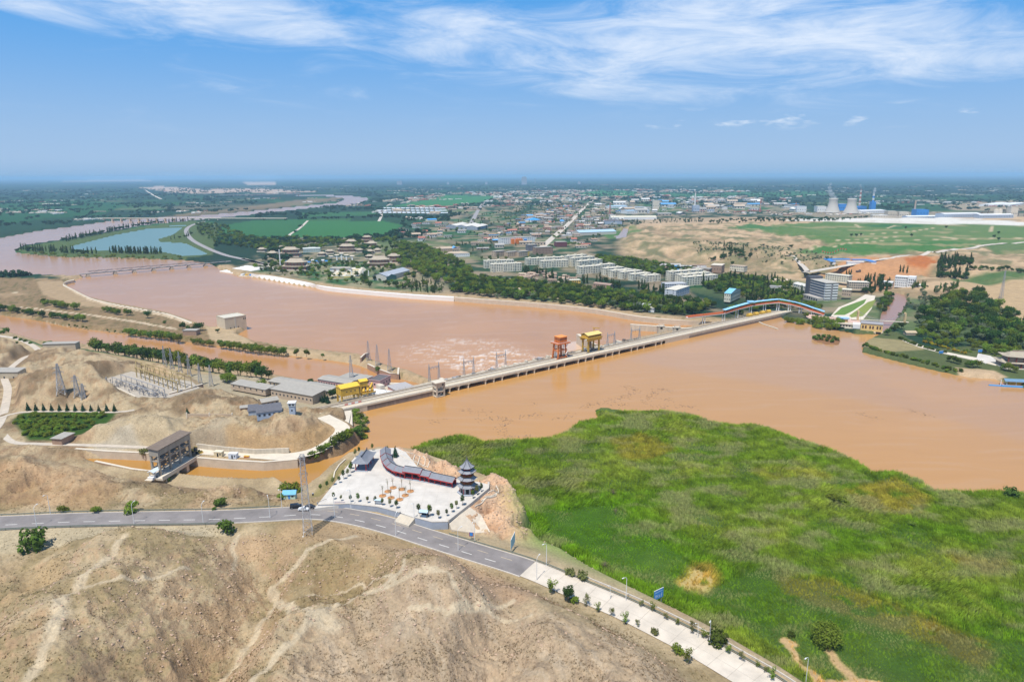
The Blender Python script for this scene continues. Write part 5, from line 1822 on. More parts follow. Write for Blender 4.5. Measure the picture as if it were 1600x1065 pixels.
def pylon(name,label,p,h,hw,rz=0.0,arms=(),top=0.25,bw=0.14,group=None,n=7):
 t=thing(name,label,'pylon',p,rz,group)
 lattice(MB(),(0,0),hw,top,-0.5,h,n,bw).build('lattice_shaft',M_STEEL,t)
 for z,w in arms:
  m=MB()
  for s in (-1,1):
   m.beam((0,-0.3,z),(s*w,0,z+0.3),bw).beam((0,0.3,z),(s*w,0,z+0.3),bw).beam((0,0,z+1.3),(s*w,0,z+0.3),bw)
   m.tube((s*w,0,z+0.25),(s*w,0,z-1.0),0.09,0.09,5)
  m.build('crossarm',M_STEEL,t)
 m=MB()
 for sx in (-1,1):
  for sy in (-1,1):
   m.box(sx*hw-0.35,sx*hw+0.35,sy*hw-0.35,sy*hw+0.35,-0.8,0.15)
 m.build('footings',M_CONC_L,t)['kind']='stuff'
 return t

def h_gantry(label,u1,v1,u2,v2,h,z):
 a,b=P(u1,v1,z),P(u2,v2,z)
 c=(a+b)/2
 t=thing('line_gantry',label,'gantry',c)
 a=a-c; b=b-c
 for q in (a,b):
  lattice(MB(),(q.x,q.y),0.9,0.35,-0.2,h*0.78,5,0.13).build('lattice_leg',M_STEEL,t)
  lattice(MB(),(q.x,q.y),0.35,0.05,h*0.78,h,3,0.11).build('peak',M_STEEL,t)
 m=MB()
 hb=h*0.72
 for dz,dy in ((0,-0.35),(0,0.35),(0.8,-0.35),(0.8,0.35)):
  m.beam((a.x,a.y+dy,hb+dz),(b.x,b.y+dy,hb+dz),0.12)
 for k in range(7):
  q0=a+(b-a)*(k/7); q1=a+(b-a)*((k+1)/7)
  m.beam((q0.x,q0.y-0.35,hb),(q1.x,q1.y-0.35,hb+0.8),0.1)
 m.build('crossbeam',M_STEEL,t)
 m=MB()
 for k in (0.2,0.5,0.8):
  q=a+(b-a)*k
  m.tube((q.x,q.y,hb),(q.x,q.y,hb-1.5),0.12,0.12,5)
 m.build('insulators',mat('insulator',(0.16,0.10,0.07),0.4,0.1),t)['kind']='stuff'

for lb,a in [('grey lattice line gantry behind the gate tower',(671,595.5,686,592,13.5,1.5)),('grey lattice line gantry by the white foaming water, left one',(725,585.5,740,583,13.5,1.5)),('grey lattice line gantry midway between foam and orange crane',(776,575,790,572.5,13.5,1.5)),('grey lattice line gantry just left of the orange crane',(868,557,880,555,12.5,1.5)),('grey lattice line gantry just right of the yellow crane',(949,540,960,537.5,12.5,1.5)),('grey lattice line gantry farthest along the dam',(986,531.5,999,529,12,1.5))]:
 h_gantry(lb,*a)
for lb,u,v,h in [('tall lattice pylon on the jetty tip, leftmost of three',576,563,17.5),('tall lattice pylon on the jetty tip, middle of three',590,570.5,18),('tall lattice pylon on the jetty tip, rightmost of three',609,579,18.5)]:
 pylon('pylon',lb,P(u,v,-6.4),h,1.9,0.2,[],0.35,0.15)
pylon('pylon','slim lattice mast behind the sheds beside the tailrace',P(549.5,595,0.5),20,1.6,0.1,[(15.5,1.6)],0.25,0.13)
# the big pylon that stands in front of the road
pylon('pylon','tall lattice pylon rising from the bare hill before the road',G(481.5,834) ,34,1.7,R(10),[(26,1.6),(33,1.2)],0.75,0.085,None,12)
# hills above the left bank
for lb,u,v,h,hw,arms in [('grey lattice pylon on the brown hill, left one of the group',96,614,20,2.4,[(14,3),(17,2.4)]),('pale blue-grey strain pylon right of the brown-hill pylon',121,618,14,1.7,[(10,2.4),(12,2)]),('short lattice pylon at the right of the hillside group',131,622,10,1.4,[(8,2)])]:
 pylon('pylon',lb,G(u,v),h,hw,0.4,arms,0.4,0.17)
for k,(lb,u,v) in enumerate([('first lattice mast behind the switchyard, farthest left',258,572),('second lattice mast behind the switchyard',269,576),('third lattice mast behind the switchyard',282,581),('fourth lattice mast behind the switchyard',296,586),('fifth lattice mast behind the switchyard, by the trees',313,599),('sixth lattice mast behind the switchyard, farthest right',330,601)]):
 pylon('line_mast',lb,P(u,v,2.0),17-0.4*k,1.3,0.3,[(12,1.4)],0.2,0.13,None,6)

# ------------------------------------------------------------------ buildings helper
def house(name,label,cat,p,rz,w,d,h,wall,roof_m,roof='gable',rise=1.6,over=0.4,wins=None,storeys=1,base=1.0,door=None,group=None,parapet=0.0,win_m=None,sides=('f','r','l'),join=False,win_h=1.3,win_w=1.2):
 """p is the middle of the footprint; front is local -y"""
 t=thing(name,label,cat,p,rz,group)
 MB().box(-w/2,w/2,-d/2,d/2,-base,h).build('wall',wall,t)
 if roof=='gable':
  m=MB().gable(-w/2,w/2,-d/2,d/2,h,rise,over,0.14)
  m.build('roof',roof_m,t)
  g=MB()
  for s in (-1,1):
   x=s*(w/2-0.01)
   g.poly([(x,-d/2,h),(x,d/2,h),(x,0,h+rise),(x-s*0.2,-d/2,h),(x-s*0.2,d/2,h),(x-s*0.2,0,h+rise)],[(0,1,2),(3,5,4),(0,3,4,1),(1,4,5,2),(2,5,3,0)])
  g.build('gable_end',wall,t)
 elif roof=='hip':
  MB().hip(-w/2,w/2,-d/2,d/2,h,rise,over,max(0.1,1-d/w),0.25,over*0.2).build('roof',roof_m,t)
 elif roof=='shed':
  MB().poly([(-w/2-over,-d/2-over,h-0.1),(w/2+over,-d/2-over,h-0.1),(w/2+over,d/2+over,h+rise),(-w/2-over,d/2+over,h+rise),(-w/2-over,-d/2-over,h+0.1),(w/2+over,-d/2-over,h+0.1),(w/2+over,d/2+over,h+rise+0.2),(-w/2-over,d/2+over,h+rise+0.2)],[(0,3,2,1),(4,5,6,7),(0,1,5,4),(1,2,6,5),(2,3,7,6),(3,0,4,7)]).build('roof',roof_m,t)
 else:
  MB().box(-w/2-over,w/2+over,-d/2-over,d/2+over,h,h+0.25).build('roof',roof_m,t)
  if parapet:
   m=MB()
   a,b=w/2+over,d/2+over
   m.box(-a,a,-b,-b+0.25,h+0.25,h+0.25+parapet).box(-a,a,b-0.25,b,h+0.25,h+0.25+parapet).box(-a,-a+0.25,-b+0.25,b-0.25,h+0.25,h+0.25+parapet).box(a-0.25,a,-b+0.25,b-0.25,h+0.25,h+0.25+parapet)
   m.build('parapet',wall,t)
 if wins:
  gm=win_m or M_GLASS
  sh=h/storeys
  jm=MB(); first={}
  for f in range(storeys):
   z0=f*sh+sh*0.38; z1=z0+win_h
   for s in sides:
    L_=w if s=='f' else d
    n=wins if s=='f' else max(1,int(wins*d/w))
    if s=='b':
     L_,n=w,wins
    for k in range(n):
     c=-L_/2+L_*(k+0.5)/n
     hw=win_w/2
     if s in 'fb':
      y=-d/2 if s=='f' else d/2
      bx=(c-hw,c+hw,y-0.06,y+0.06,z0,z1)
     else:
      x=w/2 if s=='r' else -w/2
      bx=(x-0.06,x+0.06,c-hw,c+hw,z0,z1)
     if join:
      jm.box(*bx)
     else:
      key='y' if s in 'fb' else 'x'
      cx,cy=(bx[0]+bx[1])/2,(bx[2]+bx[3])/2
      if key not in first:
       sx,sy=(bx[1]-bx[0])/2,(bx[3]-bx[2])/2
       o=first[key]=MB().box(-sx,sx,-sy,sy,0,z1-z0).build('window',gm,t)
      else:
       o=first[key].copy(); COL.objects.link(o); o.parent=t
      o.location=(cx,cy,z0)
  if join:
   jm.build('windows',gm,t)['kind']='stuff'
 if door:
  MB().box(door-0.6,door+0.6,-d/2-0.07,-d/2+0.05,0,2.2).build('door',M_DARK,t)
 return t

def face(u1,v1,u2,v2,z):
 """middle of a front wall line, its length and its bearing, from two photo points"""
 a,b=P(u1,v1,z),P(u2,v2,z)
 d=b-a
 return (a+b)/2,d.length,math.atan2(d.y,d.x)

def house_on(name,label,cat,seg,z,d,h,wall,roof_m,**kw):
 """house whose front wall stands on the photo line seg"""
 c,L_,r=face(*seg[:4],z)
 nrm=Vector((-math.sin(r),math.cos(r),0))
 return house(name,label,cat,c+nrm*(d/2),r,L_,d,h,wall,roof_m,**kw)

M_TAN=mat('tan_plaster',(0.46,0.36,0.26),0.9,0.14,0.5)
M_CREAM=mat('cream_plaster',(0.64,0.60,0.47),0.88,0.08,0.3)
M_GREYROOF=mat('grey_sheet_roof',(0.36,0.335,0.29),0.85,0.14,0.4)
M_PINK=mat('pink_plaster',(0.62,0.36,0.32),0.85,0.1,0.5)
M_SLATE=mat('slate_roof',(0.13,0.13,0.145),0.8,0.25,0.8)
M_BLUEWALL=mat('blue_grey_wall',(0.36,0.42,0.50),0.85,0.1,0.4)

def on_ground(seg):
 """the height of the ground under a photo line"""
 g=[G(seg[0]+(seg[2]-seg[0])*k,seg[1]+(seg[3]-seg[1])*k).z for k in (0.1,0.5,0.9)]
 return sum(g)/3-0.3

# yard below the dam
house_on('workshop','long tan brick workshop with grey roof and window row below the dam','building',(424,620,489,632,1),1,13,6.2,M_TAN,M_GREYROOF,roof='shed',rise=0.8,wins=11,over=0.6,sides=('f',))
house_on('shed','low grey-roofed shed left of the tan brick workshop','shed',(361,606,415,616,3),3,9,3.4,M_TAN,M_GREYROOF,roof='shed',rise=0.5,wins=6)
house_on('storehouse','long pale grey-roofed storehouse behind the workshop, left half','building',(420,603,478,612,1),1,12,3.8,M_TAN,M_GREYROOF,roof='gable',rise=0.9,wins=9)
house_on('storehouse','pale grey-roofed storehouse behind the workshop, right half','building',(474,611,514,619,1),1,12,3.8,M_TAN,M_GREYROOF,roof='gable',rise=0.9,wins=6)
house_on('office_block','grey-roofed block with pinkish windows beside the tailrace','building',(497,601,545,609,0.5),0.5,12,4.5,M_PINK,M_GREYROOF,roof='gable',rise=0.9,wins=12)
house_on('shed','wide flat grey shed by the tailrace water','shed',(525,596,562,602,0.5),0.5,16,2.8,M_TAN,M_GREYROOF,roof='flat',wins=6)
house_on('pump_house','pink box building with dark flat roof left of the dam','building',(577,604.5,594,606.5,1),1,15,5.2,M_PINK,mat('bitumen_roof',(0.13,0.12,0.12),0.9,0.15),roof='flat',wins=3,parapet=0.4)
house_on('hall','blue-grey hall with dark slate roof on the rocky mound','building',(402,655,441,650,8),on_ground((402,655,441,650,8)),9,3.8,M_BLUEWALL,M_SLATE,roof='shed',rise=1.6,wins=5)
house_on('annex','small blue-grey annex left of the slate-roofed hall','building',(388.5,650,403,648.5,8),on_ground((388.5,650,403,648.5,8)),8,3.0,M_BLUEWALL,M_SLATE,roof='shed',rise=1.2)
house_on('old_house','old tan house with sagging grey roof behind the slate hall','house',(410,637,436,632,5),on_ground((410,637,436,632,5)),8,3.6,M_TAN,M_GREYROOF,roof='gable',rise=1.4,wins=4)
house_on('old_house','small brown-roofed hut left of the slate hall','house',(376,644,394,642,7),on_ground((376,644,394,642,7)),5,2.6,M_BRICK,M_GREYROOF,roof='flat')
_gb=thing('guard_booth','slim pale blue guard booth with white roof at the dam end','booth',G(457.5,645),R(6))
MB().box(-1.6,1.6,-1.6,1.6,-2,4.6).build('shaft',M_BLUEWALL,_gb)
MB().box(-1.9,1.9,-1.9,1.9,4.6,6.4).build('cabin',mat('booth_pale',(0.55,0.60,0.62),0.8,0.1),_gb)
MB().box(-2.3,2.3,-2.3,2.3,6.4,6.8).build('roof',M_WHITE,_gb)
for x in (-0.9,0.9):
 MB().box(x-0.55,x+0.55,-1.96,-1.88,5.0,6.0).build('window',M_GLASS,_gb)
MB().box(-0.4,0.4,-1.66,-1.58,1.6,2.6).build('hatch',M_GLASS,_gb)

# yellow plant by the dam end
c,L_,r=face(534,629,562,623,3)
t=thing('yellow_gantry_shed','big yellow gantry with round-backed house on legs by the dam','gantry',c,r)
for x in (-L_/2+0.6,L_/2-0.6):
 for y in (0.6,7.5):
  MB().box(x-0.5,x+0.5,y-0.5,y+0.5,-1,4.5).build('leg',M_YELLOW,t)
MB().box(-L_/2,L_/2,0,8.2,4.4,9.6).build('house',M_YELLOW,t)
m=MB()
n=8; prev=None
vs=[]; fs=[]
for k in range(n+1):
 a=k/n
 y=-0.4+9.0*a; z=9.6+1.6*math.sin(math.pi*a)
 vs += [(-L_/2-0.4,y,z),(L_/2+0.4,y,z)]
for k in range(n):
 fs.append((2*k,2*k+1,2*k+3,2*k+2))
fs.append(tuple(range(0,2*n+1,2))); fs.append(tuple(range(2*n+1,0,-2)))
fs.append((0,2*n,2*n+1,1))
m.poly(vs,fs).build('roof',mat('bright_yellow_roof',(0.82,0.52,0.06),0.5,0.08),t)
m=MB()
for k in range(9):
 x=-L_/2+0.8+k*(L_-1.6)/8
 m.beam((x,-0.3,2.4),(x,-0.3,4.4),0.18)
m.beam((-L_/2,-0.3,2.6),(L_/2,-0.3,2.6),0.3).beam((-L_/2,-0.3,4.3),(L_/2,-0.3,4.3),0.4).build('walkway',MATS['ochre_paint'],t)
for x in (-2.5,0.5,3.5):
 MB().box(x-0.5,x+0.5,-0.06,0.04,6.4,7.1).build('window',M_GLASS,t)
c,L_,r=face(566,619,588,614.5,3)
t=thing('yellow_hoist','yellow hoist machine with drums beside the yellow gantry','hoist',c,r)
MB().box(-5,0.5,3,8,5.8,9.6).build('cabin',M_YELLOW,t)
MB().gable(-5,0.5,3,8,9.6,1.0,0.4,0.15).build('roof',MATS['bright_yellow_roof'],t)
for x in (-4.4,0.0):
 for y in (3.4,7.6):
  MB().box(x-0.4,x+0.4,y-0.4,y+0.4,-1,5.8).build('leg',M_YELLOW,t)
for k in range(3):
 MB().tube((-4+k*3.1,0.4,2.6),(-1.4+k*3.1,5.2,4.4),0.9,0.9,10).build('drum',M_YELLOW,t)
MB().beam((-5,0.2,1.6),(5,0.2,1.6),0.7).beam((-5,3.2,1.6),(5,3.2,1.6),0.7).build('frame',M_YELLOW,t)
MB().beam((1.2,1,4.6),(5.0,5.4,6.4),1.2).build('boom',M_YELLOW,t)
t=thing('red_white_barrier','red and white panel fence on the dam beside the yellow gantry','fence',P(552,631.5,DZ),DAM_ROT)
for k in range(5):
 MB().box(-6+k*2.4,-3.7+k*2.4,-0.05,0.05,0.2,1.5).build('panel',M_WHITE if k % 2 else mat('faded_red',(0.58,0.22,0.18),0.7,0.15),t)

# low powerhouse roofs and wing walls downstream of the left bays
xa,ya=dxy(622,612,0); xb,yb=dxy(672,600,0)
t=thing('powerhouse','low powerhouse roof with grey deck and pink edge beside tower','powerhouse',(_A.x,_A.y,0),DAM_ROT)
MB().box(ds(612),ds(668),DW+0.05,DW+24,-14,0.6).build('block',M_CONC,t)
MB().box(ds(640),ds(668),DW+2,DW+15,0.6,2.9).build('machine_hall',M_PINK,t)
MB().box(ds(639),ds(669),DW+1,DW+16,2.9,3.3).build('hall_roof',mat('hall_roof_grey',(0.40,0.38,0.37),0.85,0.12),t)
MB().box(ds(616),ds(638),DW+2,DW+9,0.6,1.1).build('lower_roof',MATS['hall_roof_grey'],t)
MB().box(ds(626),ds(634),DW+14,DW+20,0.6,4.6).build('stair_head',M_CONC_L,t)
MB().box(ds(650),ds(656),DW+18,DW+22,0.6,2.4).build('vent_house',M_CONC,t)
MB().beam((ds(666),DW+20,0.9),(ds(634),DW+36,0.9),2.2,1.2).build('wing_wall',M_CONC_L,t)
wall_thing('jetty_wall','curved brown stone wall closing the jetty with three pylons','wall',px_line([(564,567),(570,561),(576,559)],-8),-12,-3.2,0.6,M_BRICK,M_CONC_L)
wall_thing('jetty_wall','brown river wall along the jetty below the pylons','wall',px_line([(575,573),(592,581),(610,587.5),(622,589.5),(623,579)],-8),-12,-5.4,0.7,M_BRICK,M_CONC_L)
wall_thing('training_wall','long pale training wall running downstream behind the cranes','wall',px_line([(903,521.5),(915,529),(930,538),(944,546)],0),-13,-0.2,1.5,mat('pale_wall',(0.56,0.48,0.37),0.9,0.15,0.3),M_CONC_L)
wall_thing('training_wall','low tan training wall below the far end of the dam','wall',px_line([(985,508),(1030,511),(1062,514),(1105,514)],-5),-13,-4,1.6,M_CONC,M_CONC_L)
for lb,u,v in [('small tan gate house on the training wall, left one',1032.5,514),('small tan gate house on the training wall, right one',1057,516)]:
 t=thing('gate_house',lb,'gate house',P(u,v,-4),R(3))
 MB().box(-3.4,3.4,-2.5,2.5,-6,3.2).build('wall',M_CONC,t)
 MB().box(-3.8,3.8,-2.9,2.9,3.2,3.6).build('roof',M_CONC_L,t)
 for x in (-2.6,2.6):
  MB().box(x-0.3,x+0.3,-2.3,-1.7,3.6,5.2).build('hoist_post',M_CONC,t)
 MB().box(-3.1,3.1,-2.4,-1.6,5.2,5.7).build('hoist_beam',M_CONC_L,t)
 MB().box(-1.2,1.2,-2.56,-2.48,0.4,2.4).build('opening',M_DARK,t)

# white landing pad
MB().box(-6,6,-3,3,-0.6,0.15)
_pad=MB().box(-9,9,-5,5,-0.8,0.12).build('yard_slab',M_WHITE)
_pad.location=P(597,612.5,2.0); _pad.rotation_euler=(0,0,R(-22))
tag(_pad,'white concrete slab between the pink pump house and dam','slab')

# ------------------------------------------------------------------ apron and walls at the left dam end
_q=[P(u,v,z) for u,v,z in [(514,646,DZ-.1),(550,640,DZ-.1),(551,668,3.6),(540,688,3.2),(528,694,3.0),(542,672,5.5),(530,658,5.5)]]
_o=_q[0]
ap=MB().poly([p-_o for p in _q]+[Vector((p.x-_o.x,p.y-_o.y,-4-_o.z)) for p in _q],[tuple(range(6,-1,-1)),tuple(range(7,14))]+[(i,(i+1) % 7,(i+1) % 7+7,i+7) for i in range(7)]).build('bank_apron',M_CONC_L)
ap.location=_o
tag(ap,'white concrete apron wrapping the bank at the near dam end','apron')
wall_thing('canal_wall','pale concrete lining wall along the canal right of gate house','wall',px_line([(306,727),(360,731.5),(414,734.5),(466,730)],0),-3,4.7,0.7,mat('pale_wall',(0.60,0.52,0.40),0.9,0.18,0.4,streak=True),M_CONC_L)
wall_thing('canal_wall','pale sloped canal wall left of the gate house','wall',px_line([(120,712),(170,716),(236,719)],0),-3,4.35,0.7,mat('pale_wall',(0.60,0.52,0.40),0.9,0.18,0.4,streak=True),M_CONC_L)
wall_thing('canal_wall','low far wall behind the two site cabins','wall',px_line([(308,699),(350,704),(400,708),(452,706)],5),3,7.4,0.5,M_CONC,None)
wall_thing('canal_wall','low brown near wall of the canal below the gate house','wall',px_line([(150,725),(206,737),(250,742.5)],0),-3,1.8,0.6,M_BRICK,M_CONC_L)

# ------------------------------------------------------------------ canal gate house
c,L_,r=face(251,743.0,300,713.5,4.5)
gt=thing('canal_gate_house','tall open concrete gate house with brown roof over the canal','gate house',c,r)
M_GC=mat('weathered_concrete',(0.36,0.32,0.26),0.9,0.2,0.5,streak=True)
HG=13.5
_bd=5.0
MB().box(-L_/2-3,L_/2+3,-3.6,_bd+0.5,-1.0,0.0).build('bridge_deck',M_CONC_L,gt)
MB().box(-L_/2-3,L_/2+3,-3.6,-3.3,0.0,1.0).build('parapet',M_CONC_L,gt)
for k in range(4):
 x=-L_/2+0.6+(L_-1.2)*k/3
 for y in (0.4,_bd-0.4):
  MB().box(x-0.5,x+0.5,y-0.45,y+0.45,0,HG-3.2).build('column',M_GC,gt)
 MB().box(x-1.0,x+1.0,-3.4,_bd+0.4,-8,-1.0).build('pier',M_CONC,gt)
for z in (3.4,7.4):
 for y in (0.4,_bd-0.4):
  MB().box(-L_/2,L_/2,y-0.3,y+0.3,z-0.45,z+0.3).build('beam',M_GC,gt)
 for k in range(4):
  x=-L_/2+0.6+(L_-1.2)*k/3
  MB().box(x-0.3,x+0.3,0.71,_bd-0.71,z-0.4,z+0.25).build('tie',M_GC,gt)
MB().box(-L_/2-0.1,L_/2+0.1,-0.15,_bd+0.15,HG-3.2,HG).build('top_wall',M_GC,gt)
MB().poly([(-L_/2-.7,-0.9,HG),(L_/2+.7,-0.9,HG),(L_/2+.7,_bd+.9,HG+0.8),(-L_/2-.7,_bd+.9,HG+0.8),(-L_/2-.7,-0.9,HG+.4),(L_/2+.7,-0.9,HG+.4),(L_/2+.7,_bd+.9,HG+1.2),(-L_/2-.7,_bd+.9,HG+1.2)],[(0,3,2,1),(4,5,6,7),(0,1,5,4),(1,2,6,5),(2,3,7,6),(3,0,4,7)]).build('roof',mat('brown_roof',(0.20,0.155,0.12),0.9,0.18),gt)
for k in range(3):
 x0=-L_/2+0.6+(L_-1.2)*k/3+0.9; x1=-L_/2+0.6+(L_-1.2)*(k+1)/3-0.9
 MB().box(x0,x1,2.0,2.5,3.6,6.2).build('gate_leaf',M_RUST,gt)
 MB().box(x0+0.6,x1-0.6,1.4,3.4,7.7,8.8).build('hoist',mat('hoist_dark',(0.10,0.12,0.13),0.6,0.2),gt)
 MB().box(x0,x1,2.0,2.4,-7.5,-1.0).build('sluice',M_DARK,gt)
MB().box(-L_/2-6.0,-L_/2-0.6,0.6,4.4,-0.2,0.0).build('stair_landing',M_CONC_L,gt)
t=thing('canopy_shelter','white canopy shelter with stairs at the left of the gate house','shelter',c+Vector((math.cos(r),math.sin(r),0))*(-L_/2-4)+Vector((-1.5,3,0)),r)
for x in (-2,2):
 for y in (-1.3,1.3):
  MB().box(x-0.12,x+0.12,y-0.12,y+0.12,-0.5,3.4).build('post',M_WHITE,t)
MB().gable(-2.6,2.6,-1.6,1.6,3.4,0.6,0.3,0.12).build('roof',mat('pale_blue_sheet',(0.60,0.68,0.72),0.5,0.08),t)
MB().box(-3.4,-1.0,-1.4,1.4,-0.5,0.9).build('steps',M_WHITE,t)
# wheel loader and site cabins on the canal bank
t=thing('wheel_loader','yellow wheel loader parked right of the canal gate house','loader',P(305.5,707,4.8),R(-12))
for x in (-1.5,1.5):
 for y in (-1,1):
  MB().tube((x,y*0.8,0.75),(x,y*1.25,0.75),0.75,0.75,14).build('wheel',MATS['tyre'],t)
MB().box(-2.6,-0.2,-0.9,0.9,0.8,2.0).build('engine_cover',M_YELLOW,t)
MB().box(-0.3,0.9,-0.75,0.75,1.2,3.2).build('cab',M_GLASS,t)
MB().box(-0.4,1.0,-0.85,0.85,3.2,3.4).build('cab_roof',M_YELLOW,t)
MB().beam((0.6,-0.6,1.5),(3.0,-0.6,0.7),0.3).beam((0.6,0.6,1.5),(3.0,0.6,0.7),0.3).build('lift_arms',M_YELLOW,t)
MB().poly([(2.8,-1.3,0.1),(4.0,-1.3,0.1),(3.0,-1.3,1.3),(2.8,1.3,0.1),(4.0,1.3,0.1),(3.0,1.3,1.3)],[(0,1,2),(3,5,4),(0,3,4,1),(1,4,5,2),(2,5,3,0)]).build('bucket',M_YELLOW,t)

def cabin(label,u,v,wall,roof_m,rz):
 t=thing('site_cabin',label,'cabin',P(u,v-2.5,4.8),rz)
 MB().box(-2.2,2.2,-1.3,1.3,-0.2,2.5).build('wall',wall,t)
 MB().box(-2.35,2.35,-1.45,1.45,2.5,2.7).build('roof',roof_m,t)
 MB().box(-0.5,0.3,-1.36,-1.28,0,1.9).build('door',M_DARK,t)
 MB().box(0.9,1.7,-1.36,-1.28,0.9,1.7).build('window',M_GLASS,t)

cabin('cream site cabin on the canal bank right of the loader',342.5,714,mat('cream_panel',(0.66,0.55,0.35),0.7,0.08),mat('cream_roof',(0.72,0.64,0.48),0.7,0.08),R(-6))
cabin('white and blue site cabin on the canal bank, right one',365,717,mat('white_panel',(0.62,0.66,0.72),0.7,0.06),M_WHITE,R(-5))
t=thing('skip_box','small orange box lying on the canal bank beside cabins','box',P(385.5,714,4.8),R(-4))
MB().box(-1.3,1.3,-0.6,0.6,0,0.7).build('body',M_ORANGE,t)
MB().box(-1.4,1.4,-0.7,0.7,0.7,0.85).build('rim',M_YELLOW,t)

# ------------------------------------------------------------------ hut by the orchard, left-bank buildings
house_on('brick_hut','low brick hut with flat tan roof below the orchard','hut',(81.5,692,97,693,5.5),5.5,9,2.8,M_BRICK,M_GREYROOF,roof='flat',over=0.6)
house_on('pump_station','long windowless tan hall with grey roof at the tailrace bank','building',(68,549.5,119,548,0.5),0.5,8,6.8,mat('tan_wall',(0.47,0.40,0.29),0.9,0.1),M_GREYROOF,roof='flat',over=0.5)
house_on('sluice_house','tan concrete sluice house cut by the left picture edge','building',(-14,597,30,597,1),1,9,8.0,mat('tan_wall',(0.47,0.40,0.29),0.9,0.1),M_GREYROOF,roof='shed',rise=0.8,over=0.5,wins=3)
wall_thing('canal_wall','sloped concrete canal wall between sluice house and tan hall','wall',px_line([(30,590),(48,575),(68,563)],-1),-5,0.8,0.8,M_CONC,M_CONC_L)

# box building standing in the river, shed beside it
_c,L_,r=face(366,516.5,385,513.5,-8)
bb=house_on('river_pump_house','blocky cream concrete pump house standing at the river edge','building',(353,519,386,513.5,-9),-9,20,14.5,mat('cream_concrete',(0.60,0.50,0.36),0.9,0.1,0.3),mat('pale_slab',(0.56,0.52,0.43),0.9,0.1),roof='flat',over=0.2,base=4,parapet=0.5)
for x,z in [(9,11),(10.8,11),(-6,3),(-2,3),(2.5,3)]:
 MB().box(x-0.5,x+0.5,-10.07,-9.95,z,z+1.4).build('window',M_DARK,bb)
MB().box(-1.2,0.2,-10.2,-9.9,-3,14.6).build('pilaster',mat('pale_slab',(0.56,0.52,0.43),0.9,0.1),bb)
house_on('shed','low brown shed among trees left of the river pump house','shed',(286,524,307,524,-6.5),-6.5,9,5,M_BRICK,M_GREYROOF,roof='flat',over=0.4)

# ------------------------------------------------------------------ switchyard
sw=thing('switchyard','outdoor switchyard with rows of yellow-tan gantries on pale pad','switchyard',P(225,603,6),0)
_so=P(225,603,6)
pad=[tuple((Vector((x,y,0))-Vector((_so.x,_so.y,0)))[:2]) for x,y in W_SWITCH]
MB().prism(pad,-0.6,0.08).build('pad',mat('gravel_pad',(0.42,0.37,0.30),0.95,0.25,1.0),sw)
M_GANT=mat('ochre_steel',(0.40,0.30,0.13),0.7,0.2,1.0)

def yard_row(a,b,h,n,m,w=0.45,parent=sw):
 a=P(*a,6)-_so; b=P(*b,6)-_so
 for k in range(n+1):
  q=a+(b-a)*(k/n)
  MB().beam((q.x,q.y,0),(q.x,q.y,h),w).build('gantry_post',m,parent)
 MB().beam((a.x,a.y,h),(b.x,b.y,h),w*1.5,w).build('gantry_beam',m,parent)

yard_row((214,589),(278,613),7.5,9,M_GANT,0.5)
yard_row((222,584),(290,608),7.5,9,M_GANT,0.4)
yard_row((214,581),(300,607),9.0,9,M_GANT,0.35)
yard_row((190,595),(258,618),5.0,8,M_STEEL,0.3)
yard_row((176,597),(240,620),4.0,8,M_STEEL,0.3)
for k in range(6):
 a=P(214+k*12.8,589+k*4.8,6)-_so; b=P(214+k*14.8,581+k*4.6,6)-_so
 MB().beam((a.x,a.y,7.6),(b.x,b.y,8.4),0.3).build('tie_beam',M_GANT,sw)
rnd=random.Random(12)
for k in range(90):
 u=rnd.uniform(165,262); v=597+(u-165)*0.22+rnd.uniform(-5,8)
 q=P(u,v,6)-_so
 h=rnd.uniform(1.8,4.2)
 m=MB().tube((q.x,q.y,0),(q.x,q.y,h),0.16,0.12,5)
 m.box(q.x-0.4,q.x+0.4,q.y-0.3,q.y+0.3,h*0.5,h*0.5+0.6)
 m.build('insulator_post',rnd.choice([M_STEEL,M_STEEL,mat('bushing',(0.20,0.19,0.2),0.5,0.2)]),sw)
wall_thing('yard_wall','low pale wall along the near edge of the switchyard','wall',px_line([(155,594),(180,606),(212,621)],6),4.5,6.7,0.4,M_CONC_L,M_CONC_L)
wall_thing('yard_wall','low dark wall at the right edge of the switchyard','wall',px_line([(265,618),(290,611),(317,603)],5),2.5,6.6,0.6,M_BRICK,M_CONC_L)
t=thing('valley_wall','tan wall with gate posts beside the hillside track','wall',P(292,650,9),R(-2))
MB().box(0,28,-0.2,0.2,-1.5,1.6).build('wall',M_TAN,t)
for x in (0,14,28):
 MB().box(x-0.35,x+0.35,-0.35,0.35,-1.5,2.4).build('post',M_CONC_L,t)
# ------------------------------------------------------------------ far-bank roads, embankments, bridges
def ground_path(pts,step=12,dz=0.25,z=PLAIN):
 q=smooth_path([P(u,v,z) for u,v in pts],step)
 for p in q:
  p.z=max(hz(p.x,p.y),z-1)+dz
 return q

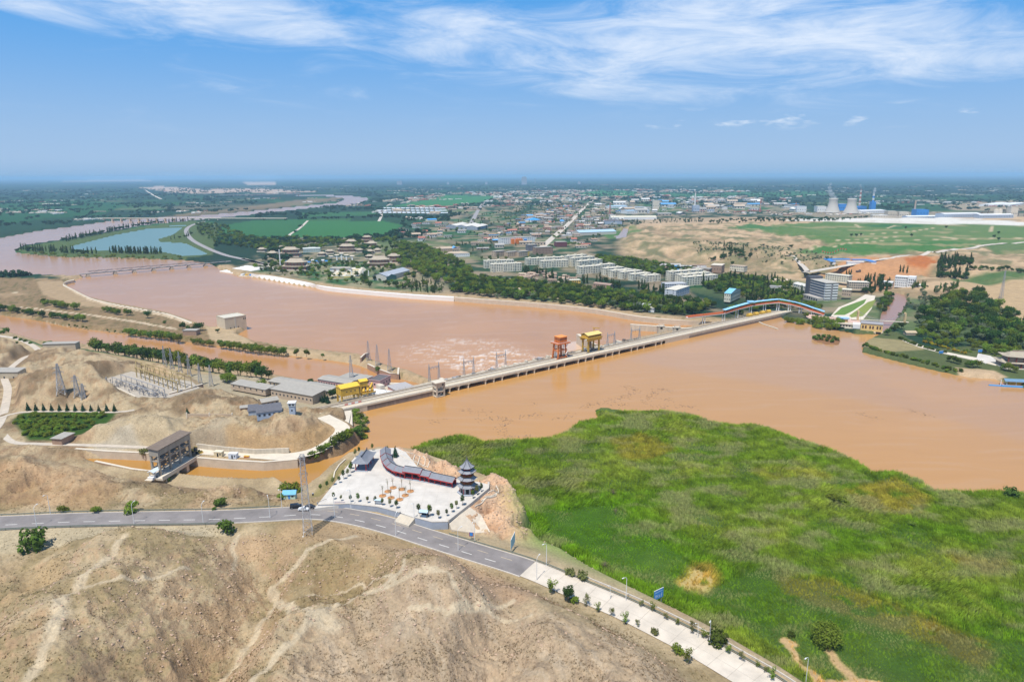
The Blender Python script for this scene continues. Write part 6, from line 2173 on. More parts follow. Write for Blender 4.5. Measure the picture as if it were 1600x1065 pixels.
M_ROADGREY=mat('far_asphalt',(0.30,0.28,0.27),0.9,0.1,0.1)
M_ROADPALE=mat('far_concrete_road',(0.52,0.46,0.38),0.9,0.1,0.1)
for nm,pts,hw,m in [('highway',[(320,346),(300,352),(291,360),(298,373),(320,386),(350,398),(380,405),(420,414)],6,M_ROADGREY),('main_street',[(845,388),(860,374.6),(880,357),(892.5,345),(906,331),(918.5,319),(930,310)],8,M_ROADPALE),('country_road',[(1258,425),(1282,421),(1324,414),(1373,408),(1431,400.6),(1480,394),(1560,384),(1640,376)],6,M_ROADPALE),('country_road',[(1228,401),(1245,408),(1256,416),(1262,424)],4,M_ROADPALE),('field_road',[(450,371),(455,365),(468,357),(481,345)],4,M_ROADPALE),('avenue',[(735,352),(742,338),(750,324),(756,316)],8,M_ROADGREY),('village_road',[(592,346),(596,336),(592,328)],5,M_ROADPALE),('highway',[(225,296),(240,305),(252,311)],9,M_ROADPALE),('waterfront_road',[(380,404),(420,416),(440,424)],5,M_ROADPALE)]:
 q=ground_path(pts,14,0.4,PLAIN)
 if nm in ('country_road',):
  q=ground_path(pts,14,0.6,4)
 struct(strip(q,hw,hw).build(nm,m))

def bank_slab(name,top,bot,zt,zb,m):
 a=smooth_path([P(u,v,zt) for u,v in top],10); b=smooth_path([P(u,v,zb) for u,v in bot],10)
 n=60

 def resample(q):
  c=[0.0]
  for i in range(1,len(q)):
   c.append(c[-1]+(q[i]-q[i-1]).length)
  ar=np.array([tuple(p) for p in q])
  return [Vector([np.interp(c[-1]*k/n,c,ar[:,i]) for i in range(3)]) for k in range(n+1)]
 a,b=resample(a),resample(b)
 vs=[]
 for p,q in zip(a,b):
  back=(p-q); back.z=0; back=back.normalized()*7
  vs += [q,p,p+back,Vector((p.x+back.x,p.y+back.y,zt-6)),Vector((q.x,q.y,zb-3))]
 fs=[]
 for k in range(n):
  for j in range(5):
   fs.append((k*5+j,(k+1)*5+j,(k+1)*5+(j+1) % 5,k*5+(j+1) % 5))
 fs += [(0,1,2,3,4),(n*5+4,n*5+3,n*5+2,n*5+1,n*5)]
 return struct(MB().poly(vs,fs).build(name,m))

M_WHITECONC=mat('white_revetment',(0.78,0.76,0.71),0.85,0.06,0.1)
bank_slab('white_embankment',[(392,427.5),(425,432.5),(475,441),(512,447.5),(575,454),(650,459.8),(709,463)],[(392,432),(425,438),(475,446.5),(512,452),(575,459),(650,464.5),(709,467.2)],-4.6,-9.6,M_WHITECONC)
bank_slab('stone_embankment',[(710,463.3),(800,470),(860,475),(930,482),(1005,494),(1085,501),(1120,503)],[(710,467.4),(800,475.5),(880,482.5),(932,487.5),(1005,499.5),(1085,508.5),(1112,509)],-4.6,-9.8,mat('tan_revetment',(0.56,0.46,0.34),0.9,0.14,0.2))
bank_slab('levee_revetment',[(300,503),(262,490),(225,483),(175,474),(142,465.5),(112,451),(99,444),(104,439),(116,436.5)],[(302,504.5),(263,491.8),(226,484.6),(176,475.6),(143,467.2),(114,452.6),(101.5,444.3),(106,440),(117,438)],-6.0,-10,mat('pale_revetment',(0.62,0.54,0.42),0.9,0.1,0.3))
# stepped white terraces by the river bend
t=thing('river_terrace','white stepped waterside terrace at the bend beside the bridge','terrace',P(378,424,-9),R(-38))
for k in range(7):
 MB().box(-34+k*1.5,34-k*1.5,-22+k*7,26,-3,0.6+k*0.9).build('step',M_WHITECONC,t)
t=thing('river_terrace','pale boat landing in front of the white waterside terrace','terrace',P(398,431.5,-9.5),R(-15))
MB().box(-26,26,-7,7,-2,0.9).build('deck',M_CONC_L,t)
for k in range(6):
 MB().box(-24+k*8.4,-20+k*8.4,-4,4,0.9,3.4).build('stall',[M_WHITE,M_YELLOW,M_BLUE,M_WHITE,M_TAN,M_WHITE][k],t)

# old truss bridge over the river
_a,_b=P(137,427,-4.5),P(352,408.5,-4.5)
_l=(_b-_a).length; _r=math.atan2((_b-_a).y,(_b-_a).x)
br=thing('truss_bridge','old dark truss bridge on stone piers across the river bend','bridge',_a,_r)
M_TRUSS=mat('dark_bridge_steel',(0.13,0.13,0.14),0.6,0.15)
MB().box(-12,_l+10,-2.6,2.6,-1.0,0.2).build('deck',mat('bridge_deck_grey',(0.34,0.32,0.30),0.9,0.1),br)
_ps=[0.0]+[(P(u,v,-4.5)-_a).length for u,v in [(180,423.5),(210,421),(240,418.2),(268,415.8),(295,413.5),(320,411)]]+[_l]
for k,x in enumerate(_ps):
 MB().box(x-3.0,x+3.0,-4.2,4.2,-9.5,-3.4).box(x-2.0,x+2.0,-3.2,3.2,-3.4,-1.0).build('pier',M_CONC,br)
for k in range(len(_ps)-1):
 m=MB()
 x0,x1=_ps[k],_ps[k+1]
 n=max(4,int((x1-x0)/7))
 for y in (-2.7,2.7):
  for j in range(n):
   a=x0+(x1-x0)*j/n; b=x0+(x1-x0)*(j+1)/n
   m.beam((a,y,0 if j % 2 else 3.4),(b,y,3.4 if j % 2 else 0),0.3)
  m.beam((x0+2,y,3.4),(x1-2,y,3.4),0.35).beam((x0,y,-0.6),(x1,y,-0.6),0.7)
 m.build('truss_span',M_TRUSS,br)

# long low road bridge upstream of the pond
_a,_b=P(150,340.5,2),P(345,340.5,2)
_l=(_b-_a).length
br=thing('road_bridge','long low concrete road bridge beyond the pond island','bridge',_a,math.atan2((_b-_a).y,(_b-_a).x))
MB().box(0,_l+250,-6,6,-2.0,0).build('deck',M_CONC_L,br)
for k in range(14):
 x=30+k*(_l-40)/13
 MB().box(x-2,x+2,-5,5,-16,-2).build('pier',M_CONC,br)
_a,_b=P(355,304.5,4),P(470,303,4)
_l=(_b-_a).length
br=thing('road_bridge','distant grey viaduct over the far sandy river bend','bridge',_a,math.atan2((_b-_a).y,(_b-_a).x))
MB().box(-60,_l,-8,8,-3.0,2).build('deck',M_ROADGREY,br)
for k in range(12):
 x=20+k*(_l-40)/11
 MB().box(x-5,x+5,-6,6,-20,-3).build('pier',M_CONC_D,br)

# ------------------------------------------------------------------ temple park
M_TEMPLE=mat('tan_temple_tile',(0.40,0.345,0.26),0.85,0.16,0.3)
M_TEMPLEWALL=mat('temple_wall',(0.32,0.24,0.18),0.85,0.2,0.4)

def temple(label,u,v,w,d,h,rz,tiers=1,z=-5.2,cat='temple hall'):
 t=thing('temple_hall',label,cat,P(u,v,z),R(rz))
 MB().box(-w/2-2,w/2+2,-2,d+2,-1.5,0.9).build('terrace',M_CONC_L,t)
 zz=0.9
 ww,dd=w,d
 for k in range(tiers):
  MB().box(-ww/2,ww/2,(d-dd)/2,(d+dd)/2,zz,zz+h).build('wall',M_TEMPLEWALL,t)
  if w>15:
   n=max(4,int(ww/5))
   m=MB()
   for j in range(n+1):
    x=-ww/2-1.0+(ww+2)*j/n
    m.box(x-0.35,x+0.35,(d-dd)/2-1.3,(d-dd)/2-0.7,zz,zz+h)
   m.build('columns',mat('dull_red_column',(0.28,0.07,0.05),0.7,0.1),t)['kind']='stuff'
  last=k==tiers-1
  rise=dd*(0.34 if last else 0.12)
  m=MB().hip(-ww/2,ww/2,(d-dd)/2,(d+dd)/2,zz+h,rise,2.4,(max(0.15,1-dd/ww*0.8) if last else 0.9),0.35,0.7)
  ro=m.build('roof',M_TEMPLE,t)
  if last:
   rl=ww/2*max(0.15,1-dd/ww*0.8)
   MB().box(-rl,rl,d/2-0.4,d/2+0.4,zz+h+rise-0.2,zz+h+rise+0.7).build('ridge',M_TEMPLEWALL,ro)
  zz += h+rise*0.55
  ww *= 0.8; dd *= 0.7
 return t

for a in [('big double-eaved temple hall beside the tall white pole',459,422,40,26,5,-4,2),('broad temple hall with white gable right of the garden',592,416.5,38,26,4.5,6,2),('smaller temple hall right behind the broad one',615,410.5,22,18,5,6,2),('long two-tier temple hall behind the white pole',452,401,36,22,5.5,0,2),('temple hall with long blue-grey ridge at the park centre',541,394,34,20,5,2,2),('rear temple hall, left of the rear group',548,381,22,14,5,2,1),('rear temple hall, highest of the rear group',573,379.5,22,14,6,2,2),('rear temple hall, right of the rear group',580,385,20,16,6,2,1),
          ('small tan-roofed pavilion left of the park centre',515,396,14,10,4,8,1),('small tan-roofed pavilion by the blue stalls',502,400,13,10,4,-5,1),('cottage-sized temple roof in the right cluster, rear left',562,394,12,9,4,20,1),('cottage-sized temple roof in the right cluster, middle',577,396,13,10,4,-12,1),('cottage-sized temple roof in the right cluster, rear right',590,394,12,10,4,10,1),('cottage-sized temple roof in the right cluster, front',577,404,13,9,4,0,1),('small temple roof at the left end of the park',425,400,16,12,5,5,1),('low tan roof among trees left of the park',408,393,14,10,4,0,1),('low tan roof behind the long temple hall',440,390,18,10,4,0,1)]:
 temple(*a)
house_on('glass_hall','pale green flat-roofed hall among trees behind the park','building',(474,394,501,393,-5),-5,24,7,mat('pale_green_wall',(0.42,0.50,0.46),0.7,0.1),mat('pale_green_roof',(0.55,0.58,0.53),0.8,0.1),roof='hip',rise=2,wins=10,join=True)
house_on('sports_hall','long grey-roofed hall with green glazed end by the embankment','building',(604,438,640,428,-5),-5,24,6.5,mat('pale_hall_wall',(0.56,0.52,0.45),0.85,0.1),mat('blue_grey_roof',(0.36,0.39,0.43),0.6,0.08),roof='gable',rise=4,over=0.6)
house_on('glazed_end','low green glazed lobby before the long grey-roofed hall','building',(586,436,604,438,-5),-5,22,4.5,mat('green_glass',(0.10,0.22,0.20),0.2,0.15,spec=0.5),mat('blue_grey_roof',(0.36,0.39,0.43),0.6,0.08),roof='gable',rise=4,over=0.4)
t=thing('white_pole','tall slim white monument pole in the temple park','monument',P(438.6,420.5,-5))
MB().tube((0,0,0),(0,0,34),1.1,0.8,10).build('shaft',M_WHITE,t)
MB().ring([(3.2,-0.5),(3.2,0.8),(2.0,1.2),(2.0,2.0),(1.2,2.4)],10).build('base',mat('red_white_base',(0.65,0.30,0.26),0.7,0.2),t)
# ceremonial gate and terraces
t=thing('ceremonial_gate','pale stone ceremonial gate with tiered roof tops','gate',P(534,406,-5),R(2))
for k,x in enumerate((-20,-9,0,9,20)):
 h=(7,9,12,9,7)[k]
 MB().box(x-1.2,x+1.2,-1.2,1.2,-0.5,h).build('pillar',M_WHITECONC,t)
 MB().hip(x-4.5,x+4.5,-1.5,1.5,h,1.6,0.8,0.6,0.2,0.4).build('roof',M_CONC_L,t)
MB().box(-20,20,-0.6,0.6,5,6.4).build('lintel',M_WHITECONC,t)
t=thing('garden_terrace','pale stepped garden terrace below the ceremonial gate','terrace',P(534,434.5,-6.5),R(2))
for k in range(6):
 MB().box(-24+k,24-k,k*15,94,-1.0,0.4+k*0.9).build('level',mat('pale_terrace',(0.66,0.60,0.48),0.85,0.12,0.2),t)
for k in range(5):
 for x in (-16,2):
  MB().box(x,x+13,k*15+4,k*15+9,0.4+k*0.9,0.75+k*0.9).build('flower_bed',mat('hedge_bed',(0.10,0.15,0.05),0.9,0.3,0.4) if k % 2 else mat('marigold_bed',(0.45,0.33,0.04),0.9,0.3,0.4),t)
for k,x in enumerate((-22,-13,-4,5)):
 MB().tube((34+x,20,0),(34+x,20,9),0.9,0.8,8).build('stone_column',M_WHITECONC,t)
t=thing('garden_hall','small white hall with three dark arches in the garden terrace','building',P(532,423.5,-3),R(2))
MB().box(-17,17,0,9,-1,4.6).build('wall',M_WHITECONC,t)
MB().hip(-17,17,0,9,4.6,2.2,1.2,0.8,0.3,0.5).build('roof',M_GREYROOF,t)
for x in (-9,0,9):
 MB().box(x-2,x+2,-0.15,0.1,0,3.2).build('arch',M_TEMPLEWALL,t)
for k in range(14):
 t=thing('market_stall','','stall',P(440+k*5.4,408+(k % 3)*1.6,-5),R(2),'blue and white stalls in the temple park')
 MB().box(-2.2,2.2,-1.6,1.6,-0.2,2.2).build('counter',M_WHITE,t)
 MB().gable(-2.6,2.6,-2,2,2.3,1.0,0.2,0.12).build('canopy',M_BLUE if k % 3 else M_WHITE,t)
 t['label']='blue or white market stall in the row across the temple park'

# ------------------------------------------------------------------ apartment blocks and town buildings
def apartment(label,seg,z,d,h,storeys,wins,wall=M_CREAM,roof_m=None,stripes=True):
 c,L_,r=face(*seg,z)
 nrm=Vector((-math.sin(r),math.cos(r),0))
 t=thing('apartment_block',label,'apartment block',c+nrm*(d/2),r)
 MB().box(-L_/2,L_/2,-d/2,d/2,-2,h).build('wall',wall,t)
 MB().box(-L_/2-0.4,L_/2+0.4,-d/2-0.4,d/2+0.4,h,h+0.5).build('roof',roof_m or mat('pale_flat_roof',(0.62,0.58,0.48),0.9,0.1),t)
 ent=max(2,int(L_/14))
 for k in range(ent):
  x=-L_/2+L_*(k+0.5)/ent
  MB().box(x-1.6,x+1.6,-2.5,2.5,h+0.5,h+2.4).build('stair_head',wall,t)
 sh=h/storeys
 gm=MB(); bm=MB()
 for f in range(storeys):
  z0=f*sh+0.9
  for k in range(wins):
   x=-L_/2+L_*(k+0.5)/wins
   gm.box(x-0.75,x+0.75,-d/2-0.06,-d/2+0.06,z0,z0+1.5)
  for y in (-d/4,d/4):
   gm.box(-L_/2-0.06,-L_/2+0.06,y-0.5,y+0.5,z0,z0+1.4)
   gm.box(L_/2-0.06,L_/2+0.06,y-0.5,y+0.5,z0,z0+1.4)
  if f and stripes:
   bm.box(-L_/2-0.05,L_/2+0.05,-d/2-0.12,-d/2-0.062,f*sh-0.15,f*sh+0.5)
  for k in range(ent):
   x=-L_/2+L_*(k+0.25)/ent
   bm.box(x-1.5,x+1.5,-d/2-1.2,-d/2-0.13,f*sh+0.0,f*sh+1.1)
 gm.build('windows',M_GLASS,t)['kind']='stuff'
 bm.build('balconies',mat('pale_balcony',(0.70,0.68,0.58),0.85,0.06),t)['kind']='stuff'
 return t

AP=[('cream apartment block left of the dark poplars, front bar',(768,424.5,815,422.6),12,13),('cream apartment block left of the dark poplars, rear bar',(757,418.6,803,417),12,12),
      ('long cream apartment block behind the dark poplars',(823,414,886,411),11,16),('cream apartment block in front of the long one',(846,418,888,416.2),11,11),('cream apartment block with high roofline, rear of the middle trio',(886,412.5,917,410),14,8),('cream apartment block, centre of the middle trio',(894,416,929,413.2),14,9),('cream apartment block, front of the middle trio',(905,420.5,941,417),13,9),
      ('stepped cream block just before the middle trio',(907,428,938,425.4),11,8),('short cream block, first of the staggered row',(936,424.5,961,422.5),11,6),('short cream block, second of the staggered row',(946,429.5,975,427),10,7),('short cream block, third of the staggered row',(957,433.3,989,430.5),10,8),('short cream block, fourth of the staggered row',(972,435.5,1003,432.5),10,8),('short cream block, fifth of the staggered row',(988,438,1017,435.5),9,7),('short cream block, last of the staggered row',(1006,440.5,1032,438.4),9,6),
      ('pale cream block right of the staggered row, rear bar',(1047,438.5,1099,434.2),13,13),('pale cream block right of the staggered row, middle bar',(1062,442.5,1110,438.2),12,12),('pale cream block right of the staggered row, front bar',(1069,446.5,1121,442.2),12,13)]
for lb,seg,h,wn in AP:
 apartment(lb,seg,-5,11,h,5 if h>11 else 4,wn)
house_on('brick_block','long brown brick block beyond the cream apartments','building',(837,397,864,395.5,-5),-5,14,13,M_BRICK,M_GREYROOF,roof='flat',wins=12,storeys=4,join=True)
house_on('dark_block','dark slate-coloured block left of the brown brick block','building',(826,391.5,839,391,-5),-5,20,12,mat('dark_wall',(0.17,0.17,0.19),0.8,0.1),M_GREYROOF,roof='flat',wins=6,storeys=4,join=True)
sc=house_on('school','white school block with bright orange front wings','school',(784,381,836,378.5,-5),-5,22,13,M_WHITE,M_GREYROOF,roof='flat',wins=18,storeys=4,join=True)
for x0,x1 in ((-20,-13),(-9,8)):
 MB().box(x0,x1,-17,-11.1,-1,10.5).build('orange_wing',mat('school_orange',(0.72,0.20,0.04),0.7,0.08),sc)
MB().box(14,20,-15,-11.2,-1,9).build('blue_wing',M_BLUE,sc)
for lb,seg,wl in [('low block with yellow end wall, left of three',(774,400,790,398.5),M_TAN),('low block with yellow end wall, middle of three',(793,401,811,399.5),M_TAN),('low block with yellow end wall, right of three',(811,400.5,827,399),M_TAN)]:
 t=house_on('old_block',lb,'building',seg+(-5,),-5,12,9,wl,M_GREYROOF,roof='flat',wins=6,storeys=3,join=True)
 L_=(P(*seg[2:],-5)-P(*seg[:2],-5)).length
 MB().box(L_/2-4,L_/2+0.1,-6.12,-5.95,-1,8.8).build('yellow_end',mat('mustard_wall',(0.62,0.42,0.10),0.8,0.1),t)
house_on('market_hall','wide tan-roofed market hall with white arcade front','building',(697,401.5,734,400,-5),-5,26,6,M_WHITE,mat('tan_roof',(0.46,0.37,0.27),0.9,0.12),roof='hip',rise=3,wins=12,join=True)
house_on('market_hall','wide tan-roofed hall stepped behind the white arcade','building',(683,393.5,716,392,-5),-5,24,6,M_TAN,mat('tan_roof',(0.46,0.37,0.27),0.9,0.12),roof='hip',rise=3,wins=10,join=True)
for lb,seg in [('pale barrel-like depot roof in town, left of three',(713,357,731,353)),('pale barrel-like depot roof in town, middle of three',(729,358,750,354)),('pale barrel-like depot roof in town, right of three',(746,359,762,355.5))]:
 house_on('depot',lb,'depot',seg+(-5,),-5,34,8,mat('grey_blue_wall',(0.30,0.33,0.38),0.8,0.1),mat('pale_sheet',(0.66,0.62,0.55),0.7,0.08),roof='gable',rise=4,wins=8,join=True)
house_on('office_block','white and grey office block with low annex before the trees','building',(1056,464,1077,457,-5),-5,16,9,mat('office_grey',(0.55,0.57,0.60),0.8,0.08),mat('pale_flat_roof',(0.62,0.58,0.48),0.9,0.1),roof='flat',wins=8,storeys=3,join=True)
house_on('office_block','long grey office wing behind the white office block','building',(1040,453,1073,452,-5),-5,18,8,mat('office_grey',(0.55,0.57,0.60),0.8,0.08),mat('office_roof',(0.42,0.43,0.44),0.8,0.1),roof='flat',wins=12,storeys=3,join=True)
house_on('works_hall','red brick works hall with pale roof below the sand bluff','building',(1110,424.5,1127,425.5,-4),-4,26,11,M_BRICK,M_CONC_L,roof='flat',wins=4,join=True)
house_on('works_hall','dark grey long shed left of the red brick works hall','building',(1080,425,1108,427,-4),-4,14,7,M_CONC_D,M_GREYROOF,roof='flat',wins=8,join=True)
house_on('ruin','pale ruined building right of the red brick works hall','building',(1140,422,1162,424,-4),-4,14,8,M_CREAM,M_TAN,roof='flat',wins=8,storeys=2,join=True)
house_on('blue_gable_hall','tan hall with bright blue gable beside dark trees','building',(1131,470,1141,471,-3),-3,40,10,M_CREAM,mat('sky_blue_sheet',(0.22,0.52,0.70),0.6,0.08),roof='gable',rise=3.5,wins=3,storeys=2,join=True)
house_on('yellow_house','yellow two-storey house among poplars below the apartments','house',(891,446.5,907,446,-5),-5,10,8,mat('mustard_wall',(0.62,0.42,0.10),0.8,0.1),M_CREAM,roof='flat',wins=5,storeys=2,join=True)
house_on('red_roof_house','long low house with dull red roof near the embankment','house',(883,453,907,454,-5),-5,9,4,M_CREAM,mat('dull_red_roof',(0.36,0.16,0.13),0.85,0.12),roof='gable',rise=1.6,wins=8,join=True)
house_on('tan_house','long tan-roofed house in the trees by the embankment','house',(788,456,820,457,-5),-5,10,4,M_CREAM,mat('tan_roof',(0.46,0.37,0.27),0.9,0.12),roof='gable',rise=1.6,wins=8,join=True)
house_on('brown_house','brown-roofed long house right of the yellow house','house',(927,448,953,451,-5),-5,10,5,M_BRICK,mat('brown_sheet',(0.34,0.24,0.19),0.9,0.12),roof='gable',rise=1.6,wins=8,join=True)
house_on('white_house','small white house with flagpoles by the embankment trees','house',(1003,483,1015,484,-5),-5,10,6,M_WHITE,M_WHITE,roof='flat',wins=4,storeys=2,join=True)
house_on('kiosk_house','small white and red kiosk right of the flagpoles','house',(1013,486,1022,486.5,-5),-5,8,4,M_WHITE,mat('pale_flat_roof',(0.62,0.58,0.48),0.9,0.1),roof='flat',wins=4,join=True)
t=thing('flagpole_row','row of slim white flagpoles before the white house','flagpoles',P(990,486,-5))
for k in range(6):
 MB().tube((k*3.4,-k*0.5,0),(k*3.4,-k*0.5,11),0.12,0.08,6).build('pole',M_WHITE,t)
house_on('warehouse','long blue-roofed warehouse by the town canal','warehouse',(905,368,963,366,-6),-6,40,8,mat('pale_hall_wall',(0.56,0.52,0.45),0.85,0.1),mat('pale_blue_roof',(0.38,0.52,0.62),0.6,0.08),roof='gable',rise=5)
house_on('warehouse','long white-walled warehouse behind the town trees','warehouse',(955,343.5,1026,343,-6),-6,40,9,M_WHITE,M_CREAM,roof='gable',rise=4)
house_on('terminal_hall','dark stepped pavilion-roofed hall near the town canal','building',(945,350,972,350,-6),-6,36,9,M_BLUEWALL,M_SLATE,roof='hip',rise=6)
house_on('blue_dome_hall','sports hall with low bright blue roof in town','building',(830,347,847,346,-6),-6,40,7,M_WHITE,mat('bright_blue_roof',(0.07,0.33,0.68),0.5,0.08),roof='hip',rise=6)
house_on('blue_sheet_shed','shed with bright blue sheet roof beyond the fields','shed',(669,346.5,683,346,-6),-6,26,7,M_CREAM,mat('bright_blue_roof',(0.07,0.33,0.68),0.5,0.08),roof='gable',rise=3)
house_on('maroon_block','dark maroon and grey block at the end of main street','building',(870,386,886,385.5,-6),-6,20,11,mat('maroon_wall',(0.20,0.06,0.07),0.8,0.1),M_GREYROOF,roof='flat',wins=8,storeys=3,join=True)

# old terraces of small houses : a few variants, copied
M_RT=[mat('roof_brown',(0.36,0.26,0.19),0.9,0.15,0.3,rnd=0.2),mat('roof_tan',(0.48,0.38,0.28),0.9,0.12,0.3,rnd=0.2),mat('roof_red',(0.44,0.17,0.12),0.85,0.12,0.3,rnd=0.2),mat('roof_grey',(0.38,0.36,0.33),0.85,0.12,0.3,rnd=0.2),mat('roof_white',(0.66,0.64,0.60),0.8,0.08,0.3,rnd=0.1),mat('roof_blue',(0.12,0.34,0.60),0.6,0.1,0.3,rnd=0.15)]
M_WL=[mat('wall_tan',(0.48,0.39,0.29),0.9,0.12,0.3,rnd=0.15),mat('wall_cream',(0.60,0.54,0.44),0.9,0.1,0.3,rnd=0.12),mat('wall_brick',(0.34,0.23,0.17),0.9,0.15,0.3,rnd=0.15),mat('wall_white',(0.66,0.64,0.60),0.9,0.08,0.3,rnd=0.08)]
_hp={}
HSETS={}

def small_house(kind,wl,rf,p,rz,w,d,h,label,group,cat='house'):
 key=(kind,wl,rf)
 if key not in _hp:
  t=thing('town_house',label,cat,p,rz,group)
  MB().box(-0.5,0.5,-0.5,0.5,-0.5,1).build('wall',M_WL[wl],t)
  if kind=='gable':
   MB().gable(-0.5,0.5,-0.5,0.5,1.0,0.4,0.06,0.05).build('roof',M_RT[rf],t)
  else:
   MB().box(-0.53,0.53,-0.53,0.53,1.0,1.07).build('roof',M_RT[rf],t)
  m=MB()
  for k in range(4):
   x=-0.4+k*0.27
   m.box(x-0.05,x+0.05,-0.507,-0.495,0.35,0.75)
  m.build('windows',M_GLASS,t)['kind']='stuff'
  _hp[key]=t
 else:
  t=copy_tree(_hp[key])
 label=('brown','tan','red','grey','white','blue')[rf]+(' gabled ' if kind=='gable' else ' flat-roofed ')+label
 tag(t,label,cat,group)
 HSETS.setdefault(label,[]).append(t)
 t.location=p; t.rotation_euler=(0,0,rz); t.scale=(w,d,h)
 return t

def house_area(poly,z,n,label,group,sizes,roofs,walls,kinds=('gable','flat'),base_rot=0.0,seed=1,cat='house',mind=12):
 rnd=random.Random(seed)
 q=PL(poly,z)
 lo,hi=q.min(0),q.max(0)
 placed=[]
 tries=0
 while len(placed)<n and tries<n*40:
  tries += 1
  # even over the picture rather than over the plan, so that the far rows stay thin
  x=rnd.uniform(lo[0],hi[0]); y=rnd.uniform(lo[1],hi[1])
  if not inside(np.array([x]),np.array([y]),q)[0]:
   continue
  if any((x-a) ** 2+(y-b) ** 2<mind*mind for a,b in placed):
   continue
  placed.append((x,y))
  w,d,h=[rnd.uniform(*s) for s in sizes]
  small_house(rnd.choice(kinds),rnd.choice(walls),rnd.choice(roofs),Vector((x,y,hz(x,y))),R(base_rot+rnd.choice([0,0,0,90])+rnd.uniform(-4,4)),w,d,h,label,group,cat)

S_H=((12,30),(8,12),(3.5,8))
house_area([(700,396),(745,372),(800,345),(845,330),(900,320),(912,324),(870,365),(845,385),(780,388)],PLAIN,150,'house in the old town left of main street','old town houses left of the main street',S_H,(0,0,1,1,2,3,3,5),(0,1,2),base_rot=12,seed=2,mind=17)
house_area([(872,382),(900,345),(930,326),(985,342),(950,356),(930,372),(930,395)],PLAIN,84,'house right of main street before the canal','houses right of the main street',S_H,(0,1,2,3,4),(0,1,2,3),base_rot=12,seed=3,mind=16)
house_area([(795,432),(850,424),(905,432),(880,446),(830,448),(790,442)],-5,44,'hut in the tight huddle below the apartments','brown huts below the apartments',((7,13),(5,7),(2.5,3.5)),(0,0,0,1),(0,2),base_rot=-12,seed=4,mind=7.5)
house_area([(930,322),(1000,314),(1120,313),(1240,317),(1250,330),(1100,336),(980,338)],PLAIN,64,'factory shed in the works belt beyond the bluff','factory sheds',((20,70),(14,30),(7,16)),(3,3,4,4,1,5),(0,1,3),('flat','gable'),5,5,'factory shed',38)
house_area([(620,362),(660,346),(700,348),(730,364),(690,380),(650,376)],PLAIN,26,'house among trees at the left fringe of town','houses at the fringe of town',S_H,(0,1,2,3),(0,1,3),base_rot=25,seed=6,mind=18)
house_area([(1190,445),(1240,436),(1290,446),(1250,458),(1200,462)],-3,9,'low building among trees behind the hotel','low buildings behind the hotel',((12,22),(8,11),(5,8)),(1,3),(1,3),base_rot=-10,seed=7,mind=18)
house_area([(1030,418),(1080,414),(1110,424),(1080,432),(1040,428)],-5,12,'workshop beside the brick works hall','workshops by the bluff',((12,28),(8,12),(4,6)),(3,4,5,0),(0,1,2),base_rot=-6,seed=8,mind=18)
# rows of greenhouses in the fields
_gh=None
for r_ in range(3):
 for k in range(13):
  u=598+k*7.4+r_*1.5; v=325.5+r_*3.6+k*0.05
  p=P(u,v,PLAIN)
  if _gh is None:
   t=thing('greenhouse','long pale greenhouse tunnel beyond the green fields','greenhouse',p,R(32),'greenhouse tunnels beyond the fields')
   m=MB(); vs=[]; fs=[]
   for j in range(9):
    a=math.pi*j/8
    vs += [(-30,-6*math.cos(a),4.2*math.sin(a)),(30,-6*math.cos(a),4.2*math.sin(a))]
   for j in range(8):
    fs.append((2*j,2*j+1,2*j+3,2*j+2))
   fs += [tuple(range(16,-1,-2)),tuple(range(1,18,2))]
   m.poly(vs,fs).build('cover',mat('greenhouse_film',(0.62,0.66,0.70),0.35,0.06),t)
   MB().box(-31.5,-30.01,-6,6,-1,5).build('end_wall',M_TAN,t)
   _gh=t
  else:
   copy_thing(_gh,p,R(32))

# ------------------------------------------------------------------ power station and works on the right
M_CT=mat('cooling_tower_concrete',(0.47,0.44,0.39),0.9,0.10,0.03,streak=True)

def cooling_tower(label,u,v):
 z=0
 p=P(u,v,z); p.z=hz(p.x,p.y)
 t=thing('cooling_tower',label,'cooling tower',p)
 t.scale=(0.82,0.82,0.86)
 prof=[]
 H_=71
 for k in range(13):
  a=k/12
  r=20.5*math.sqrt(1+((a*H_-55)/36.0) ** 2)
  prof.append((r,4+a*(H_-4)))
 inner=[(r-0.8,zz) for r,zz in prof[::-1]]
 MB().ring(prof+inner,40,close=False).build('shell',M_CT,t,True)
 m=MB()
 for k in range(28):
  a0=2*math.pi*k/28; a1=a0+math.pi/28
  r=prof[0][0]
  m.beam((r*1.03*math.cos(a0),r*1.03*math.sin(a0),-1),(r*math.cos(a1),r*math.sin(a1),4.4),0.8)
 m.build('leg_ring',M_CT,t)['kind']='stuff'
 MB().ring([(32,-1),(32,1.2),(31,1.2)],40).build('basin',M_CONC,t)
 return t

cooling_tower('pale cooling tower, left one, with steam rising',1300.5,330.5)
cooling_tower('pale cooling tower, right one, beside the striped chimney',1329.5,331.5)

def chimney(label,u,v,h,r0,r1,bands,m_a,m_b,base=None):
 p=P(u,v,0); p.z=hz(p.x,p.y)
 t=thing('chimney',label,'chimney',p)
 for k in range(bands):
  a,b=k/bands,(k+1)/bands
  MB().tube((0,0,h*a),(0,0,h*b),r0+(r1-r0)*a,r0+(r1-r0)*b,16).build('shaft_band',m_a if k % 2==0 else m_b,t)
 MB().ring([(r1*1.15,h),(r1*1.15,h+1.5),(r1*0.8,h+1.5)],16).build('rim',m_b,t)
 if base:
  MB().box(-base[0]/2,base[0]/2,-base[0]/2,base[0]/2,-2,base[1]).build('base_block',M_BLUE,t)

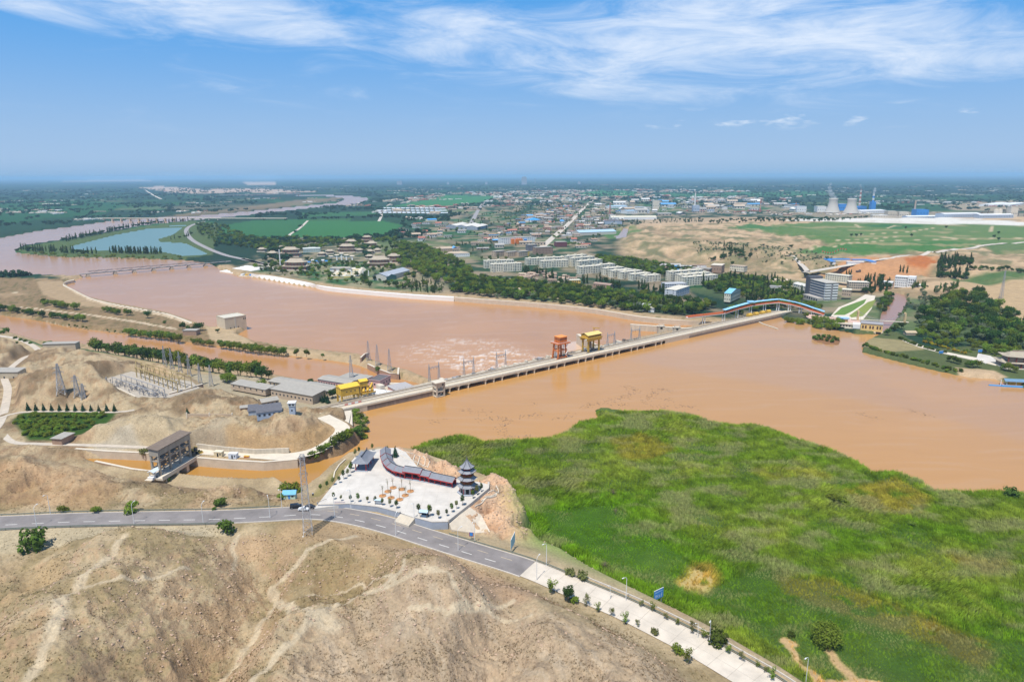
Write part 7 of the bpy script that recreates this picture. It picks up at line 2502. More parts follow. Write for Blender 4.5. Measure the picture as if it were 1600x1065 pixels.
M_CHW=mat('chimney_white',(0.66,0.63,0.58),0.85,0.08,0.1)
M_CHR=mat('chimney_red',(0.40,0.16,0.12),0.85,0.1,0.1)
chimney('tall red and white banded chimney right of the cooling towers',1342.5,324,86,5.5,3.6,9,M_CHW,M_CHR)
chimney('blue and white banded chimney with steel-blue base',1362.8,326,72,5.0,4.2,8,M_BLUE,M_CHW,(20,38))
chimney('tan brick chimney left of the bright blue factory hall',1428.5,334,55,4.2,2.8,3,mat('chimney_tan',(0.46,0.34,0.24),0.9,0.1,0.1),mat('chimney_tan',(0.46,0.34,0.24),0.9,0.1,0.1))
chimney('slim brick chimney in the factory belt left of the towers',1187.7,329,55,3.8,2.6,3,M_CHR,mat('chimney_tan',(0.46,0.34,0.24),0.9,0.1,0.1))
chimney('slim dark chimney near the white plant left of the towers',1243,328,38,2.6,2.0,3,M_CHR,M_CHR)
chimney('tall pale chimney in the factory belt behind the bluff',1085.5,326,75,4.5,3.0,5,M_CHW,M_CHW)
chimney('brown chimney at the left end of the factory belt',953,331,40,3.0,2.2,3,M_CHR,M_CHR)
WORKS=[('blue boiler house between the cooling towers',(1311,326,1322,326),40,30,M_BLUE,M_BLUEWALL),('bright blue plant block left of striped chimney base',(1339,328,1354,327),30,22,M_BLUE,M_BLUE),('white power hall left of the cooling towers',(1277,328,1291,328),40,24,M_WHITE,M_CREAM),('white plant block with blue top near slim dark chimney',(1245,328,1260,328),40,24,M_WHITE,M_BLUEWALL),('wide white depot roof right of the blue chimney',(1346,331,1385,330),60,12,M_WHITE,M_WHITE),('grey concrete mill at the white tailings edge',(1387,336,1402,336),30,22,M_CONC,M_CONC_L),('pale concrete mill right of the grey mill',(1405,336,1420,336),30,20,M_CONC_L,M_CONC_L),('bright blue factory hall right of the tan chimney',(1432,334,1451,334),40,24,M_BLUE,M_BLUE),('long pale shed along the white tailings, left one',(1364,337,1388,337),24,10,M_CONC_L,M_WHITE),('long grey shed along the white tailings, middle one',(1418,339,1472,338.5),30,9,M_BLUEWALL,M_WHITE),('long white shed along the white tailings, wide one',(1475,341,1532,340),40,15,M_BLUEWALL,M_WHITE),('long low white shed, rightmost along the tailings',(1530,342.5,1583,342),30,11,M_BLUEWALL,M_WHITE),('pale plant block beside the silos',(1578,341.5,1589,341.5),24,34,M_CONC_L,M_CONC_L),('white sheet-roofed yard at far right, left one',(1552,320,1576,317),60,8,M_WHITE,M_WHITE),('white sheet-roofed yard at far right, right one',(1578,320,1602,317),60,8,M_WHITE,M_WHITE),('pale plant tower in the factory belt behind the bluff',(1020,324,1030,324),30,40,M_CONC_L,M_CONC),('white block at the foot of the tall pale chimney',(1083,328,1093,328),30,28,M_BLUEWALL,M_WHITE),('pale blue shed roof in the factory belt',(980,331,1015,330),50,12,M_WHITE,mat('pale_blue_roof',(0.38,0.52,0.62),0.6,0.08)),('long pale blue roof beyond the town trees',(952,323,980,322.5),50,10,M_WHITE,mat('pale_blue_roof',(0.38,0.52,0.62),0.6,0.08))]
for lb,seg,d,h,wl,rf in WORKS:
 c,L_,r=face(*seg,2)
 c.z=hz(c.x,c.y)
 nrm=Vector((-math.sin(r),math.cos(r),0))
 house('factory_hall',lb,'factory',c+nrm*(d/2),r,L_,d,h,wl,rf,roof='gable' if d>28 and h<20 else 'flat',rise=3,base=4,wins=max(4,int(L_/9)),join=True,win_h=2.5,win_w=3,sides=('f',))
for k,(u,lb) in enumerate([(1555,'pale cement silo, left of a pair'),(1561,'pale cement silo, right of a pair')]):
 p=P(u,341,3); p.z=hz(p.x,p.y)
 t=thing('silo',lb+' by the plant block','silo',p)
 MB().tube((0,0,-1),(0,0,26),7,7,16).build('drum',M_CONC_L,t)
 MB().ring([(7.2,26),(4,29),(1,30)],16).build('cap',M_CONC,t)
# slender stacks and pipe frames
t=thing('conveyor_frame','dark conveyor and pipe frame behind the long white sheds','conveyor',P(1540,338,3))
for k in range(9):
 MB().beam((-40+k*22,0,0),(-36+k*22,0,14+(k % 3)*5),2).build('strut',M_RUST,t)
MB().beam((-45,0,12),(140,0,20),3).build('gallery',M_CONC_D,t)

# far skyline block
p=P(819,281.5,PLAIN); _k=12500/math.hypot(p.x,p.y)
p=Vector((p.x*_k,p.y*_k,PLAIN))
t=thing('far_tower_block','grey boxy tower block rising alone on the hazy horizon','tower block',p)
MB().box(-46,46,-40,40,0,125).build('body',mat('far_grey',(0.34,0.34,0.36),0.9,0.05),t)
MB().box(-30,30,-30,30,125,138).build('crown',mat('far_grey',(0.34,0.34,0.36),0.9,0.05),t)
for k,(u,h) in enumerate([(622,60),(626,66),(700,40),(760,38),(836,110),(905,40)]):
 q=P(u,281.5,PLAIN); s_=13000/math.hypot(q.x,q.y)
 t=thing('far_tower_block',['faint left tower of a pair on the horizon','faint right tower of a pair on the horizon','faint low block on the horizon left of the grey tower','faint low block just left of the grey horizon tower','thin mast right of the grey horizon tower','faint low block on the horizon right of the mast'][k],'tower block',Vector((q.x*s_,q.y*s_,PLAIN)))
 w=4 if k==4 else 22
 MB().box(-w,w,-w,w,0,h).build('body',MATS['far_grey'],t)
 MB().box(-w*0.6,w*0.6,-w*0.6,w*0.6,h,h+5).build('crown',MATS['far_grey'],t)
# ------------------------------------------------------------------ covered escalator at the dam's far end
t=thing('covered_walkway','raised covered walkway with sky-blue roof and orange sides','walkway',P(1073,496,2))
_o=P(1073,496,2)
WK=[(1073,496,1.5),(1100,493,2.6),(1131,489.5,4.6),(1152,483,7.4),(1173,477.5,10.2),(1195,474.5,12.0),(1216,472.5,13.2),(1234,475.5,11.6),(1251,479.5,9.4),(1270,486,6.2),(1288,492,3.2)]
pts=[P(*w)-_o for w in WK]
M_SKYROOF=mat('sky_blue_roofing',(0.30,0.58,0.78),0.5,0.08)
M_ORRED=mat('orange_red_paint',(0.60,0.15,0.05),0.6,0.12)
for k in range(len(pts)-1):
 a,b=pts[k],pts[k+1]
 MB().beam(a,b,4.4,0.6).build('floor',M_WHITE,t)
 d=(b-a).normalized(); s=Vector((d.y,-d.x,0)).normalized()*2.15
 for sg in (-1,1):
  MB().beam(a+s*sg+Vector((0,0,1.0)),b+s*sg+Vector((0,0,1.0)),0.15,1.5).build('side_panel',M_ORRED,t)
 if k >= 2:
  r=MB()
  up=Vector((0,0,3.9))
  n=3
  for j in range(n):
   p0=a+(b-a)*(j/n); p1=a+(b-a)*((j+1)/n)
   r.beam(p0+up+Vector((0,0,0.12*(j % 2))),p1+up+Vector((0,0,0.12*(j % 2))),5.2,0.3)
  r.build('roof',M_SKYROOF,t)
  MB().beam(a+s+Vector((0,0,0.3)),a+s+up,0.25).beam(a-s+Vector((0,0,0.3)),a-s+up,0.25).build('post',M_ORRED,t)
for k in (1,2,3,4,5,6,7,8,9):
 a=pts[k]; w=a+_o
 g=hz(w.x,w.y)-_o.z
 for sg in (-1,1):
  MB().beam((a.x+sg*1.2,a.y,g-0.5),(a.x+sg*1.2,a.y,a.z),0.7).build('support',M_WHITE,t)
MB().box(pts[4].x-3.5,pts[4].x+3.5,pts[4].y-3.5,pts[4].y+3.5,pts[4].z+4.0,pts[4].z+5.2).build('lantern',M_SKYROOF,t)

for k,(u,v) in enumerate([(1171,494),(1181,492.2),(1191,490.2),(1200,488.5)]):
 t=thing('yellow_tank',['yellow hooded machine at the dam end, leftmost of four','yellow hooded machine at the dam end, second of four','yellow hooded machine at the dam end, third of four','yellow hooded machine at the dam end, rightmost of four'][k],'machine',P(u,v,4),R(28))
 m=MB(); vs=[]; fs=[]
 for j in range(9):
  a=math.pi*j/8
  vs += [(-2.6,-2.0*math.cos(a),1.4+2.0*math.sin(a)),(2.6,-2.0*math.cos(a),1.4+2.0*math.sin(a))]
 for j in range(8):
  fs.append((2*j,2*j+1,2*j+3,2*j+2))
 fs += [tuple(range(16,-1,-2)),tuple(range(1,18,2))]
 m.poly(vs,fs).build('hood',M_YELLOW,t)
 MB().box(-2.7,2.7,-2.1,2.1,-0.8,1.4).build('base',MATS['ochre_paint'],t)

# ------------------------------------------------------------------ seven-storey hotel
a,b,c2=P(1262,463.5,1),P(1288,471.5,1),P(1305,470.8,1)
_d1=(b-a); _d2=(c2-b)
r=math.atan2(_d1.y,_d1.x)
L1,L2=_d1.length,16.0
nrm=Vector((-math.sin(r),math.cos(r),0))
t=thing('hotel','seven-storey grey hotel with white banded end walls and dark tower','hotel',(a+b)/2+nrm*(L2/2),r)
HH=22.5
MB().box(-L1/2,L1/2,-L2/2,L2/2,-2,HH).build('wall',mat('hotel_grey',(0.26,0.25,0.25),0.8,0.1),t)
MB().box(-L1/2-0.6,L1/2+0.6,-L2/2-0.6,L2/2+0.6,HH,HH+0.5).build('roof',mat('hotel_roof',(0.46,0.43,0.37),0.85,0.1),t)
MB().box(-L1/2-5,-L1/2+3,-L2/2-1.5,L2/2,-2,HH+3.5).build('stair_tower',mat('hotel_dark',(0.10,0.10,0.11),0.7,0.1),t)
for f in range(7):
 z0=f*HH/7
 MB().box(-L1/2+4,L1/2-2.5,-L2/2-0.08,-L2/2+0.05,z0+1.3,z0+2.7).build('window_band',mat('hotel_glass',(0.10,0.14,0.20),0.15,0.1,spec=0.5),t)
 MB().box(-L1/2+3.5,L1/2-2,-L2/2-0.5,-L2/2-0.085,z0+0.2,z0+1.1).build('spandrel',mat('hotel_sill',(0.48,0.46,0.43),0.8,0.08),t)
 for y0,y1 in ((-L2/2+0.1,-1.3),(1.3,L2/2-0.1)):
  MB().box(L1/2-0.05,L1/2+0.5,y0,y1,z0+0.2,z0+2.0).build('balcony',M_WHITE,t)
  MB().box(L1/2-0.05,L1/2+0.06,y0,y1,z0+2.0,z0+3.1).build('end_window',M_GLASS,t)
 MB().box(L1/2-2,L1/2+0.3,-L2/2-0.4,-L2/2-0.0,z0+0.2,z0+2.0).build('corner_balcony',M_WHITE,t)
MB().box(-L1/2+2,L1/2-2,-L2/2-8,-L2/2-0.6,-2,4.2).build('podium',mat('podium',(0.40,0.37,0.33),0.85,0.1),t)
for k in range(6):
 MB().box(-L1/2+6+k*5,-L1/2+8.5+k*5,-L2/2-8.06,-L2/2-7.95,0.5,3).build('shop_window',M_GLASS,t)

house_on('guest_house','cream three-storey guest house behind the hotel','building',(1289,437.5,1325,441.5),-1,12,9,M_CREAM,mat('pale_flat_roof',(0.62,0.58,0.48),0.9,0.1),roof='flat',wins=10,storeys=3,join=True,parapet=0.5)
house_on('arcade_block','tan block with dark openings right of the guest house','building',(1326,451.5,1357,452.5),-1,14,9.5,mat('arcade_tan',(0.56,0.47,0.36),0.9,0.1),mat('pale_flat_roof',(0.62,0.58,0.48),0.9,0.1),roof='flat',wins=9,storeys=3,join=True,win_h=1.8,win_w=1.8)
house_on('side_block','small tan block beside the sloping garden','building',(1315,462,1329,463),-0.5,12,8,M_TAN,M_CREAM,roof='flat',wins=4,storeys=2,join=True)
house_on('pale_block','pale pitched-roof block in the trees left of the hotel','building',(1239,452,1258,457),-1,12,8,M_CREAM,mat('pale_roof',(0.58,0.56,0.50),0.9,0.1),roof='gable',rise=2,wins=6,storeys=2,join=True)
wh=house_on('white_block','white stepped block beyond the brown side canal','building',(1397,447,1416,448.5),1,14,13,M_WHITE,M_WHITE,roof='flat',wins=6,storeys=4,join=True,parapet=0.6)
MB().box(8,17,-8,6,-2,14.5).build('tower_wing',M_WHITE,wh)
MB().box(-22,-9.6,-6,6,-2,5).build('low_wing',M_WHITE,wh)
MB().box(17,28,-8,2,-2,4.5).build('low_wing',M_WHITE,wh)
for k in range(3):
 for f in range(3):
  MB().box(9.5+k*2.4,10.8+k*2.4,-8.06,-7.95,2+f*3.6,4+f*3.6).build('window',M_GLASS,wh)

# blue-roofed site compound on the sand
cp=thing('site_compound','ring of blue-roofed site huts on the sandy plateau','compound',P(1328,410,5),R(-4))
for x0,x1,y0,y1 in ((-34,8,18,26),(-36,-29,-14,18),(10,34,12,19),(28,36,-16,12),(-12,14,-20,-14)):
 w=MB().box(x0,x1,y0,y1,-2,3.2).build('hut_wall',M_WHITE,cp)
 MB().box(x0-0.6,x1+0.6,y0-0.6,y1+0.6,3.2,3.7).build('hut_roof',mat('vivid_blue_sheet',(0.04,0.24,0.66),0.5,0.06) if x0 !=-12 else M_WHITE,cp)
for k in range(10):
 p=P(1284+k*4.0,397-k*0.25,5); p.z=hz(p.x,p.y)
 if k==0:
  f0=thing('red_flag','red flag in the row above the blue huts','flag',p,0,'red flags above the blue huts')
  MB().tube((0,0,0),(0,0,5),0.12,0.1,6).build('pole',M_WHITE,f0)
  MB().box(0.1,2.6,-0.05,0.05,2.4,4.6).build('cloth',mat('flag_red',(0.55,0.08,0.05),0.8,0.1),f0)
 else:
  copy_thing(f0,p)
t=thing('earth_mover','rusty earth mover parked on the orange ground','loader',G(1341,425),R(20))
MB().box(-4,2,-1.6,1.6,0.8,2.6).build('body',M_RUST,t)
MB().box(2,4,-1.4,1.4,1.2,3.6).build('cab',M_RUST,t)
for x in (-2.6,0.5,3):
 for y in (-1.5,1.5):
  MB().tube((x,y-0.3,0.8),(x,y+0.3,0.8),0.8,0.8,12).build('wheel',MATS['tyre'],t)

# sloping lawns by the side canal
def lawn(nm,pts,z,m,dz=0.3):
 q=[P(u,v,z) for u,v in pts]
 vs=[(p.x,p.y,max(hz(p.x,p.y),z)+dz) for p in q]
 n=len(vs)
 zt=max(v[2] for v in vs)
 return struct(MB().prism([(v[0],v[1]) for v in vs],zt-2.5,zt).build(nm,m))

M_LAWN=mat('lawn_grass',(0.11,0.20,0.035),0.95,0.25,0.3)
M_LAWN2=mat('lawn_yellowish',(0.20,0.24,0.05),0.95,0.25,0.3)
lawn('garden_path',[(1298,494),(1310,480),(1335,470),(1352,460),(1368,462),(1362,482),(1348,500),(1320,498)],2.6,M_CONC_L,0.08)
lawn('lawn',[(1302,492),(1315,481),(1338,472.5),(1354,467),(1350,474),(1332,486),(1320,492)],2.6,M_LAWN,0.2)
lawn('lawn',[(1327,493),(1340,484),(1356,472),(1369,468),(1362,480),(1348,494),(1330,496)],2.6,M_LAWN2,0.2)
lawn('paved_square',[(1256,490),(1290,494),(1345,500),(1344,505),(1318,506),(1290,500),(1262,497)],2.6,mat('pink_paving',(0.58,0.40,0.32),0.9,0.12,0.3),0.14)

# ------------------------------------------------------------------ yellow intake house over the side canal
c,L_,r=face(1344,518,1378,521,1.0)
t=thing('intake_house','yellow intake house with six windows above three dark sluices','gate house',Vector((c.x,c.y,0)),r)
D_=12.0
M_YW=mat('butter_yellow_wall',(0.72,0.50,0.20),0.8,0.08)
MB().box(-L_/2,L_/2,0,D_,2.2,9.2).build('wall',M_YW,t)
MB().box(-L_/2-0.4,L_/2+0.4,-0.4,D_+0.4,9.2,9.8).build('roof',mat('grey_flat_roof',(0.32,0.31,0.31),0.85,0.1),t)
for k in range(3):
 x=-L_/2+L_*(k+0.5)/3
 MB().box(x-L_*0.12,x+L_*0.12,-0.1,0.3,-1.5,2.0).build('sluice',M_DARK,t)
 for s in (-1,1):
  w=MB().box(x+s*L_*0.066-0.75,x+s*L_*0.066+0.75,-0.08,0.06,4.6,7.6).build('window',mat('brown_window',(0.10,0.06,0.045),0.4,0.1),t)
for k in range(4):
 x=-L_/2+L_*k/3
 MB().box(x-0.9,x+0.9,-1.2,D_,-3,2.2).build('pier',M_CONC,t)
MB().box(-L_/2-14,-L_/2-0.01,2,D_-1,-3,3.4).build('forebay_wall',M_CONC,t)
MB().box(-L_/2-22,-L_/2-8,3.5,D_-1.5,3.4,6.4).build('control_room',M_CREAM,t)
MB().box(-L_/2-23,-L_/2-7,2.8,D_-0.8,6.4,6.9).build('control_roof',M_CONC,t)
for k in range(5):
 MB().box(-L_/2-21+k*2.6,-L_/2-19.4+k*2.6,3.42,3.55,4.2,5.7).build('control_window',M_GLASS,t)
MB().box(-L_/2-7,-L_/2-0.3,1.5,D_,3.41,7.6).build('white_wing',M_WHITE,t)
t=thing('ticket_booth','small booth with blue and white fascia left of intake house','booth',P(1317,503,3),R(-6))
MB().box(-4,4,-2,2,-1,3.4).build('wall',M_YW,t)
MB().box(-5,5,-3,3,3.4,5.0).build('fascia',mat('pale_blue_fascia',(0.42,0.60,0.78),0.6,0.1),t)
MB().box(-5.1,-1,-3.1,-2.9,3.6,4.8).build('blue_panel',M_BLUE,t)
MB().box(-1,1,-2.06,-1.95,1.2,2.6).build('hatch',M_GLASS,t)

# suspension footbridge
a,b=P(1340,499,3.5),P(1413,503,3.5)
L_=(b-a).length
t=thing('footbridge','slender suspension footbridge with tan pylons over the side canal','bridge',a,math.atan2((b-a).y,(b-a).x))
MB().box(-6,L_+4,-1.4,1.4,-0.3,0.2).build('deck',M_CONC_L,t)
M_PYL=mat('tan_pylon',(0.60,0.44,0.24),0.85,0.1)
for x in (0,L_):
 for y in (-1.9,1.9):
  MB().box(x-0.8,x+0.8,y-0.6,y+0.6,-5,9.5).build('pylon_leg',M_PYL,t)
 MB().box(x-0.9,x+0.9,-1.3,1.3,7.5,9.0).build('pylon_beam',M_PYL,t)
for y in (-1.9,1.9):
 m=MB(); prev=None
 for k in range(17):
  q=Vector((L_*k/16,y,1.2+8*(2*k/16-1) ** 2))
  if prev is not None:
   m.beam(prev,q,0.16)
  m.beam((q.x,y*0.75,0),q,0.07)
  prev=q
 m.build('cable',M_STEEL,t)
# curved jetty spit in the reservoir by the dam end
q=[P(u,v,0.4) for u,v in [(1184,502),(1192,506),(1204,510),(1213,513),(1215,514)]]
o=strip([p-q[0] for p in q],0.9,0.9,0.4,3.0).build('spit_wall',M_CONC)
o.location=q[0]
tag(o,'low curved stone spit reaching into the water from the dam','spit')

# ------------------------------------------------------------------ right shore : temple roof, pier, shelters
temple('large tan-tiled temple hall at the right picture edge',1600,577,26,15,3.6,-8,2,2.4)
c=P(1597,603.5,0.3)
pr=thing('ferry_pier','blue floating pier with slate-blue shelter at right edge','pier',c,R(-12))
MB().box(-14,14,-2.2,-0.8,-0.4,0.5).build('float',mat('float_blue',(0.06,0.34,0.72),0.4,0.06),pr)
MB().box(-22,-13.9,-1.6,-0.6,-0.3,0.4).build('float',mat('float_blue',(0.06,0.34,0.72),0.4,0.06),pr)
MB().box(-13,14,-0.8,4.5,-0.3,0.7).build('deck',mat('pier_deck',(0.42,0.26,0.20),0.85,0.15),pr)
for x in (-10,-4,2,8):
 for y in (0,4):
  MB().box(x-0.15,x+0.15,y-0.15,y+0.15,0.7,3.6).build('post',M_CREAM,pr)
MB().gable(-11,12,-0.3,4.3,3.6,1.2,0.6,0.15).build('roof',mat('slate_blue_sheet',(0.14,0.25,0.36),0.6,0.1),pr)
MB().box(-8,10,1.2,3.6,0.7,3.0).build('cabin',M_YELLOW,pr)
MB().box(-14.5,-14.1,-1,-0.6,0,4.5).build('lamp_post',M_WHITE,pr)
lawn('shore_path',[(1412,530),(1440,540),(1470,549),(1500,555),(1540,562),(1560,566),(1556,572),(1535,567),(1500,559),(1465,551),(1435,543),(1410,533)],2.2,M_CONC_L,0.25)
lawn('paved_square',[(1528,553),(1548,557),(1558,565),(1540,569),(1525,562)],2.2,M_PLAZA,0.32)
for k,(u,v,lb) in enumerate([(1470,554,'small blue board on the right shore among bushes'),(1488,447,'blue board on posts before the sandy slope'),(1531,552,'small blue sign at the paved shore square')]):
 board('blue_sign',lb,G(u,v),R(10),4,2.2,1.2,M_BLUE,2)
pylon('lattice_mast','slim lattice telecom mast on the sandy slope at right',G(1564,466),34,1.5,0.2,[],0.4,0.14,None,9)
house_on('bamboo_hut','low thatched hut on the bank right of the intake house','hut',(1416,524,1432,524),2.4,6,2.6,M_TAN,mat('thatch',(0.46,0.37,0.24),0.95,0.2),roof='gable',rise=1.4)
# ------------------------------------------------------------------ leaves and trees
def leaf_mat(name,rgb,rnd=0.28,attr=None,transl=0.3):
 m=bpy.data.materials.new(name)
 m.use_nodes=True
 nt=m.node_tree
 nt.nodes.clear()
 N,L=nt.nodes.new,nt.links.new
 out=N('ShaderNodeOutputMaterial')
 df=N('ShaderNodeBsdfDiffuse'); tr=N('ShaderNodeBsdfTranslucent'); mx=N('ShaderNodeMixShader')
 mx.inputs[0].default_value=transl
 geo=N('ShaderNodeNewGeometry')
 n=N('ShaderNodeTexNoise'); n.inputs['Scale'].default_value=0.7; n.inputs['Detail'].default_value=3
 L(geo.outputs['Position'],n.inputs['Vector'])
 r=N('ShaderNodeMapRange'); r.inputs['From Min'].default_value=0.3; r.inputs['From Max'].default_value=0.7
 r.inputs['To Min'].default_value=0.7; r.inputs['To Max'].default_value=1.35
 L(n.outputs['Fac'],r.inputs['Value'])
 s=N('ShaderNodeVectorMath'); s.operation='SCALE'
 L(r.outputs[0],s.inputs['Scale'])
 if attr:
  at=N('ShaderNodeAttribute'); at.attribute_name=attr; at.attribute_type='INSTANCER'
  L(at.outputs['Color'],s.inputs[0])
 else:
  oi=N('ShaderNodeObjectInfo')
  hs=N('ShaderNodeHueSaturation')
  hs.inputs['Color'].default_value=tuple(rgb)+(1,)
  r2=N('ShaderNodeMapRange'); r2.inputs['To Min'].default_value=1-rnd; r2.inputs['To Max'].default_value=1+rnd
  L(oi.outputs['Random'],r2.inputs['Value']); L(r2.outputs[0],hs.inputs['Value'])
  r3=N('ShaderNodeMapRange'); r3.inputs['To Min'].default_value=0.475; r3.inputs['To Max'].default_value=0.52
  L(oi.outputs['Random'],r3.inputs['Value']); L(r3.outputs[0],hs.inputs['Hue'])
  L(hs.outputs[0],s.inputs[0])
 L(s.outputs[0],df.inputs[0]); L(s.outputs[0],tr.inputs[0])
 L(df.outputs[0],mx.inputs[1]); L(tr.outputs[0],mx.inputs[2]); L(mx.outputs[0],out.inputs[0])
 MATS[name]=m
 return m

L_BROAD=leaf_mat('leaf_mid_green',(0.098,0.155,0.028))
L_DARK=leaf_mat('leaf_dark_green',(0.046,0.088,0.020))
L_BRIGHT=leaf_mat('leaf_bright_green',(0.165,0.225,0.030))
L_GREY=leaf_mat('leaf_grey_green',(0.170,0.205,0.115))
L_OLIVE=leaf_mat('leaf_olive',(0.17,0.18,0.06))
L_CONE=leaf_mat('needle_blue_green',(0.035,0.085,0.042),0.15)
L_YEL=leaf_mat('leaf_yellow',(0.42,0.34,0.03),0.2)

def crown_mb(lobes,n,leaf,seed,flat=0.0):
 """leaf-sized faces through the outer part of several uneven lobes; lobes are (x, y, z, rx, ry, rz)"""
 rnd=random.Random(seed)
 m=MB()
 vol=[l[3]*l[4]*l[5] for l in lobes]
 tot=sum(vol)
 for l,w in zip(lobes,vol):
  for _ in range(max(6,int(n*w/tot))):
   while True:
    d=Vector((rnd.gauss(0,1),rnd.gauss(0,1),rnd.gauss(0,1)))
    if d.length>0.1:
     break
   d.normalize()
   k=rnd.uniform(0.55,1.04)
   c=Vector((l[0]+d.x*l[3]*k,l[1]+d.y*l[4]*k,l[2]+d.z*l[5]*k))
   nrm=(d+Vector((rnd.uniform(-.7,.7),rnd.uniform(-.7,.7),rnd.uniform(-.3,.9)))).normalized()
   a=nrm.orthogonal().normalized()
   a=(Matrix.Rotation(rnd.random()*6.28,3,nrm) @ a)
   b=nrm.cross(a)
   s=leaf*rnd.uniform(0.6,1.3)
   m.poly([c-a*s,c+b*s*0.75,c+a*s,c-b*s*0.75],[(0,1,2,3)])
 return m

def trunk_mb(h,r,top,limbs,seed):
 rnd=random.Random(seed)
 m=MB()
 m.tube((0,0,-0.5),(rnd.uniform(-.1,.1),rnd.uniform(-.1,.1),h*0.55),r,r*0.7,7)
 m.tube((0,0,h*0.5),(rnd.uniform(-.3,.3),rnd.uniform(-.3,.3),h*top),r*0.7,r*0.15,6)
 for k in range(limbs):
  a=k*2.4+rnd.random(); z=h*rnd.uniform(0.3,0.6)
  ln=h*rnd.uniform(0.18,0.32)
  m.tube((0,0,z),(math.cos(a)*ln,math.sin(a)*ln,z+ln*rnd.uniform(0.6,1.1)),r*0.45,r*0.1,5)
 return m

def lobes_round(h,r,k,seed,low=0.32):
 rnd=random.Random(seed)
 out=[(0,0,h*0.66,r*0.72,r*0.72,h*0.30)]
 for i in range(k):
  a=i*2.399+rnd.uniform(-.4,.4); q=r*rnd.uniform(0.42,0.72)
  rr=r*rnd.uniform(0.34,0.56)
  out.append((math.cos(a)*q,math.sin(a)*q,h*rnd.uniform(low+0.1,0.85),rr,rr,rr*rnd.uniform(0.75,1.05)))
 return out

KIND={}

def tree_kind(key,h,crown,leafm,trunk,barkm=None):
 cm=bpy.data.meshes.new('crown'); cm.from_pydata(crown.v,[],crown.f); cm.materials.append(leafm)
 tm=bpy.data.meshes.new('trunk'); tm.from_pydata(trunk.v,[],trunk.f); tm.materials.append(barkm or M_BARK)
 KIND[key]=(h,cm,tm)

for s in range(4):
 lm=(L_BROAD,L_DARK,L_BROAD,L_BRIGHT)[s]
 tree_kind('broad%d' % s,9,crown_mb(lobes_round(9,3.9+0.3*s,8,10+s),620,0.52,20+s),lm,trunk_mb(9,0.28,0.85,6,30+s))
tree_kind('grey',7,crown_mb(lobes_round(7,3.3,7,41),480,0.45,42),L_GREY,trunk_mb(7,0.2,0.85,5,43))
for s in range(2):
 rnd_=random.Random(50+s)
 lb=[(rnd_.uniform(-.5,.5),rnd_.uniform(-.5,.5),3+i*1.55,1.75-0.13*i+rnd_.uniform(-.2,.2),1.75-0.13*i,1.5) for i in range(8)]
 tree_kind('poplar%d' % s,16,crown_mb(lb,620,0.5,52+s),(L_DARK,L_BROAD)[s],trunk_mb(16,0.26,0.95,5,54+s))
rnd_=random.Random(60)
tree_kind('cone',5,crown_mb([(0,0,0.7+i*0.72,1.25-0.2*i,1.25-0.2*i,0.6) for i in range(6)],420,0.26,61),L_CONE,trunk_mb(5,0.12,0.9,0,62))
for s in range(3):
 tree_kind('shrub%d' % s,2.6,crown_mb(lobes_round(2.6,1.9,6,70+s,0.1),420,0.26,73+s),(L_BRIGHT,L_BROAD,L_OLIVE)[s],trunk_mb(2.6,0.07,0.7,5,76+s))
tree_kind('yellow',2.2,crown_mb(lobes_round(2.2,1.8,5,81,0.1),300,0.26,82),L_YEL,trunk_mb(2.2,0.07,0.7,4,83))
for s in range(3):
 tree_kind('sapling%d' % s,4.4,crown_mb([(0,0,2.9,0.85,0.85,1.2),(0.35,0.1,2.4,0.55,0.6,0.7),(-0.3,0.25,3.2,0.55,0.5,0.8),(0.05,-0.3,3.7,0.45,0.45,0.6)],330,0.17,90+s),(L_BROAD,L_OLIVE,L_DARK)[s],trunk_mb(4.4,0.07,0.85,3,93+s),M_BARKP)
for s in range(2):
 rnd_=random.Random(100+s)
 tree_kind('willow%d' % s,5,crown_mb([(rnd_.uniform(-1,1),rnd_.uniform(-1,1),rnd_.uniform(1.6,4.2),rnd_.uniform(.5,.9),rnd_.uniform(.5,.9),rnd_.uniform(.7,1.2)) for _ in range(9)],380,0.17,102+s),(L_OLIVE,L_BRIGHT)[s],trunk_mb(5,0.08,0.8,7,104+s),M_BARKP)
tree_kind('twiggy',3.2,crown_mb([(0,0,1.8,1.3,1.3,1.1)],90,0.13,111),leaf_mat('leaf_dry_brown',(0.16,0.12,0.06)),trunk_mb(3.2,0.1,0.9,14,112))
# large single bush of the marsh, finer
tree_kind('bigbush',7.5,crown_mb(lobes_round(7.5,5.2,14,121,0.12)+[(0,0,2.6,4.6,4.6,2.8)],3200,0.30,122),L_BRIGHT,trunk_mb(7.5,0.3,0.7,9,123))

TREES=[]       # (kind, position, scale, rotation, label, group)
_tr=random.Random(77)

def tree(kind,p,s,label,group,fixed=False):
 if p.z<-12:
  return
 TREES.append((kind,p.copy(),s,_tr.random()*6.28,label,group,fixed))

def grove(poly,z,n,kinds,size,label,group,seed,clump=0.0,mind=3.0):
 mind *= 0.8
 """trees scattered through an outline; kinds are picked at random"""
 rnd=random.Random(seed)
 q=PL(poly,z)
 lo,hi=q.min(0),q.max(0)
 got=[]
 cell={}
 tries=0
 while len(got)<n and tries<n*60:
  tries += 1
  x=rnd.uniform(lo[0],hi[0]); y=rnd.uniform(lo[1],hi[1])
  if clump and noise(np.array([x/70]),np.array([y/70]),seed)[0]<rnd.uniform(-0.4,clump):
   continue
  if not inside(np.array([x]),np.array([y]),q)[0]:
   continue
  ci=(int(x // mind),int(y // mind))
  if ci in cell:
   continue
  zz=hz(x,y)
  if zz<RIV_Z+1.0:
   continue
  cell[ci]=1
  got.append((x,y))
  tree(rnd.choice(kinds),Vector((x,y,zz-0.1)),rnd.uniform(*size),label,group)

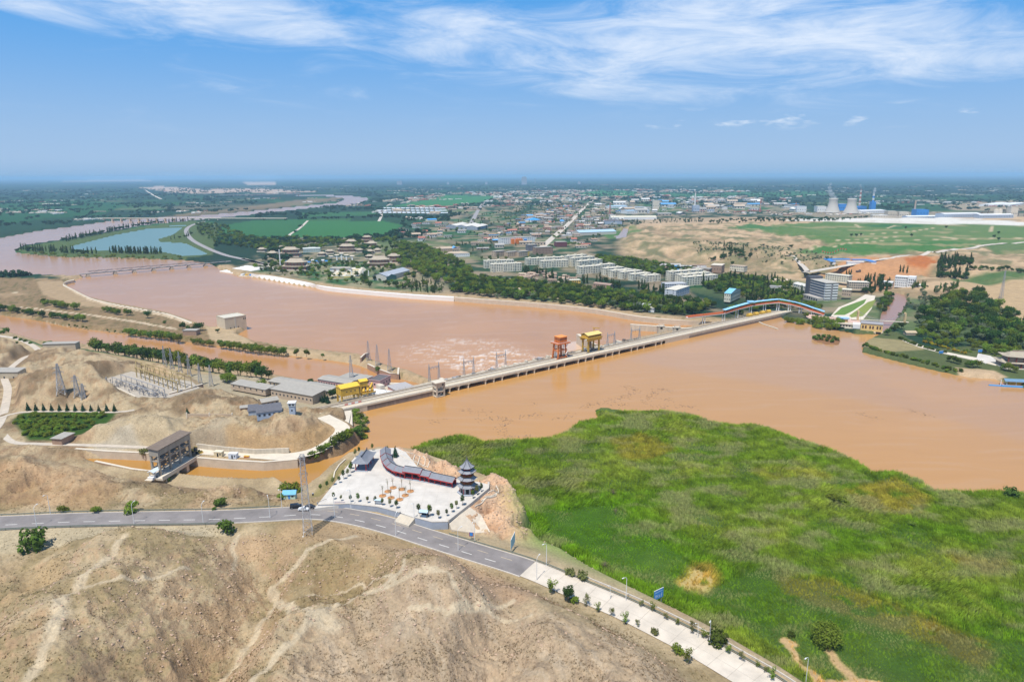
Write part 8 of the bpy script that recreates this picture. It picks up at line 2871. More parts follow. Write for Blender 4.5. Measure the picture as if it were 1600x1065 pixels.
def row(pts,n,z,kinds,size,label,group,seed,jitter=1.2):
 rnd=random.Random(seed)
 q=smooth_path([P(u,v,z) for u,v in pts],2.0)
 for k in range(n):
  p=q[int((k+rnd.uniform(0.1,0.9))/n*(len(q)-1))]
  x,y=p.x+rnd.uniform(-jitter,jitter),p.y+rnd.uniform(-jitter,jitter)
  g=hz(x,y)-0.1
  if z<-6:
   g=max(g,RIV_Z+0.6)
  tree(rnd.choice(kinds),Vector((x,y,g)),rnd.uniform(*size),label,group)

BR=['broad0','broad1','broad2','broad3']
# plaza saplings
c3=lambda x,y:P(480+x/8.878,690+y/8.878,PLAZA_Z)
c2_=lambda x,y:P(640+x/8.878,700+y/8.878,PLAZA_Z)
SAP=[((368,800),'left end of the plaza front row'),((470,820),'second in the plaza front row, small'),((603,835),'third in the plaza front row, behind the lamp'),((707,835),'fourth in the plaza front row, bushy'),((838,848),'fifth in the plaza front row, thin'),((945,860),'left of the blue-topped notice stand'),((1045,880),'right of the blue-topped notice stand'),((1150,905),'second from the plaza steps'),((1240,925),'next to the plaza steps on their left')]
for k,((x,y),lb) in enumerate(SAP):
 tree('sapling%d' % (k % 3),c3(x,y),(0.85,0.7,0.85,1.0,0.8,0.95,0.85,0.9,1.1)[k],'young plaza tree, ' +lb,'young trees on the plaza',True)
for k,(x,y) in enumerate([(655,215),(600,375),(590,430),(550,480),(490,520),(430,570),(345,600),(265,645),(172,685)]):
 tree('sapling%d' % ((k+1) % 3),c3(x+14,y),0.85+0.25*_tr.random(),'young plaza tree in the slanting row along the left plaza edge','young trees on the left plaza edge',True)
for k,((x,y),lb) in enumerate([((905,118),'behind the open pavilion'),((1110,150),'at the back rim between pavilion and gallery'),((720,165),'left behind the open pavilion')]):
 tree('sapling%d' % k,c3(x,y),0.9,'young plaza tree ' +lb,'young trees behind the pavilion',True)
for k,((x,y),lb) in enumerate([((1225,212),'dense dark tree behind the curved end of the gallery')]):
 tree('cone',c3(x,y),1.25,lb,'trees by the gallery',True)
for k,((x,y),lb) in enumerate([((125,905),'bushy, left of the dark kiosk'),((280,945),'dense, right against the dark kiosk'),((400,975),'alone in the front right part'),((515,940),'small, first along the parapet'),((585,890),'second along the parapet'),((650,842),'third along the parapet, thin'),((735,795),'fourth along the parapet, tall'),((878,700),'before the pagoda'),((935,655),'right before the pagoda'),((995,608),'last along the parapet, right of the pagoda')]):
 tree('sapling%d' % ((k+2) % 3),c2_(x,y),(1.2,1.25,1.0,0.8,1.0,0.9,1.2,1.0,1.1,1.0)[k],'young plaza tree, ' +lb,'young trees on the plaza',True)
# roadside planting
r3=lambda x,y:G(780+x/3.636,780+y/3.636)
for k,(x,y) in enumerate([(800,618),(865,648),(940,690),(1010,722),(1090,765),(1155,800),(1230,840),(1300,885),(1370,925),(1460,965),(1510,992),(1540,1028)]):
 tree('willow%d' % (k % 2),r3(x+6,y-6),_tr.uniform(0.6,0.9),'young roadside tree in the planter between guard rail and reed bed','trees in the roadside planter',True)
for k,((x,y),kd,s,lb) in enumerate([((400,432),'shrub2',1.1,'round olive bush beyond the guard rail on the tan mound, left'),((470,455),'shrub2',1.2,'round olive bush beyond the guard rail on the tan mound, right'),((300,540),'willow1',1.45,'large pale willow at the near kerb where concrete begins'),((390,575),'broad1',0.55,'dark round tree beside the pale willow at the kerb'),((430,585),'shrub0',0.9,'small bush right of the dark round roadside tree'),((495,605),'willow0',0.9,'first slender willow after the bushes at the near kerb'),((560,635),'willow1',0.8,'second slender willow at the near kerb'),((640,665),'willow0',0.75,'third slender willow at the near kerb'),((715,703),'willow1',0.95,'fourth slender willow at the near kerb, fuller'),((785,722),'willow0',0.6,'small willow at the near kerb above the bare hill'),((880,765),'shrub2',0.8,'low bush at the near kerb on the bare hill edge'),((1010,868),'shrub0',1.1,'leafy bush half over the concrete road, left of two'),((1075,935),'willow1',1.2,'tall leafy bush over the concrete road, right of two'),((1240,820),'shrub1',2.0,'wide dark bush beyond the planter at lower right')]):
 tree(kd,r3(x,y),s,lb,'roadside bushes',True)
for kd,u,v,s,lb in [('bigbush',1289,1006,1.0,'big round dark green bush alone in the marsh'),('shrub1',1236,995,0.8,'small bush left of the big marsh bush'),('shrub1',1573,882,1.3,'dark bush near the right edge of the marsh'),('twiggy',958,775,1.6,'bare twiggy shrub in the upper marsh'),('twiggy',945,890,1.7,'bare twiggy shrub in the marsh beside the road'),('twiggy',962,803,1.2,'small bare shrub below the upper twiggy shrub'),('shrub0',1300,783,1.5,'bright bushes at the reed line, left one'),('shrub0',1316,788,1.5,'bright bushes at the reed line, right one'),('shrub0',1425,822,1.0,'small bright bush by the tan reed patch'),('shrub1',1578,778,2.0,'pale bush at the right end of the reed shore'),
                         ('shrub1',52,859,3.0,'dark rounded tree on the pale sand strip at left'),('shrub1',355,831,2.0,'dark bush at the right end of the pale sand strip'),('shrub0',98,800,1.2,'small green bush on the far kerb, left of three'),('shrub0',151,801,1.2,'small green bush on the far kerb, middle of three'),('shrub0',206,800,1.7,'green bush on the far kerb, largest of three'),('shrub1',345,790,1.6,'leafy bush below the mound by the road'),('shrub1',335,797,0.6,'tiny bush at the far kerb below the mound'),('shrub0',448,772,2.2,'broad green bush behind the blue-roofed hut'),('shrub0',462,770,1.9,'green bush at the water right behind the hut'),('shrub0',441,780,1.2,'small bush left of the blue-roofed hut'),('shrub1',262,752,0.9,'small dark bush below the canal gate house'),('shrub2',226,711,1.6,'dry bush at the left of the canal gate house')]:
 tree(kd,G(u,v),s,lb,'bushes of the open ground',True)
# reeds and bushes on the near bank by the dam
for k,(u,v) in enumerate([(555,650),(563,655),(571,660),(566,668),(572,674),(560,676),(566,684),(556,688),(548,694),(540,699),(530,704),(522,709),(512,713),(503,716),(494,719),(486,721),(558,662),(560,700-14),(545,697),(535,702)]):
 p=P(u,v-1,0.7); p.z=max(0.0,hz(p.x,p.y))
 tree(('shrub0','shrub1')[k % 2],p,_tr.uniform(1.2,1.8),'green waterside bush in the strip below the white dam apron','bushes below the dam apron',True)
# left bank
for k in range(12):
 u=44+k*12.3
 tree('cone',G(u,641.5+0.1*k),_tr.uniform(0.95,1.25),'pointed dark conifer in the row above the green orchard','conifers above the orchard',True)
tree('cone',G(293,646),0.9,'lone small conifer beside the hillside track','lone conifers',True)
row([(143,543),(200,553),(260,565),(320,577),(380,588),(420,594)],46,0,['broad0','broad1','broad3'],(1.05,1.35),'round green tree in the row along the near tailrace bank','trees on the near tailrace bank',5,2.2)
row([(345,598),(380,604),(420,612)],12,0,['shrub0','broad3'],(0.7,0.9),'bright clipped tree in the front row below the tailrace trees','front row below the tailrace trees',6,1.5)
for k,(u,v) in enumerate([(428,604),(433,606),(438,607),(461,612),(466,613),(471,614),(476,615),(480,616),(484,617),(488,618),(496,625),(500,627),(504,629),(508,628),(512,630),(470,603),(476,604),(482,605),(488,607),(494,607),(500,609),(506,611),(511,612)]):
 tree('cone',P(u,v,1.0),_tr.uniform(0.7,1.1)*(1.4 if k in (10,11,12,13,14) else 1),'dark pointed conifer beside the grey-roofed yard buildings','conifers in the dam yard',True)
for u,v,s in [(520,622,0.85),(485,602,0.6),(491,604,0.5),(420,593,0.8),(400,588,0.9)]:
 tree('broad1',P(u,v,1.0),s,'dark broad tree standing in the dam yard','broad trees in the dam yard',True)
tree('shrub1',P(590,579,-6.5),1.4,'single bush on the jetty below the middle pylon','lone bushes',True)
# orchard as low leafy rows
row([(30,652),(100,650),(165,652)],34,5.5,['shrub0'],(0.8,1.2),'low leafy orchard tree in the green plot','orchard trees',8,3)
row([(30,660),(90,660),(150,662)],30,5.5,['shrub0'],(0.8,1.2),'low leafy orchard tree in the green plot','orchard trees',9,3)
row([(35,668),(80,670),(135,670)],28,5.5,['shrub0'],(0.8,1.2),'low leafy orchard tree in the green plot','orchard trees',10,3)
row([(42,678),(80,679),(118,678)],22,5.5,['shrub0'],(0.8,1.2),'low leafy orchard tree in the green plot','orchard trees',11,3)
# long island
row([(-10,484),(30,489),(60,494),(95,499),(132,503)],34,-6.5,['broad3','broad1','broad0'],(0.6,1.0),'bushy tree in the hedge on the long island, left part','hedge on the long island',12,3)
row([(65,476),(90,480),(122,485)],14,-6.5,['broad0','broad3'],(0.8,1.05),'tree in the clump on the island beside the track','island clump by the track',13,4)
row([(162,488),(185,491),(205,494)],8,-6.5,['broad3','broad0'],(0.75,1.0),'rounded tree in the mid-island cluster','mid-island cluster',14,3)
tree('broad1',P(231,497,-6.5),1.0,'largest round tree of the mid-island cluster','island trees',True)
tree('shrub1',P(257,505,-6.5),1.2,'lone small bush right of the mid-island cluster','lone bushes',True)
for u,v,s,kd in [(311,517,1.15,'broad1'),(303,518,0.7,'broad1'),(286,515,0.9,'broad1'),(294,517,0.7,'broad0'),(340,520,0.5,'broad1')]:
 tree(kd,P(u,v,-6.5),s,'dark tree beside the brown island shed','trees by the island shed',True)
row([(200,521),(225,524),(235,525)],9,-7,['broad3','broad0'],(0.7,0.95),'bright tree at the tailrace edge, left clump','tailrace edge clumps',15,1.5)
row([(236,524),(262,528),(282,532)],12,-7,['broad3','broad0'],(0.85,1.1),'bright tree at the tailrace edge, clump before the shed','tailrace edge clumps',16,1.5)
row([(300,533),(320,536),(335,538)],9,-7,['broad0','broad3'],(0.55,0.8),'tree at the tailrace edge below the brown shed','tailrace edge clumps',17,1.2)
row([(345,540),(375,544),(400,548),(418,550),(447,553)],24,-7,['broad0','broad3'],(0.75,1.0),'tree in the hedge on the narrow island spit','hedge on the island spit',18,1.0)
for u,s in [(463.5,0.75),(479,0.75),(504,0.45)]:
 tree('broad0',P(u,555.5+(u-463)*0.07,-7),s,'single round tree on the narrow spit towards the pylons','single trees on the spit',True)
for k,(u,v) in enumerate([(108,509),(117,510),(121,511),(130,512),(135,513),(168,517),(180,519),(192,520)]):
 tree('shrub1',P(u,v-0.5,-8),0.75,'tiny bush in the row on the pale island bank','tiny bank bushes',True)
for u,v,s in [(10,519,1.9),(4,521,1.4),(24,530,1.2),(32,533,1.2),(40,535,1.3),(48,538,1.1),(72,539,1.4),(79,538,1.4),(26,537,0.9)]:
 tree('shrub1',P(u,v,-1),s,'bush on the tailrace bank by the tan hall','bushes by the tan hall',True)
# pond island and left fields
row([(100,378),(150,367),(200,356),(225,352),(260,347),(300,345)],110,-6,['poplar0','broad1'],(0.85,1.2),'dark tree in the belt along the far side of the pond island','far belt of the pond island',20,6)
row([(30,392),(60,394),(100,396),(150,398)],46,-7,['poplar0','poplar1','broad1'],(0.8,1.2),'tree on the left tip of the pond island','left tip of the pond island',21,9)
row([(175,396),(215,397.5),(252,397.5)],48,-7,['poplar0'],(0.9,1.15),'tall dark poplar in the dense rank on the pond island','poplar rank on the pond island',22,4)
row([(40,397),(120,401),(200,403),(282,404)],44,-8,['shrub0','broad3'],(0.6,1.1),'low bright shrub along the near shore of the pond island','near shore shrubs of the pond island',23,4)
row([(262,376),(275,374),(290,372),(300,366)],10,-7,['poplar0','broad1'],(0.6,0.9),'tree on the small spit in the pond','pond spit trees',24,4)
grove([(305,350),(350,352),(400,372),(440,378),(400,392),(340,382),(312,366)],PLAIN,240,BR,(0.8,1.2),'tree in the wood right of the curving highway','wood right of the highway',25,0,7)
grove([(400,375),(480,372),(560,378),(620,372),(640,384),(600,396),(520,388),(440,396),(400,390)],PLAIN,330,BR,(0.8,1.2),'tree in the belt between green fields and temple park','belt behind the temple park',26,0.1,6)
grove([(395,418),(430,410),(490,405),(560,412),(640,415),(660,440),(690,456),(600,450),(540,445),(480,434),(420,428)],-5,260,BR+['shrub0'],(0.55,1.0),'garden tree among the temple halls near the embankment','temple garden trees',27,0,6)
grove([(610,448),(660,440),(700,445),(690,458),(640,456)],-5,60,['poplar1','poplar0','grey'],(0.45,0.7),'slim tree in the plantation by the long grey hall','plantation by the grey hall',28,0,4.5)
grove([(600,400),(640,382),(680,390),(720,410),(745,430),(720,448),(680,440),(640,420)],-5,420,BR+['broad3','broad3'],(0.85,1.3),'green tree in the wide park belt left of the apartments','park belt left of the apartments',29,0,6.5)
grove([(700,455),(740,435),(830,442),(930,455),(1000,462),(1060,470),(1120,480),(1080,492),(1000,488),(930,480),(860,471),(780,466)],-5,620,BR+['broad1','broad3','grey'],(0.8,1.25),'green tree in the waterside belt between embankment and apartments','waterside tree belt',30,0,6.0)
for u,v,n in [(825,426,9),(845,427,8),(860,435,4),(884,443,6),(912,441,5),(940,441,6),(960,448,7),(1005,452,6),(1030,456,7),(1140,466,12),(1175,470,12),(1205,468,10),(1030,480,10),(1055,484,10),(1010,478,5)]:
 rnd=random.Random(int(u))
 for _ in range(n):
  p=P(u+rnd.uniform(-9,9),v+rnd.uniform(-2,2),-5); p.z=hz(p.x,p.y)
  tree(rnd.choice(['poplar0','poplar0','broad1']),p,rnd.uniform(0.7,1.05),'tall dark poplar in a clump before the cream apartments','poplar clumps by the apartments')
grove([(930,402),(1000,408),(1085,424),(1060,434),(990,424),(940,414)],-5,260,BR+['grey'],(0.8,1.2),'tree in the dark grove between apartments and sand bluff','grove below the bluff',31,0,6.5)
grove([(640,382),(720,345),(800,325),(880,315),(960,328),(980,350),(940,375),(900,398),(800,410),(700,402)],PLAIN,620,BR+['poplar0'],(0.6,1.0),'tree among the old town roofs','town trees',32,0.15,9)
grove([(1090,440),(1140,430),(1230,440),(1260,460),(1250,476),(1180,466),(1120,455)],-3,320,BR+['poplar0'],(0.8,1.2),'tree in the park behind the covered walkway','park behind the walkway',33,0,6.5)
grove([(1130,484),(1200,476),(1260,482),(1290,488),(1280,493),(1230,486),(1150,491)],-1,110,['shrub0','broad0','broad3','shrub1'],(0.6,1.0),'bushy tree below the covered walkway','trees below the walkway',34,0,4)
grove([(1225,501),(1250,500),(1290,507),(1330,515),(1325,519),(1280,512)],1,34,['shrub1','shrub0','broad3'],(0.7,1.0),'bush on the reservoir shore beside the dam end','shore bushes by the dam end',35,0,3)
for u,v in [(1290,504),(1298,507),(1305,509),(1284,503),(1259,497)]:
 tree('broad3',G(u,v),0.7,'rounded green tree on the shore left of the intake house','shore trees by the intake house',True)
grove([(1378,470),(1395,452),(1400,456),(1390,475),(1378,490),(1370,485)],1,26,BR,(0.5,0.85),'tree on the left bank of the side canal','side canal left bank',36,0,4)
grove([(1335,445),(1375,428),(1392,440),(1388,456),(1360,458)],0,40,['poplar0','poplar0','broad1'],(0.8,1.15),'dark tall poplar in the clump before the white block','poplars by the white block',37,0,5)
for u,v in [(1322,434),(1326,434),(1329,433),(1406,426),(1411,426),(1417,427)]:
 tree('poplar0',G(u,v),0.85,'slim dark poplar standing on the orange ground','poplars on the orange ground',True)
grove([(1452,424),(1462,412),(1500,408),(1518,414),(1512,428),(1470,432)],4,70,['poplar0','broad1'],(0.9,1.25),'dark poplar in the big clump on the right plateau','poplar clump on the plateau',38,0,5)
row([(1510,424),(1560,426),(1620,428),(1680,430)],34,4,['broad1','broad0'],(0.6,0.85),'tree in the hedge line right of the poplar clump','hedge on the plateau',39,3)
grove([(1418,452),(1445,446),(1500,448),(1495,456),(1440,462)],2,34,['poplar1','grey','broad0'],(0.5,0.9),'loose tree beside the white block and sandy slope','loose trees by the white block',40,0,5)
grove([(1432,500),(1455,478),(1490,462),(1530,458),(1560,478),(1580,496),(1620,500),(1700,510),(1700,552),(1620,550),(1540,545),(1480,530),(1440,518)],2.5,300,['broad1','broad1','broad0','broad2','broad3','grey'],(0.95,1.4),'dense dark tree in the big wood on the right shore','big wood on the right shore',41,0,6)
grove([(1430,515),(1480,530),(1540,545),(1600,552),(1600,562),(1540,556),(1470,542),(1425,528)],2.3,60,['broad3','broad3','shrub0'],(0.55,0.85),'bright green tree along the front of the big wood','front trees of the big wood',42,0,4)
grove([(1425,480),(1440,462),(1470,455),(1450,475),(1435,495)],2,22,['grey'],(0.7,1.0),'silvery tree at the left flank of the big wood','silvery flank trees',43,0,5)
row([(1405,500),(1412,488),(1420,474),(1416,463)],12,1,['grey','shrub1'],(0.5,0.8),'grey-green bush on the right bank of the side canal','side canal right bank',44,2)
row([(1442,535),(1455,539),(1470,543),(1490,549),(1510,555)],14,2,['yellow'],(0.8,1.2),'yellow flowering bush along the shore path','yellow bushes on the shore path',45,1.5)
for u,v,s,kd in [(1386,524,0.8,'broad0'),(1400,516,0.75,'broad0'),(1408,514,0.8,'broad1'),(1395,518,0.6,'broad1'),(1490,567,0.75,'broad0'),(1483,565,0.65,'broad0'),(1497,569,0.6,'broad0'),(1519,575,0.8,'broad0'),(1527,574,0.7,'broad3'),(1512,573,0.6,'broad0'),(1575,580,0.75,'broad3'),(1568,578,0.6,'broad0'),(1585,582,0.6,'broad3')]:
 tree(kd,G(u,v),s,'rounded tree standing close to the right reservoir shore','rounded trees on the right shore',True)
row([(1350,541),(1365,549),(1390,557),(1420,564),(1450,572),(1480,580),(1510,586)],44,0.5,['shrub1','shrub0'],(0.7,1.2),'low green shrub along the right reservoir waterline','waterline shrubs on the right shore',46,1.5)
row([(1405,530),(1430,540),(1460,549),(1480,553)],22,2,['shrub1'],(0.8,1.1),'clipped hedge shrub beside the pale shore path','hedge along the shore path',47,0.8)
for k,(u,v) in enumerate([(1272,529),(1279,527),(1287,527),(1295,528),(1303,530),(1308,532),(1283,531),(1292,533),(1300,535),(1276,531)]):
 tree('shrub1',P(u,v,0.4),1.3,'dense reed bush on the small islet in the reservoir','bushes on the islet',True)
# bluffs, fields and factories
grove([(1080,380),(1190,388),(1260,398),(1330,416),(1300,424),(1240,414),(1190,408),(1090,398)],2,260,['grey','shrub1'],(0.5,0.9),'grey-green bush on the gully slope of the bluff','gully bushes',48,0,6)
grove([(1110,405),(1150,398),(1175,408),(1150,412)],-3,30,['broad1'],(0.7,1.0),'dark tree at the foot of the sand bluff','trees at the bluff foot',49,0,6)
grove([(1100,350),(1130,342),(1240,340),(1330,344),(1290,348),(1150,350)],4,120,['broad1'],(0.7,1.1),'tree in the windbreak before the factory belt','windbreak before the factories',50,0,12)
grove([(930,340),(1000,346),(1100,342),(1110,350),(1000,354),(940,350)],PLAIN,70,['broad1','poplar0'],(0.7,1.1),'tree before the long white warehouse','trees before the white warehouse',51,0,12)
row([(1290,340),(1340,337),(1360,336)],20,4,['broad1'],(0.8,1.1),'tree at the foot of the cooling towers','trees at the cooling towers',52,8)
for u,v in [(1131,386),(1140,389),(1143,389),(1161,392),(1560,366),(1553,372),(1560,376),(1478,357),(1415,358),(1330,370),(1338,370),(1345,369),(1424,370),(1236,388)]:
 tree('poplar0' if u<1200 else 'broad1',G(u,v),0.9,'lone dark tree out on the sandy plateau fields','lone trees on the plateau',True)

def proj(p):
 d=Vector(p)-Vector((0,0,CAM_Z))
 k=d.dot(_fw)
 return 800+FPX*d.dot(_rt)/k,532.5-FPX*d.dot(_up)/k

ORD=['leftmost','second from the left','third from the left','fourth from the left','fifth from the left','sixth from the left','seventh from the left','eighth from the left','ninth from the left','tenth from the left','eleventh from the left','twelfth from the left']

def by_place(items):
 """items: (thing, image u, image v) that share a label; small sets are counted off, big ones quartered"""
 n=len(items)
 if n<2:
  return
 items=sorted(items,key=lambda q:q[1])
 if n <= 12:
  for k,q in enumerate(items):
   q[0]['label']=q[0]['label']+', ' +(ORD[k] if k<n-1 or n<3 else 'rightmost')
  return
 vs=sorted(q[2] for q in items)
 hs=sorted(q[0].scale[2] for q in items)
 for k,q in enumerate(items):
  a=['far left','left','centre left','centre','centre right','right','far right'][min(6,int(7*k/n))]
  b=['rear','mid-rear','mid-front','front'][min(3,int(4*vs.index(q[2])/n))]
  c='taller' if hs.index(q[0].scale[2]) >= n/2 else 'lower'
  q[0]['label']=q[0]['label']+', %s, %s, %s' % (c,a,b)

# ---- the trees that show largest become things of their own; the rest is far woodland
def realise_trees(limit=300):
 def size(t):
  h=KIND[t[0]][0]*t[2]
  d=math.hypot(t[1].x,t[1].y)
  return h/d
 vis=[t for t in TREES if abs(math.atan2(t[1].x,t[1].y))<R(38.5)]
 vis.sort(key=size,reverse=True)
 one,rest=vis[:limit],vis[limit:]
 sets={}
 for kind,p,s,r,lb,gp,fx in one:
  h,cm,tm=KIND[kind]
  bush=kind.startswith(('shrub','yellow','twiggy','bigbush'))
  t=thing('bush' if bush else 'tree',lb,'bush' if bush else 'tree',p,r,gp)
  t.scale=(s,s,s*(1+0.12*math.sin(p.x*3.1)))
  link('trunk',tm,None,t); link('crown',cm,None,t)
  sets.setdefault(lb,[]).append((t,)+proj(p))
 for q in sets.values():
  by_place(q)
 keys=sorted({t[0] for t in rest})
 prs=[]
 for k in keys:
  h,cm,tm=KIND[k]
  bm=bmesh.new(); bm.from_mesh(cm); nfc=len(bm.faces); bm.from_mesh(tm)
  bm.faces.ensure_lookup_table()
  for f in bm.faces[nfc:]:
   f.material_index=1
  me=bpy.data.meshes.new('tree_clump'); bm.to_mesh(me); bm.free()
  me.materials.append(cm.materials[0]); me.materials.append(tm.materials[0])
  prs.append(bpy.data.objects.new('tree_clump',me))
 if rest:
  scatter('woodland','mass of smaller green trees through town, park and shore','woodland',[tuple(t[1]) for t in rest],[t[2] for t in rest],[t[3] for t in rest],prs,[keys.index(t[0]) for t in rest])

realise_trees()
for _q in HSETS.values():
 by_place([(t,)+proj(t.location) for t in _q])
for _nm in ('greenhouse','market_stall','red_flag'):
 by_place([(t,)+proj(t.location) for t in COL.objects if t.name.split('.')[0]==_nm])

# ------------------------------------------------------------------ plain beyond the town : tree belts and hamlets
_np=np.random.RandomState(5)

def far_woods():
 n=26000
 r=1300*(11000/1300) ** _np.rand(n); th=_np.uniform(R(-40),R(40),n)
 x,y=r*np.sin(th),r*np.cos(th)
 u=(x*math.cos(FIELD_A)+y*math.sin(FIELD_A)); v=(-x*math.sin(FIELD_A)+y*math.cos(FIELD_A))
 dens=fbm(x/420,y/420,3,402)
 wx=fbm(x/900,y/900,2,3)*140
 belt=(np.abs(((u+wx)/640) % 1-0.5)>0.46) | (np.abs((v/900) % 1-0.5)>0.475) | (np.abs(((u+wx)/170) % 1-0.5)>0.47)
 keep=(dens>0.12) | (belt & (_np.rand(n)<0.8))
 for w,pad in ((W_BASIN,22),(W_POND,40)):
  keep &= sdist(x,y,w,60)>pad
 keep &= ~inside(x,y,PL([(20,395),(45,380),(120,368),(230,348),(350,338),(480,322),(560,318),(590,308),(520,300),(400,300),(400,345),(340,360),(330,405),(100,405)],PLAIN))
 for pts in [[(480,345),(600,346),(628,352),(600,366),(520,373),(455,371)],[(350,352),(395,345),(480,343),(470,352),(455,371),(400,372),(345,365)],[(615,322),(700,305),(780,307),(740,318),(690,322)],[(600,322),(700,320),(700,338),(600,338)]]:
  keep &= ~inside(x,y,PL(pts,PLAIN))
 keep &= ~inside(x,y,PL([(640,420),(640,380),(720,335),(850,310),(1000,300),(1700,300),(1700,520),(1000,480)],PLAIN)) | (r>3600)
 keep &= ~inside(x,y,PL([(1180,345),(1280,332),(1700,330),(1700,430),(1250,420)],5))
 keep &= r>1350
 x,y=x[keep],y[keep]
 z=hz_many(x,y)
 m=len(x)
 lm=leaf_mat('leaf_far_belt',(0.03,0.075,0.035))
 prs=[proto('far_tree_clump',crown_mb([(_tr.uniform(-6,6),_tr.uniform(-6,6),_tr.uniform(4,7),_tr.uniform(3,5),_tr.uniform(3,5),_tr.uniform(3,5)) for _ in range(5)],90,2.2,130+k),lm) for k in range(3)]
 scatter('far_woodland','dark tree belts across the hazy distant plain','woodland',np.stack([x,y,z],-1),_np.uniform(0.5,0.85,m)*(1+np.hypot(x,y)/16000),_np.uniform(0,6.28,m),prs,_np.randint(0,3,m))

far_woods()

def far_hamlets():
 n=2600
 r=2900*(12000/2900) ** _np.rand(n); th=_np.uniform(R(-40),R(40),n)
 x,y=r*np.sin(th),r*np.cos(th)
 keep=(fbm(x/700,y/700,3,410)>0.17) & ~inside(x,y,PL([(330,345),(470,325),(720,318),(640,380),(330,400)],PLAIN)) & (sdist(x,y,W_BASIN,60)>20)
 x,y=x[keep],y[keep]
 z=hz_many(x,y)
 prs=[]
 for k in range(4):
  m=MB()
  rn=random.Random(k)
  for _ in range(6):
   cx,cy=rn.uniform(-40,40),rn.uniform(-30,30)
   m.box(cx-rn.uniform(5,12),cx+rn.uniform(5,12),cy-4,cy+4,-1,4)
   m.gable(cx-9,cx+9,cy-4.5,cy+4.5,4,1.6,0.3,0.3)
  prs.append(proto('hamlet_clump',m,(M_RT[4],M_RT[1],M_RT[2],M_WL[1])[k]))
 scatter('far_hamlets','tiny pale villages scattered over the distant plain','village',np.stack([x,y,z],-1),_np.uniform(0.45,0.9,len(x)),_np.uniform(0,6.28,len(x)),prs,np.array([0,0,1,1,3,3,1,2])[(_np.rand(len(x))*8).astype(int)])

far_hamlets()

def town_fringe():
 q=PL([(540,322),(700,301),(1000,296),(1260,299),(1260,316),(1100,316),(930,313),(820,317),(720,332),(640,345)],PLAIN)
 lo,hi=q.min(0),q.max(0)
 x=_np.uniform(lo[0],hi[0],6000); y=_np.uniform(lo[1],hi[1],6000)
 k=inside(x,y,q) & (fbm(x/260,y/260,3,420)>0.0)
 for f in ([(615,322),(700,305),(780,307),(740,318),(690,322)],[(900,302),(940,297),(1000,299),(990,306),(920,307)],[(1030,302),(1290,298),(1290,306),(1050,308)]):
  k &= ~inside(x,y,PL(f,PLAIN))
 x,y=x[k][:520],y[k][:520]
 prs=[]
 for j in range(5):
  m=MB(); rn=random.Random(40+j)
  for _ in range(5):
   cx,cy,w,h=rn.uniform(-26,26),rn.uniform(-20,20),rn.uniform(6,15),rn.uniform(3.5,9)
   m.box(cx-w,cx+w,cy-5,cy+5,-1,h); m.gable(cx-w,cx+w,cy-5.3,cy+5.3,h,1.6,0.3,0.3)
  prs.append(proto('fringe_houses',m,(M_RT[4],M_RT[1],M_RT[0],M_WL[1],M_RT[2])[j]))
 scatter('town_fringe','blur of small pale houses where the town thins out far back','houses',np.stack([x,y,hz_many(x,y)],-1),_np.uniform(0.7,1.2,len(x)),_np.uniform(0,6.28,len(x)),prs,np.array([0,1,1,2,3,3,4,1])[(_np.rand(len(x))*8).astype(int)])

town_fringe()

# ------------------------------------------------------------------ marsh cane and dry tufts
def blades(n,h,spread,w,bend,seed):
 rnd=random.Random(seed)
 m=MB()
 for _ in range(n):
  a=rnd.random()*6.28; d=rnd.random() ** 0.6*spread
  b=Vector((math.cos(a)*d,math.sin(a)*d,-0.1))
  hh=h*rnd.uniform(0.6,1.15)
  lean=Vector((bend*rnd.uniform(0.4,1.3)+rnd.uniform(-.25,.25),rnd.uniform(-.35,.35),0))*hh
  q=rnd.random()*3.14
  s=Vector((math.cos(q),math.sin(q),0))*w*rnd.uniform(0.7,1.3)
  mid=b+lean*0.35+Vector((0,0,hh*0.62)); tip=b+lean+Vector((0,0,hh*0.95))
  m.poly([b-s,b+s,mid+s*0.9,mid-s*0.9,tip],[(0,1,2,3),(3,2,4)])
 return m

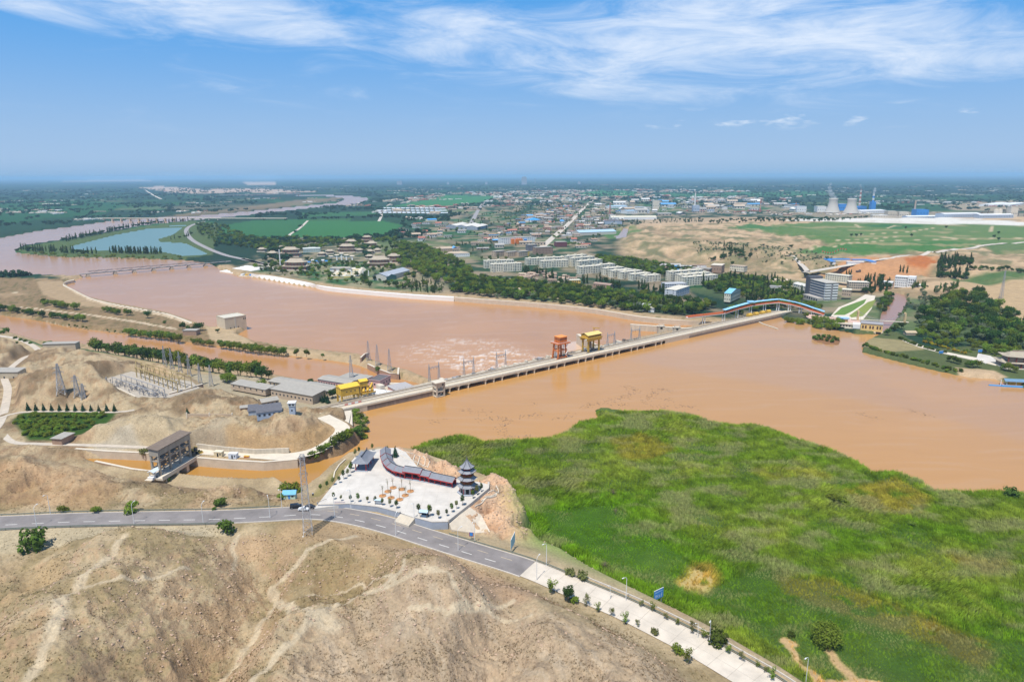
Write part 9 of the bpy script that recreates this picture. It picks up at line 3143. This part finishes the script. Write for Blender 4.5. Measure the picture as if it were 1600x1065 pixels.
def marsh():
 step=1.02
 lo=W_MARSH.min(0); hi=W_MARSH.max(0)
 lo[0]=max(lo[0],-200); hi[0]=min(hi[0],480); lo[1]=max(lo[1],95); hi[1]=min(hi[1],420)
 X,Y=np.meshgrid(np.arange(lo[0],hi[0],step),np.arange(lo[1],hi[1],step))
 x=X.ravel()+_np.uniform(-.5,.5,X.size)*step; y=Y.ravel()+_np.uniform(-.5,.5,X.size)*step
 th=np.arctan2(x,y)
 k=(np.abs(th)<R(47)) & (sdist(x,y,W_MARSH,3)<-0.6)
 x,y=x[k],y[k]
 # thin out with distance; never finer than the eye can tell
 r=np.hypot(x,y)
 k=_np.rand(len(x))<np.clip(330/r,0.45,1.0)
 x,y,r=x[k],y[k],r[k]
 i=np.clip(np.searchsorted(_rr,r),0,_NR-1); j=np.clip(((np.arctan2(x,y)-_th[0])/(_th[1]-_th[0])).astype(int),0,_NC-1)
 t=ALB[i,j].astype(np.float64)
 bare=t[:,0]>t[:,1]*1.22
 k=~bare | (_np.rand(len(x))<0.25)
 x,y,r,t=x[k],y[k],r[k],t[k]
 g=fbm(x/16,y/16,4,501)          # tall and laid-down swathes
 g2=fbm(x/60,y/34,3,502)
 edge=sdist(x,y,W_MARSH,30)
 short=area_pts(x,y,[(830,800),(960,790),(1060,870),(1100,900),(1040,930),(930,890),(860,860)]) | area_pts(x,y,[(1090,930),(1180,890),(1330,920),(1480,980),(1600,1010),(1700,1100),(1300,1080),(1150,970)])
 tall=np.clip(0.95+0.9*g+0.5*g2,0.35,1.9)
 tall=np.where(short,tall*0.5,tall)
 shore=(edge>-7) & (y>200)
 tall=np.where(shore,np.maximum(tall,1.25),tall)
 f=0.5+1.05*(0.5+0.5*np.clip(fbm(x/5,y/5,3,503)*1.6,-1,1))
 t=t*f[:,None]*1.2*np.array([1.06,0.92,0.46])
 dry=np.clip(fbm(x/22,y/11,3,504)*2.2,0,0.55)[:,None]
 t=t*(1-dry)+np.array([0.34,0.32,0.15])*dry
 rot=0.9+2.0*fbm(x/45,y/45,2,505)+_np.normal(0,0.35,len(x))
 lm=leaf_mat('cane_leaf',(0.1,0.15,0.04),attr='tint',transl=0.25)
 prs=[proto('cane_clump',blades(13,1.7,0.75,0.085,b,140+q),lm) for q,b in enumerate((0.35,0.6,0.9))]
 which=np.clip((_np.rand(len(x))*3).astype(int),0,2)
 scatter('reed_bed','wind-combed green reeds filling the marsh at the reservoir edge','reeds',np.stack([x,y,hz_many(x,y)-0.05],-1),tall,rot,prs,which,t)

def area_pts(x,y,pts,z=0.4):
 return inside(x,y,PL(pts,z))

marsh()

def dry_tufts():
 n=170000
 r=130*(520/130) ** _np.rand(n); th=_np.uniform(R(-47),R(32),n)
 x,y=r*np.sin(th),r*np.cos(th)
 i=np.clip(np.searchsorted(_rr,r),0,_NR-1); j=np.clip(((th-_th[0])/(_th[1]-_th[0])).astype(int),0,_NC-1)
 hill=(np.maximum(np.maximum(_fg,_lb),_lb2)[i,j]>0.6)
 t=ALB[i,j].astype(np.float64)
 pale=t[:,0]>0.47
 d,_=seg_dist(x,y,_rp)
 k=hill & (d>7.5) & (D_RES[i,j]>3) & (~pale | (_np.rand(n)<0.05))
 for w in (W_PLAZA,W_SWITCH,W_DAMYARD,W_ORCH):
  k &= sdist(x,y,w,4)>1
 for pth in (BANKROAD,CANALROAD,LEFTROAD,ORCHROAD):
  dd,_=seg_dist(x,y,np.array([(p.x,p.y) for p in pth]))
  k &= dd>4.5
 dn=fbm(x/13,y/13,4,601)
 k &= dn>_np.uniform(-0.25,0.55,n)
 x,y,t=x[k],y[k],t[k]
 f=_np.uniform(0.55,1.0,len(x))[:,None]
 mixd=(_np.rand(len(x))<0.2)[:,None]
 t=np.where(mixd,np.array([0.115,0.10,0.05]),t*f)
 lm=leaf_mat('dry_tuft_leaf',(0.2,0.15,0.08),attr='tint',transl=0.15)
 prs=[proto('dry_tuft',blades(9,0.42,0.30,0.05,0.2,150+q),lm) for q in range(2)]
 scatter('dry_scrub','sparse dry tufts dotted over the bare clay hills','dry scrub',np.stack([x,y,hz_many(x,y)],-1),_np.uniform(0.5,1.25,len(x)),_np.uniform(0,6.28,len(x)),prs,_np.randint(0,2,len(x)),t)

dry_tufts()

def rocks():
 """broken stones over the rock faces and cuts"""
 pts=[]
 rnd=random.Random(9)
 for w,n in ((W_ROCK,900),(W_ROCK2,350)):
  lo,hi=w.min(0)-5,w.max(0)+5
  x=_np.uniform(lo[0],hi[0],n*3); y=_np.uniform(lo[1],hi[1],n*3)
  k=sdist(x,y,w,6)<4
  pts.append((x[k][:n],y[k][:n]))
 x=_np.uniform(-160,60,9000); y=_np.uniform(170,330,9000)
 i=np.clip(np.searchsorted(_rr,np.hypot(x,y)),0,_NR-1); j=np.clip(((np.arctan2(x,y)-_th[0])/(_th[1]-_th[0])).astype(int),0,_NC-1)
 k=(SLOPE[i,j]>0.5) & (sdist(x,y,W_PLAZA,6)>2)
 pts.append((x[k],y[k]))
 x=np.concatenate([p[0] for p in pts]); y=np.concatenate([p[1] for p in pts])
 d,_=seg_dist(x,y,_rp)
 k=d>7
 x,y=x[k],y[k]
 prs=[]
 for q in range(3):
  bm=bmesh.new(); bmesh.ops.create_icosphere(bm,subdivisions=1,radius=0.5)
  for v in bm.verts:
   v.co *= rnd.uniform(0.6,1.25)
   v.co.z *= 0.7
  me=bpy.data.meshes.new('stone'); bm.to_mesh(me); bm.free()
  me.materials.append(mat('clay_stone',(0.46,0.33,0.23),0.95,0.25,1.0))
  prs.append(bpy.data.objects.new('stone',me))
 scatter('loose_stones','loose clay stones littering the rock faces and cuts','stones',np.stack([x,y,hz_many(x,y)],-1),_np.uniform(0.25,1.15,len(x)) ** 1.5,_np.uniform(0,6.28,len(x)),prs,_np.randint(0,3,len(x)))

rocks()

def flotsam():
 """dark plant litter drifting before the marsh"""
 m=MB()
 rnd=random.Random(21)
 strands=[[(975,603),(990,608),(1000,612)],[(985,612),(978,620),(950,626)],[(1030,608),(1020,615),(1005,628)],[(1030,606),(1048,612)],[(830,632),(838,630)],[(975,630),(965,634)],[(780,676),(800,684),(830,680)],[(870,655),(890,650)],[(845,648),(815,650)],[(1040,622),(1050,626)],[(750,655),(790,655),(785,672)],[(720,640),(760,645)],[(690,655),(670,660)],[(1060,632),(1085,637)],[(1020,634),(1045,636)],[(910,636),(940,628)],[(1420,640),(1450,650)],[(1340,645),(1365,652)]]
 for s in strands:
  q=smooth_path([P(u,v,0.03) for u,v in s],1.2)
  for p in q:
   for _ in range(3):
    c=p+Vector((rnd.gauss(0,2.2),rnd.gauss(0,2.6),0))
    n=6; r=rnd.uniform(0.15,0.55)
    a0=rnd.random()*6
    top=[(c.x+r*rnd.uniform(0.5,1.6)*math.cos(a0+6.283*k/n),c.y+r*rnd.uniform(0.4,0.9)*math.sin(a0+6.283*k/n)) for k in range(n)]
    m.poly([(x,y,-0.05) for x,y in top]+[(x,y,0.07) for x,y in top],[tuple(range(6,12))]+[(k,(k+1) % n,(k+1) % n+n,k+n) for k in range(n)])
 o=m.build('flotsam',mat('dark_litter',(0.20,0.145,0.10),0.95,0.3,1.0))
 o['kind']='stuff'; o['label']='dark plant litter drifting on the brown reservoir'; o['category']='flotsam'

flotsam()

def plume(label,u,v,z0,sizes,dens,cat='steam'):
 m=bpy.data.materials.new('steam')
 m.use_nodes=True
 nt=m.node_tree; nt.nodes.clear()
 out=nt.nodes.new('ShaderNodeOutputMaterial'); vol=nt.nodes.new('ShaderNodeVolumePrincipled')
 vol.inputs['Color'].default_value=(0.95,0.96,1,1); vol.inputs['Density'].default_value=dens
 nt.links.new(vol.outputs[0],out.inputs['Volume'])
 p=P(u,v,0); p.z=hz(p.x,p.y)+z0
 rnd=random.Random(int(u))
 bm=bmesh.new()
 for x,z,r in sizes:
  s=bmesh.ops.create_icosphere(bm,subdivisions=2,radius=r)
  for w in s['verts']:
   w.co *= rnd.uniform(0.85,1.15)
   w.co += Vector((x,0,z))
 me=bpy.data.meshes.new('steam_plume'); bm.to_mesh(me); bm.free()
 o=link('steam_plume',me,m); o.location=p
 tag(o,label,cat); o['kind']='stuff'

plume('thin white steam drifting up from the left cooling tower',1300.5,330.5,62,[(0,2,12),(-10,14,12),(-18,28,10),(-22,42,8),(-18,56,6)],0.022)
plume('faint steam over the right cooling tower',1329.5,331.5,62,[(-6,2,8),(8,6,7),(16,12,6)],0.014)
plume('small white smoke puff over the blue and white chimney',1362.8,326,73,[(0,4,5),(2,12,7),(3,20,6)],0.05)
plume('faint smoke puff over the red and white chimney',1342.5,324,88,[(0,4,4),(-3,12,5),(-6,20,6)],0.022)
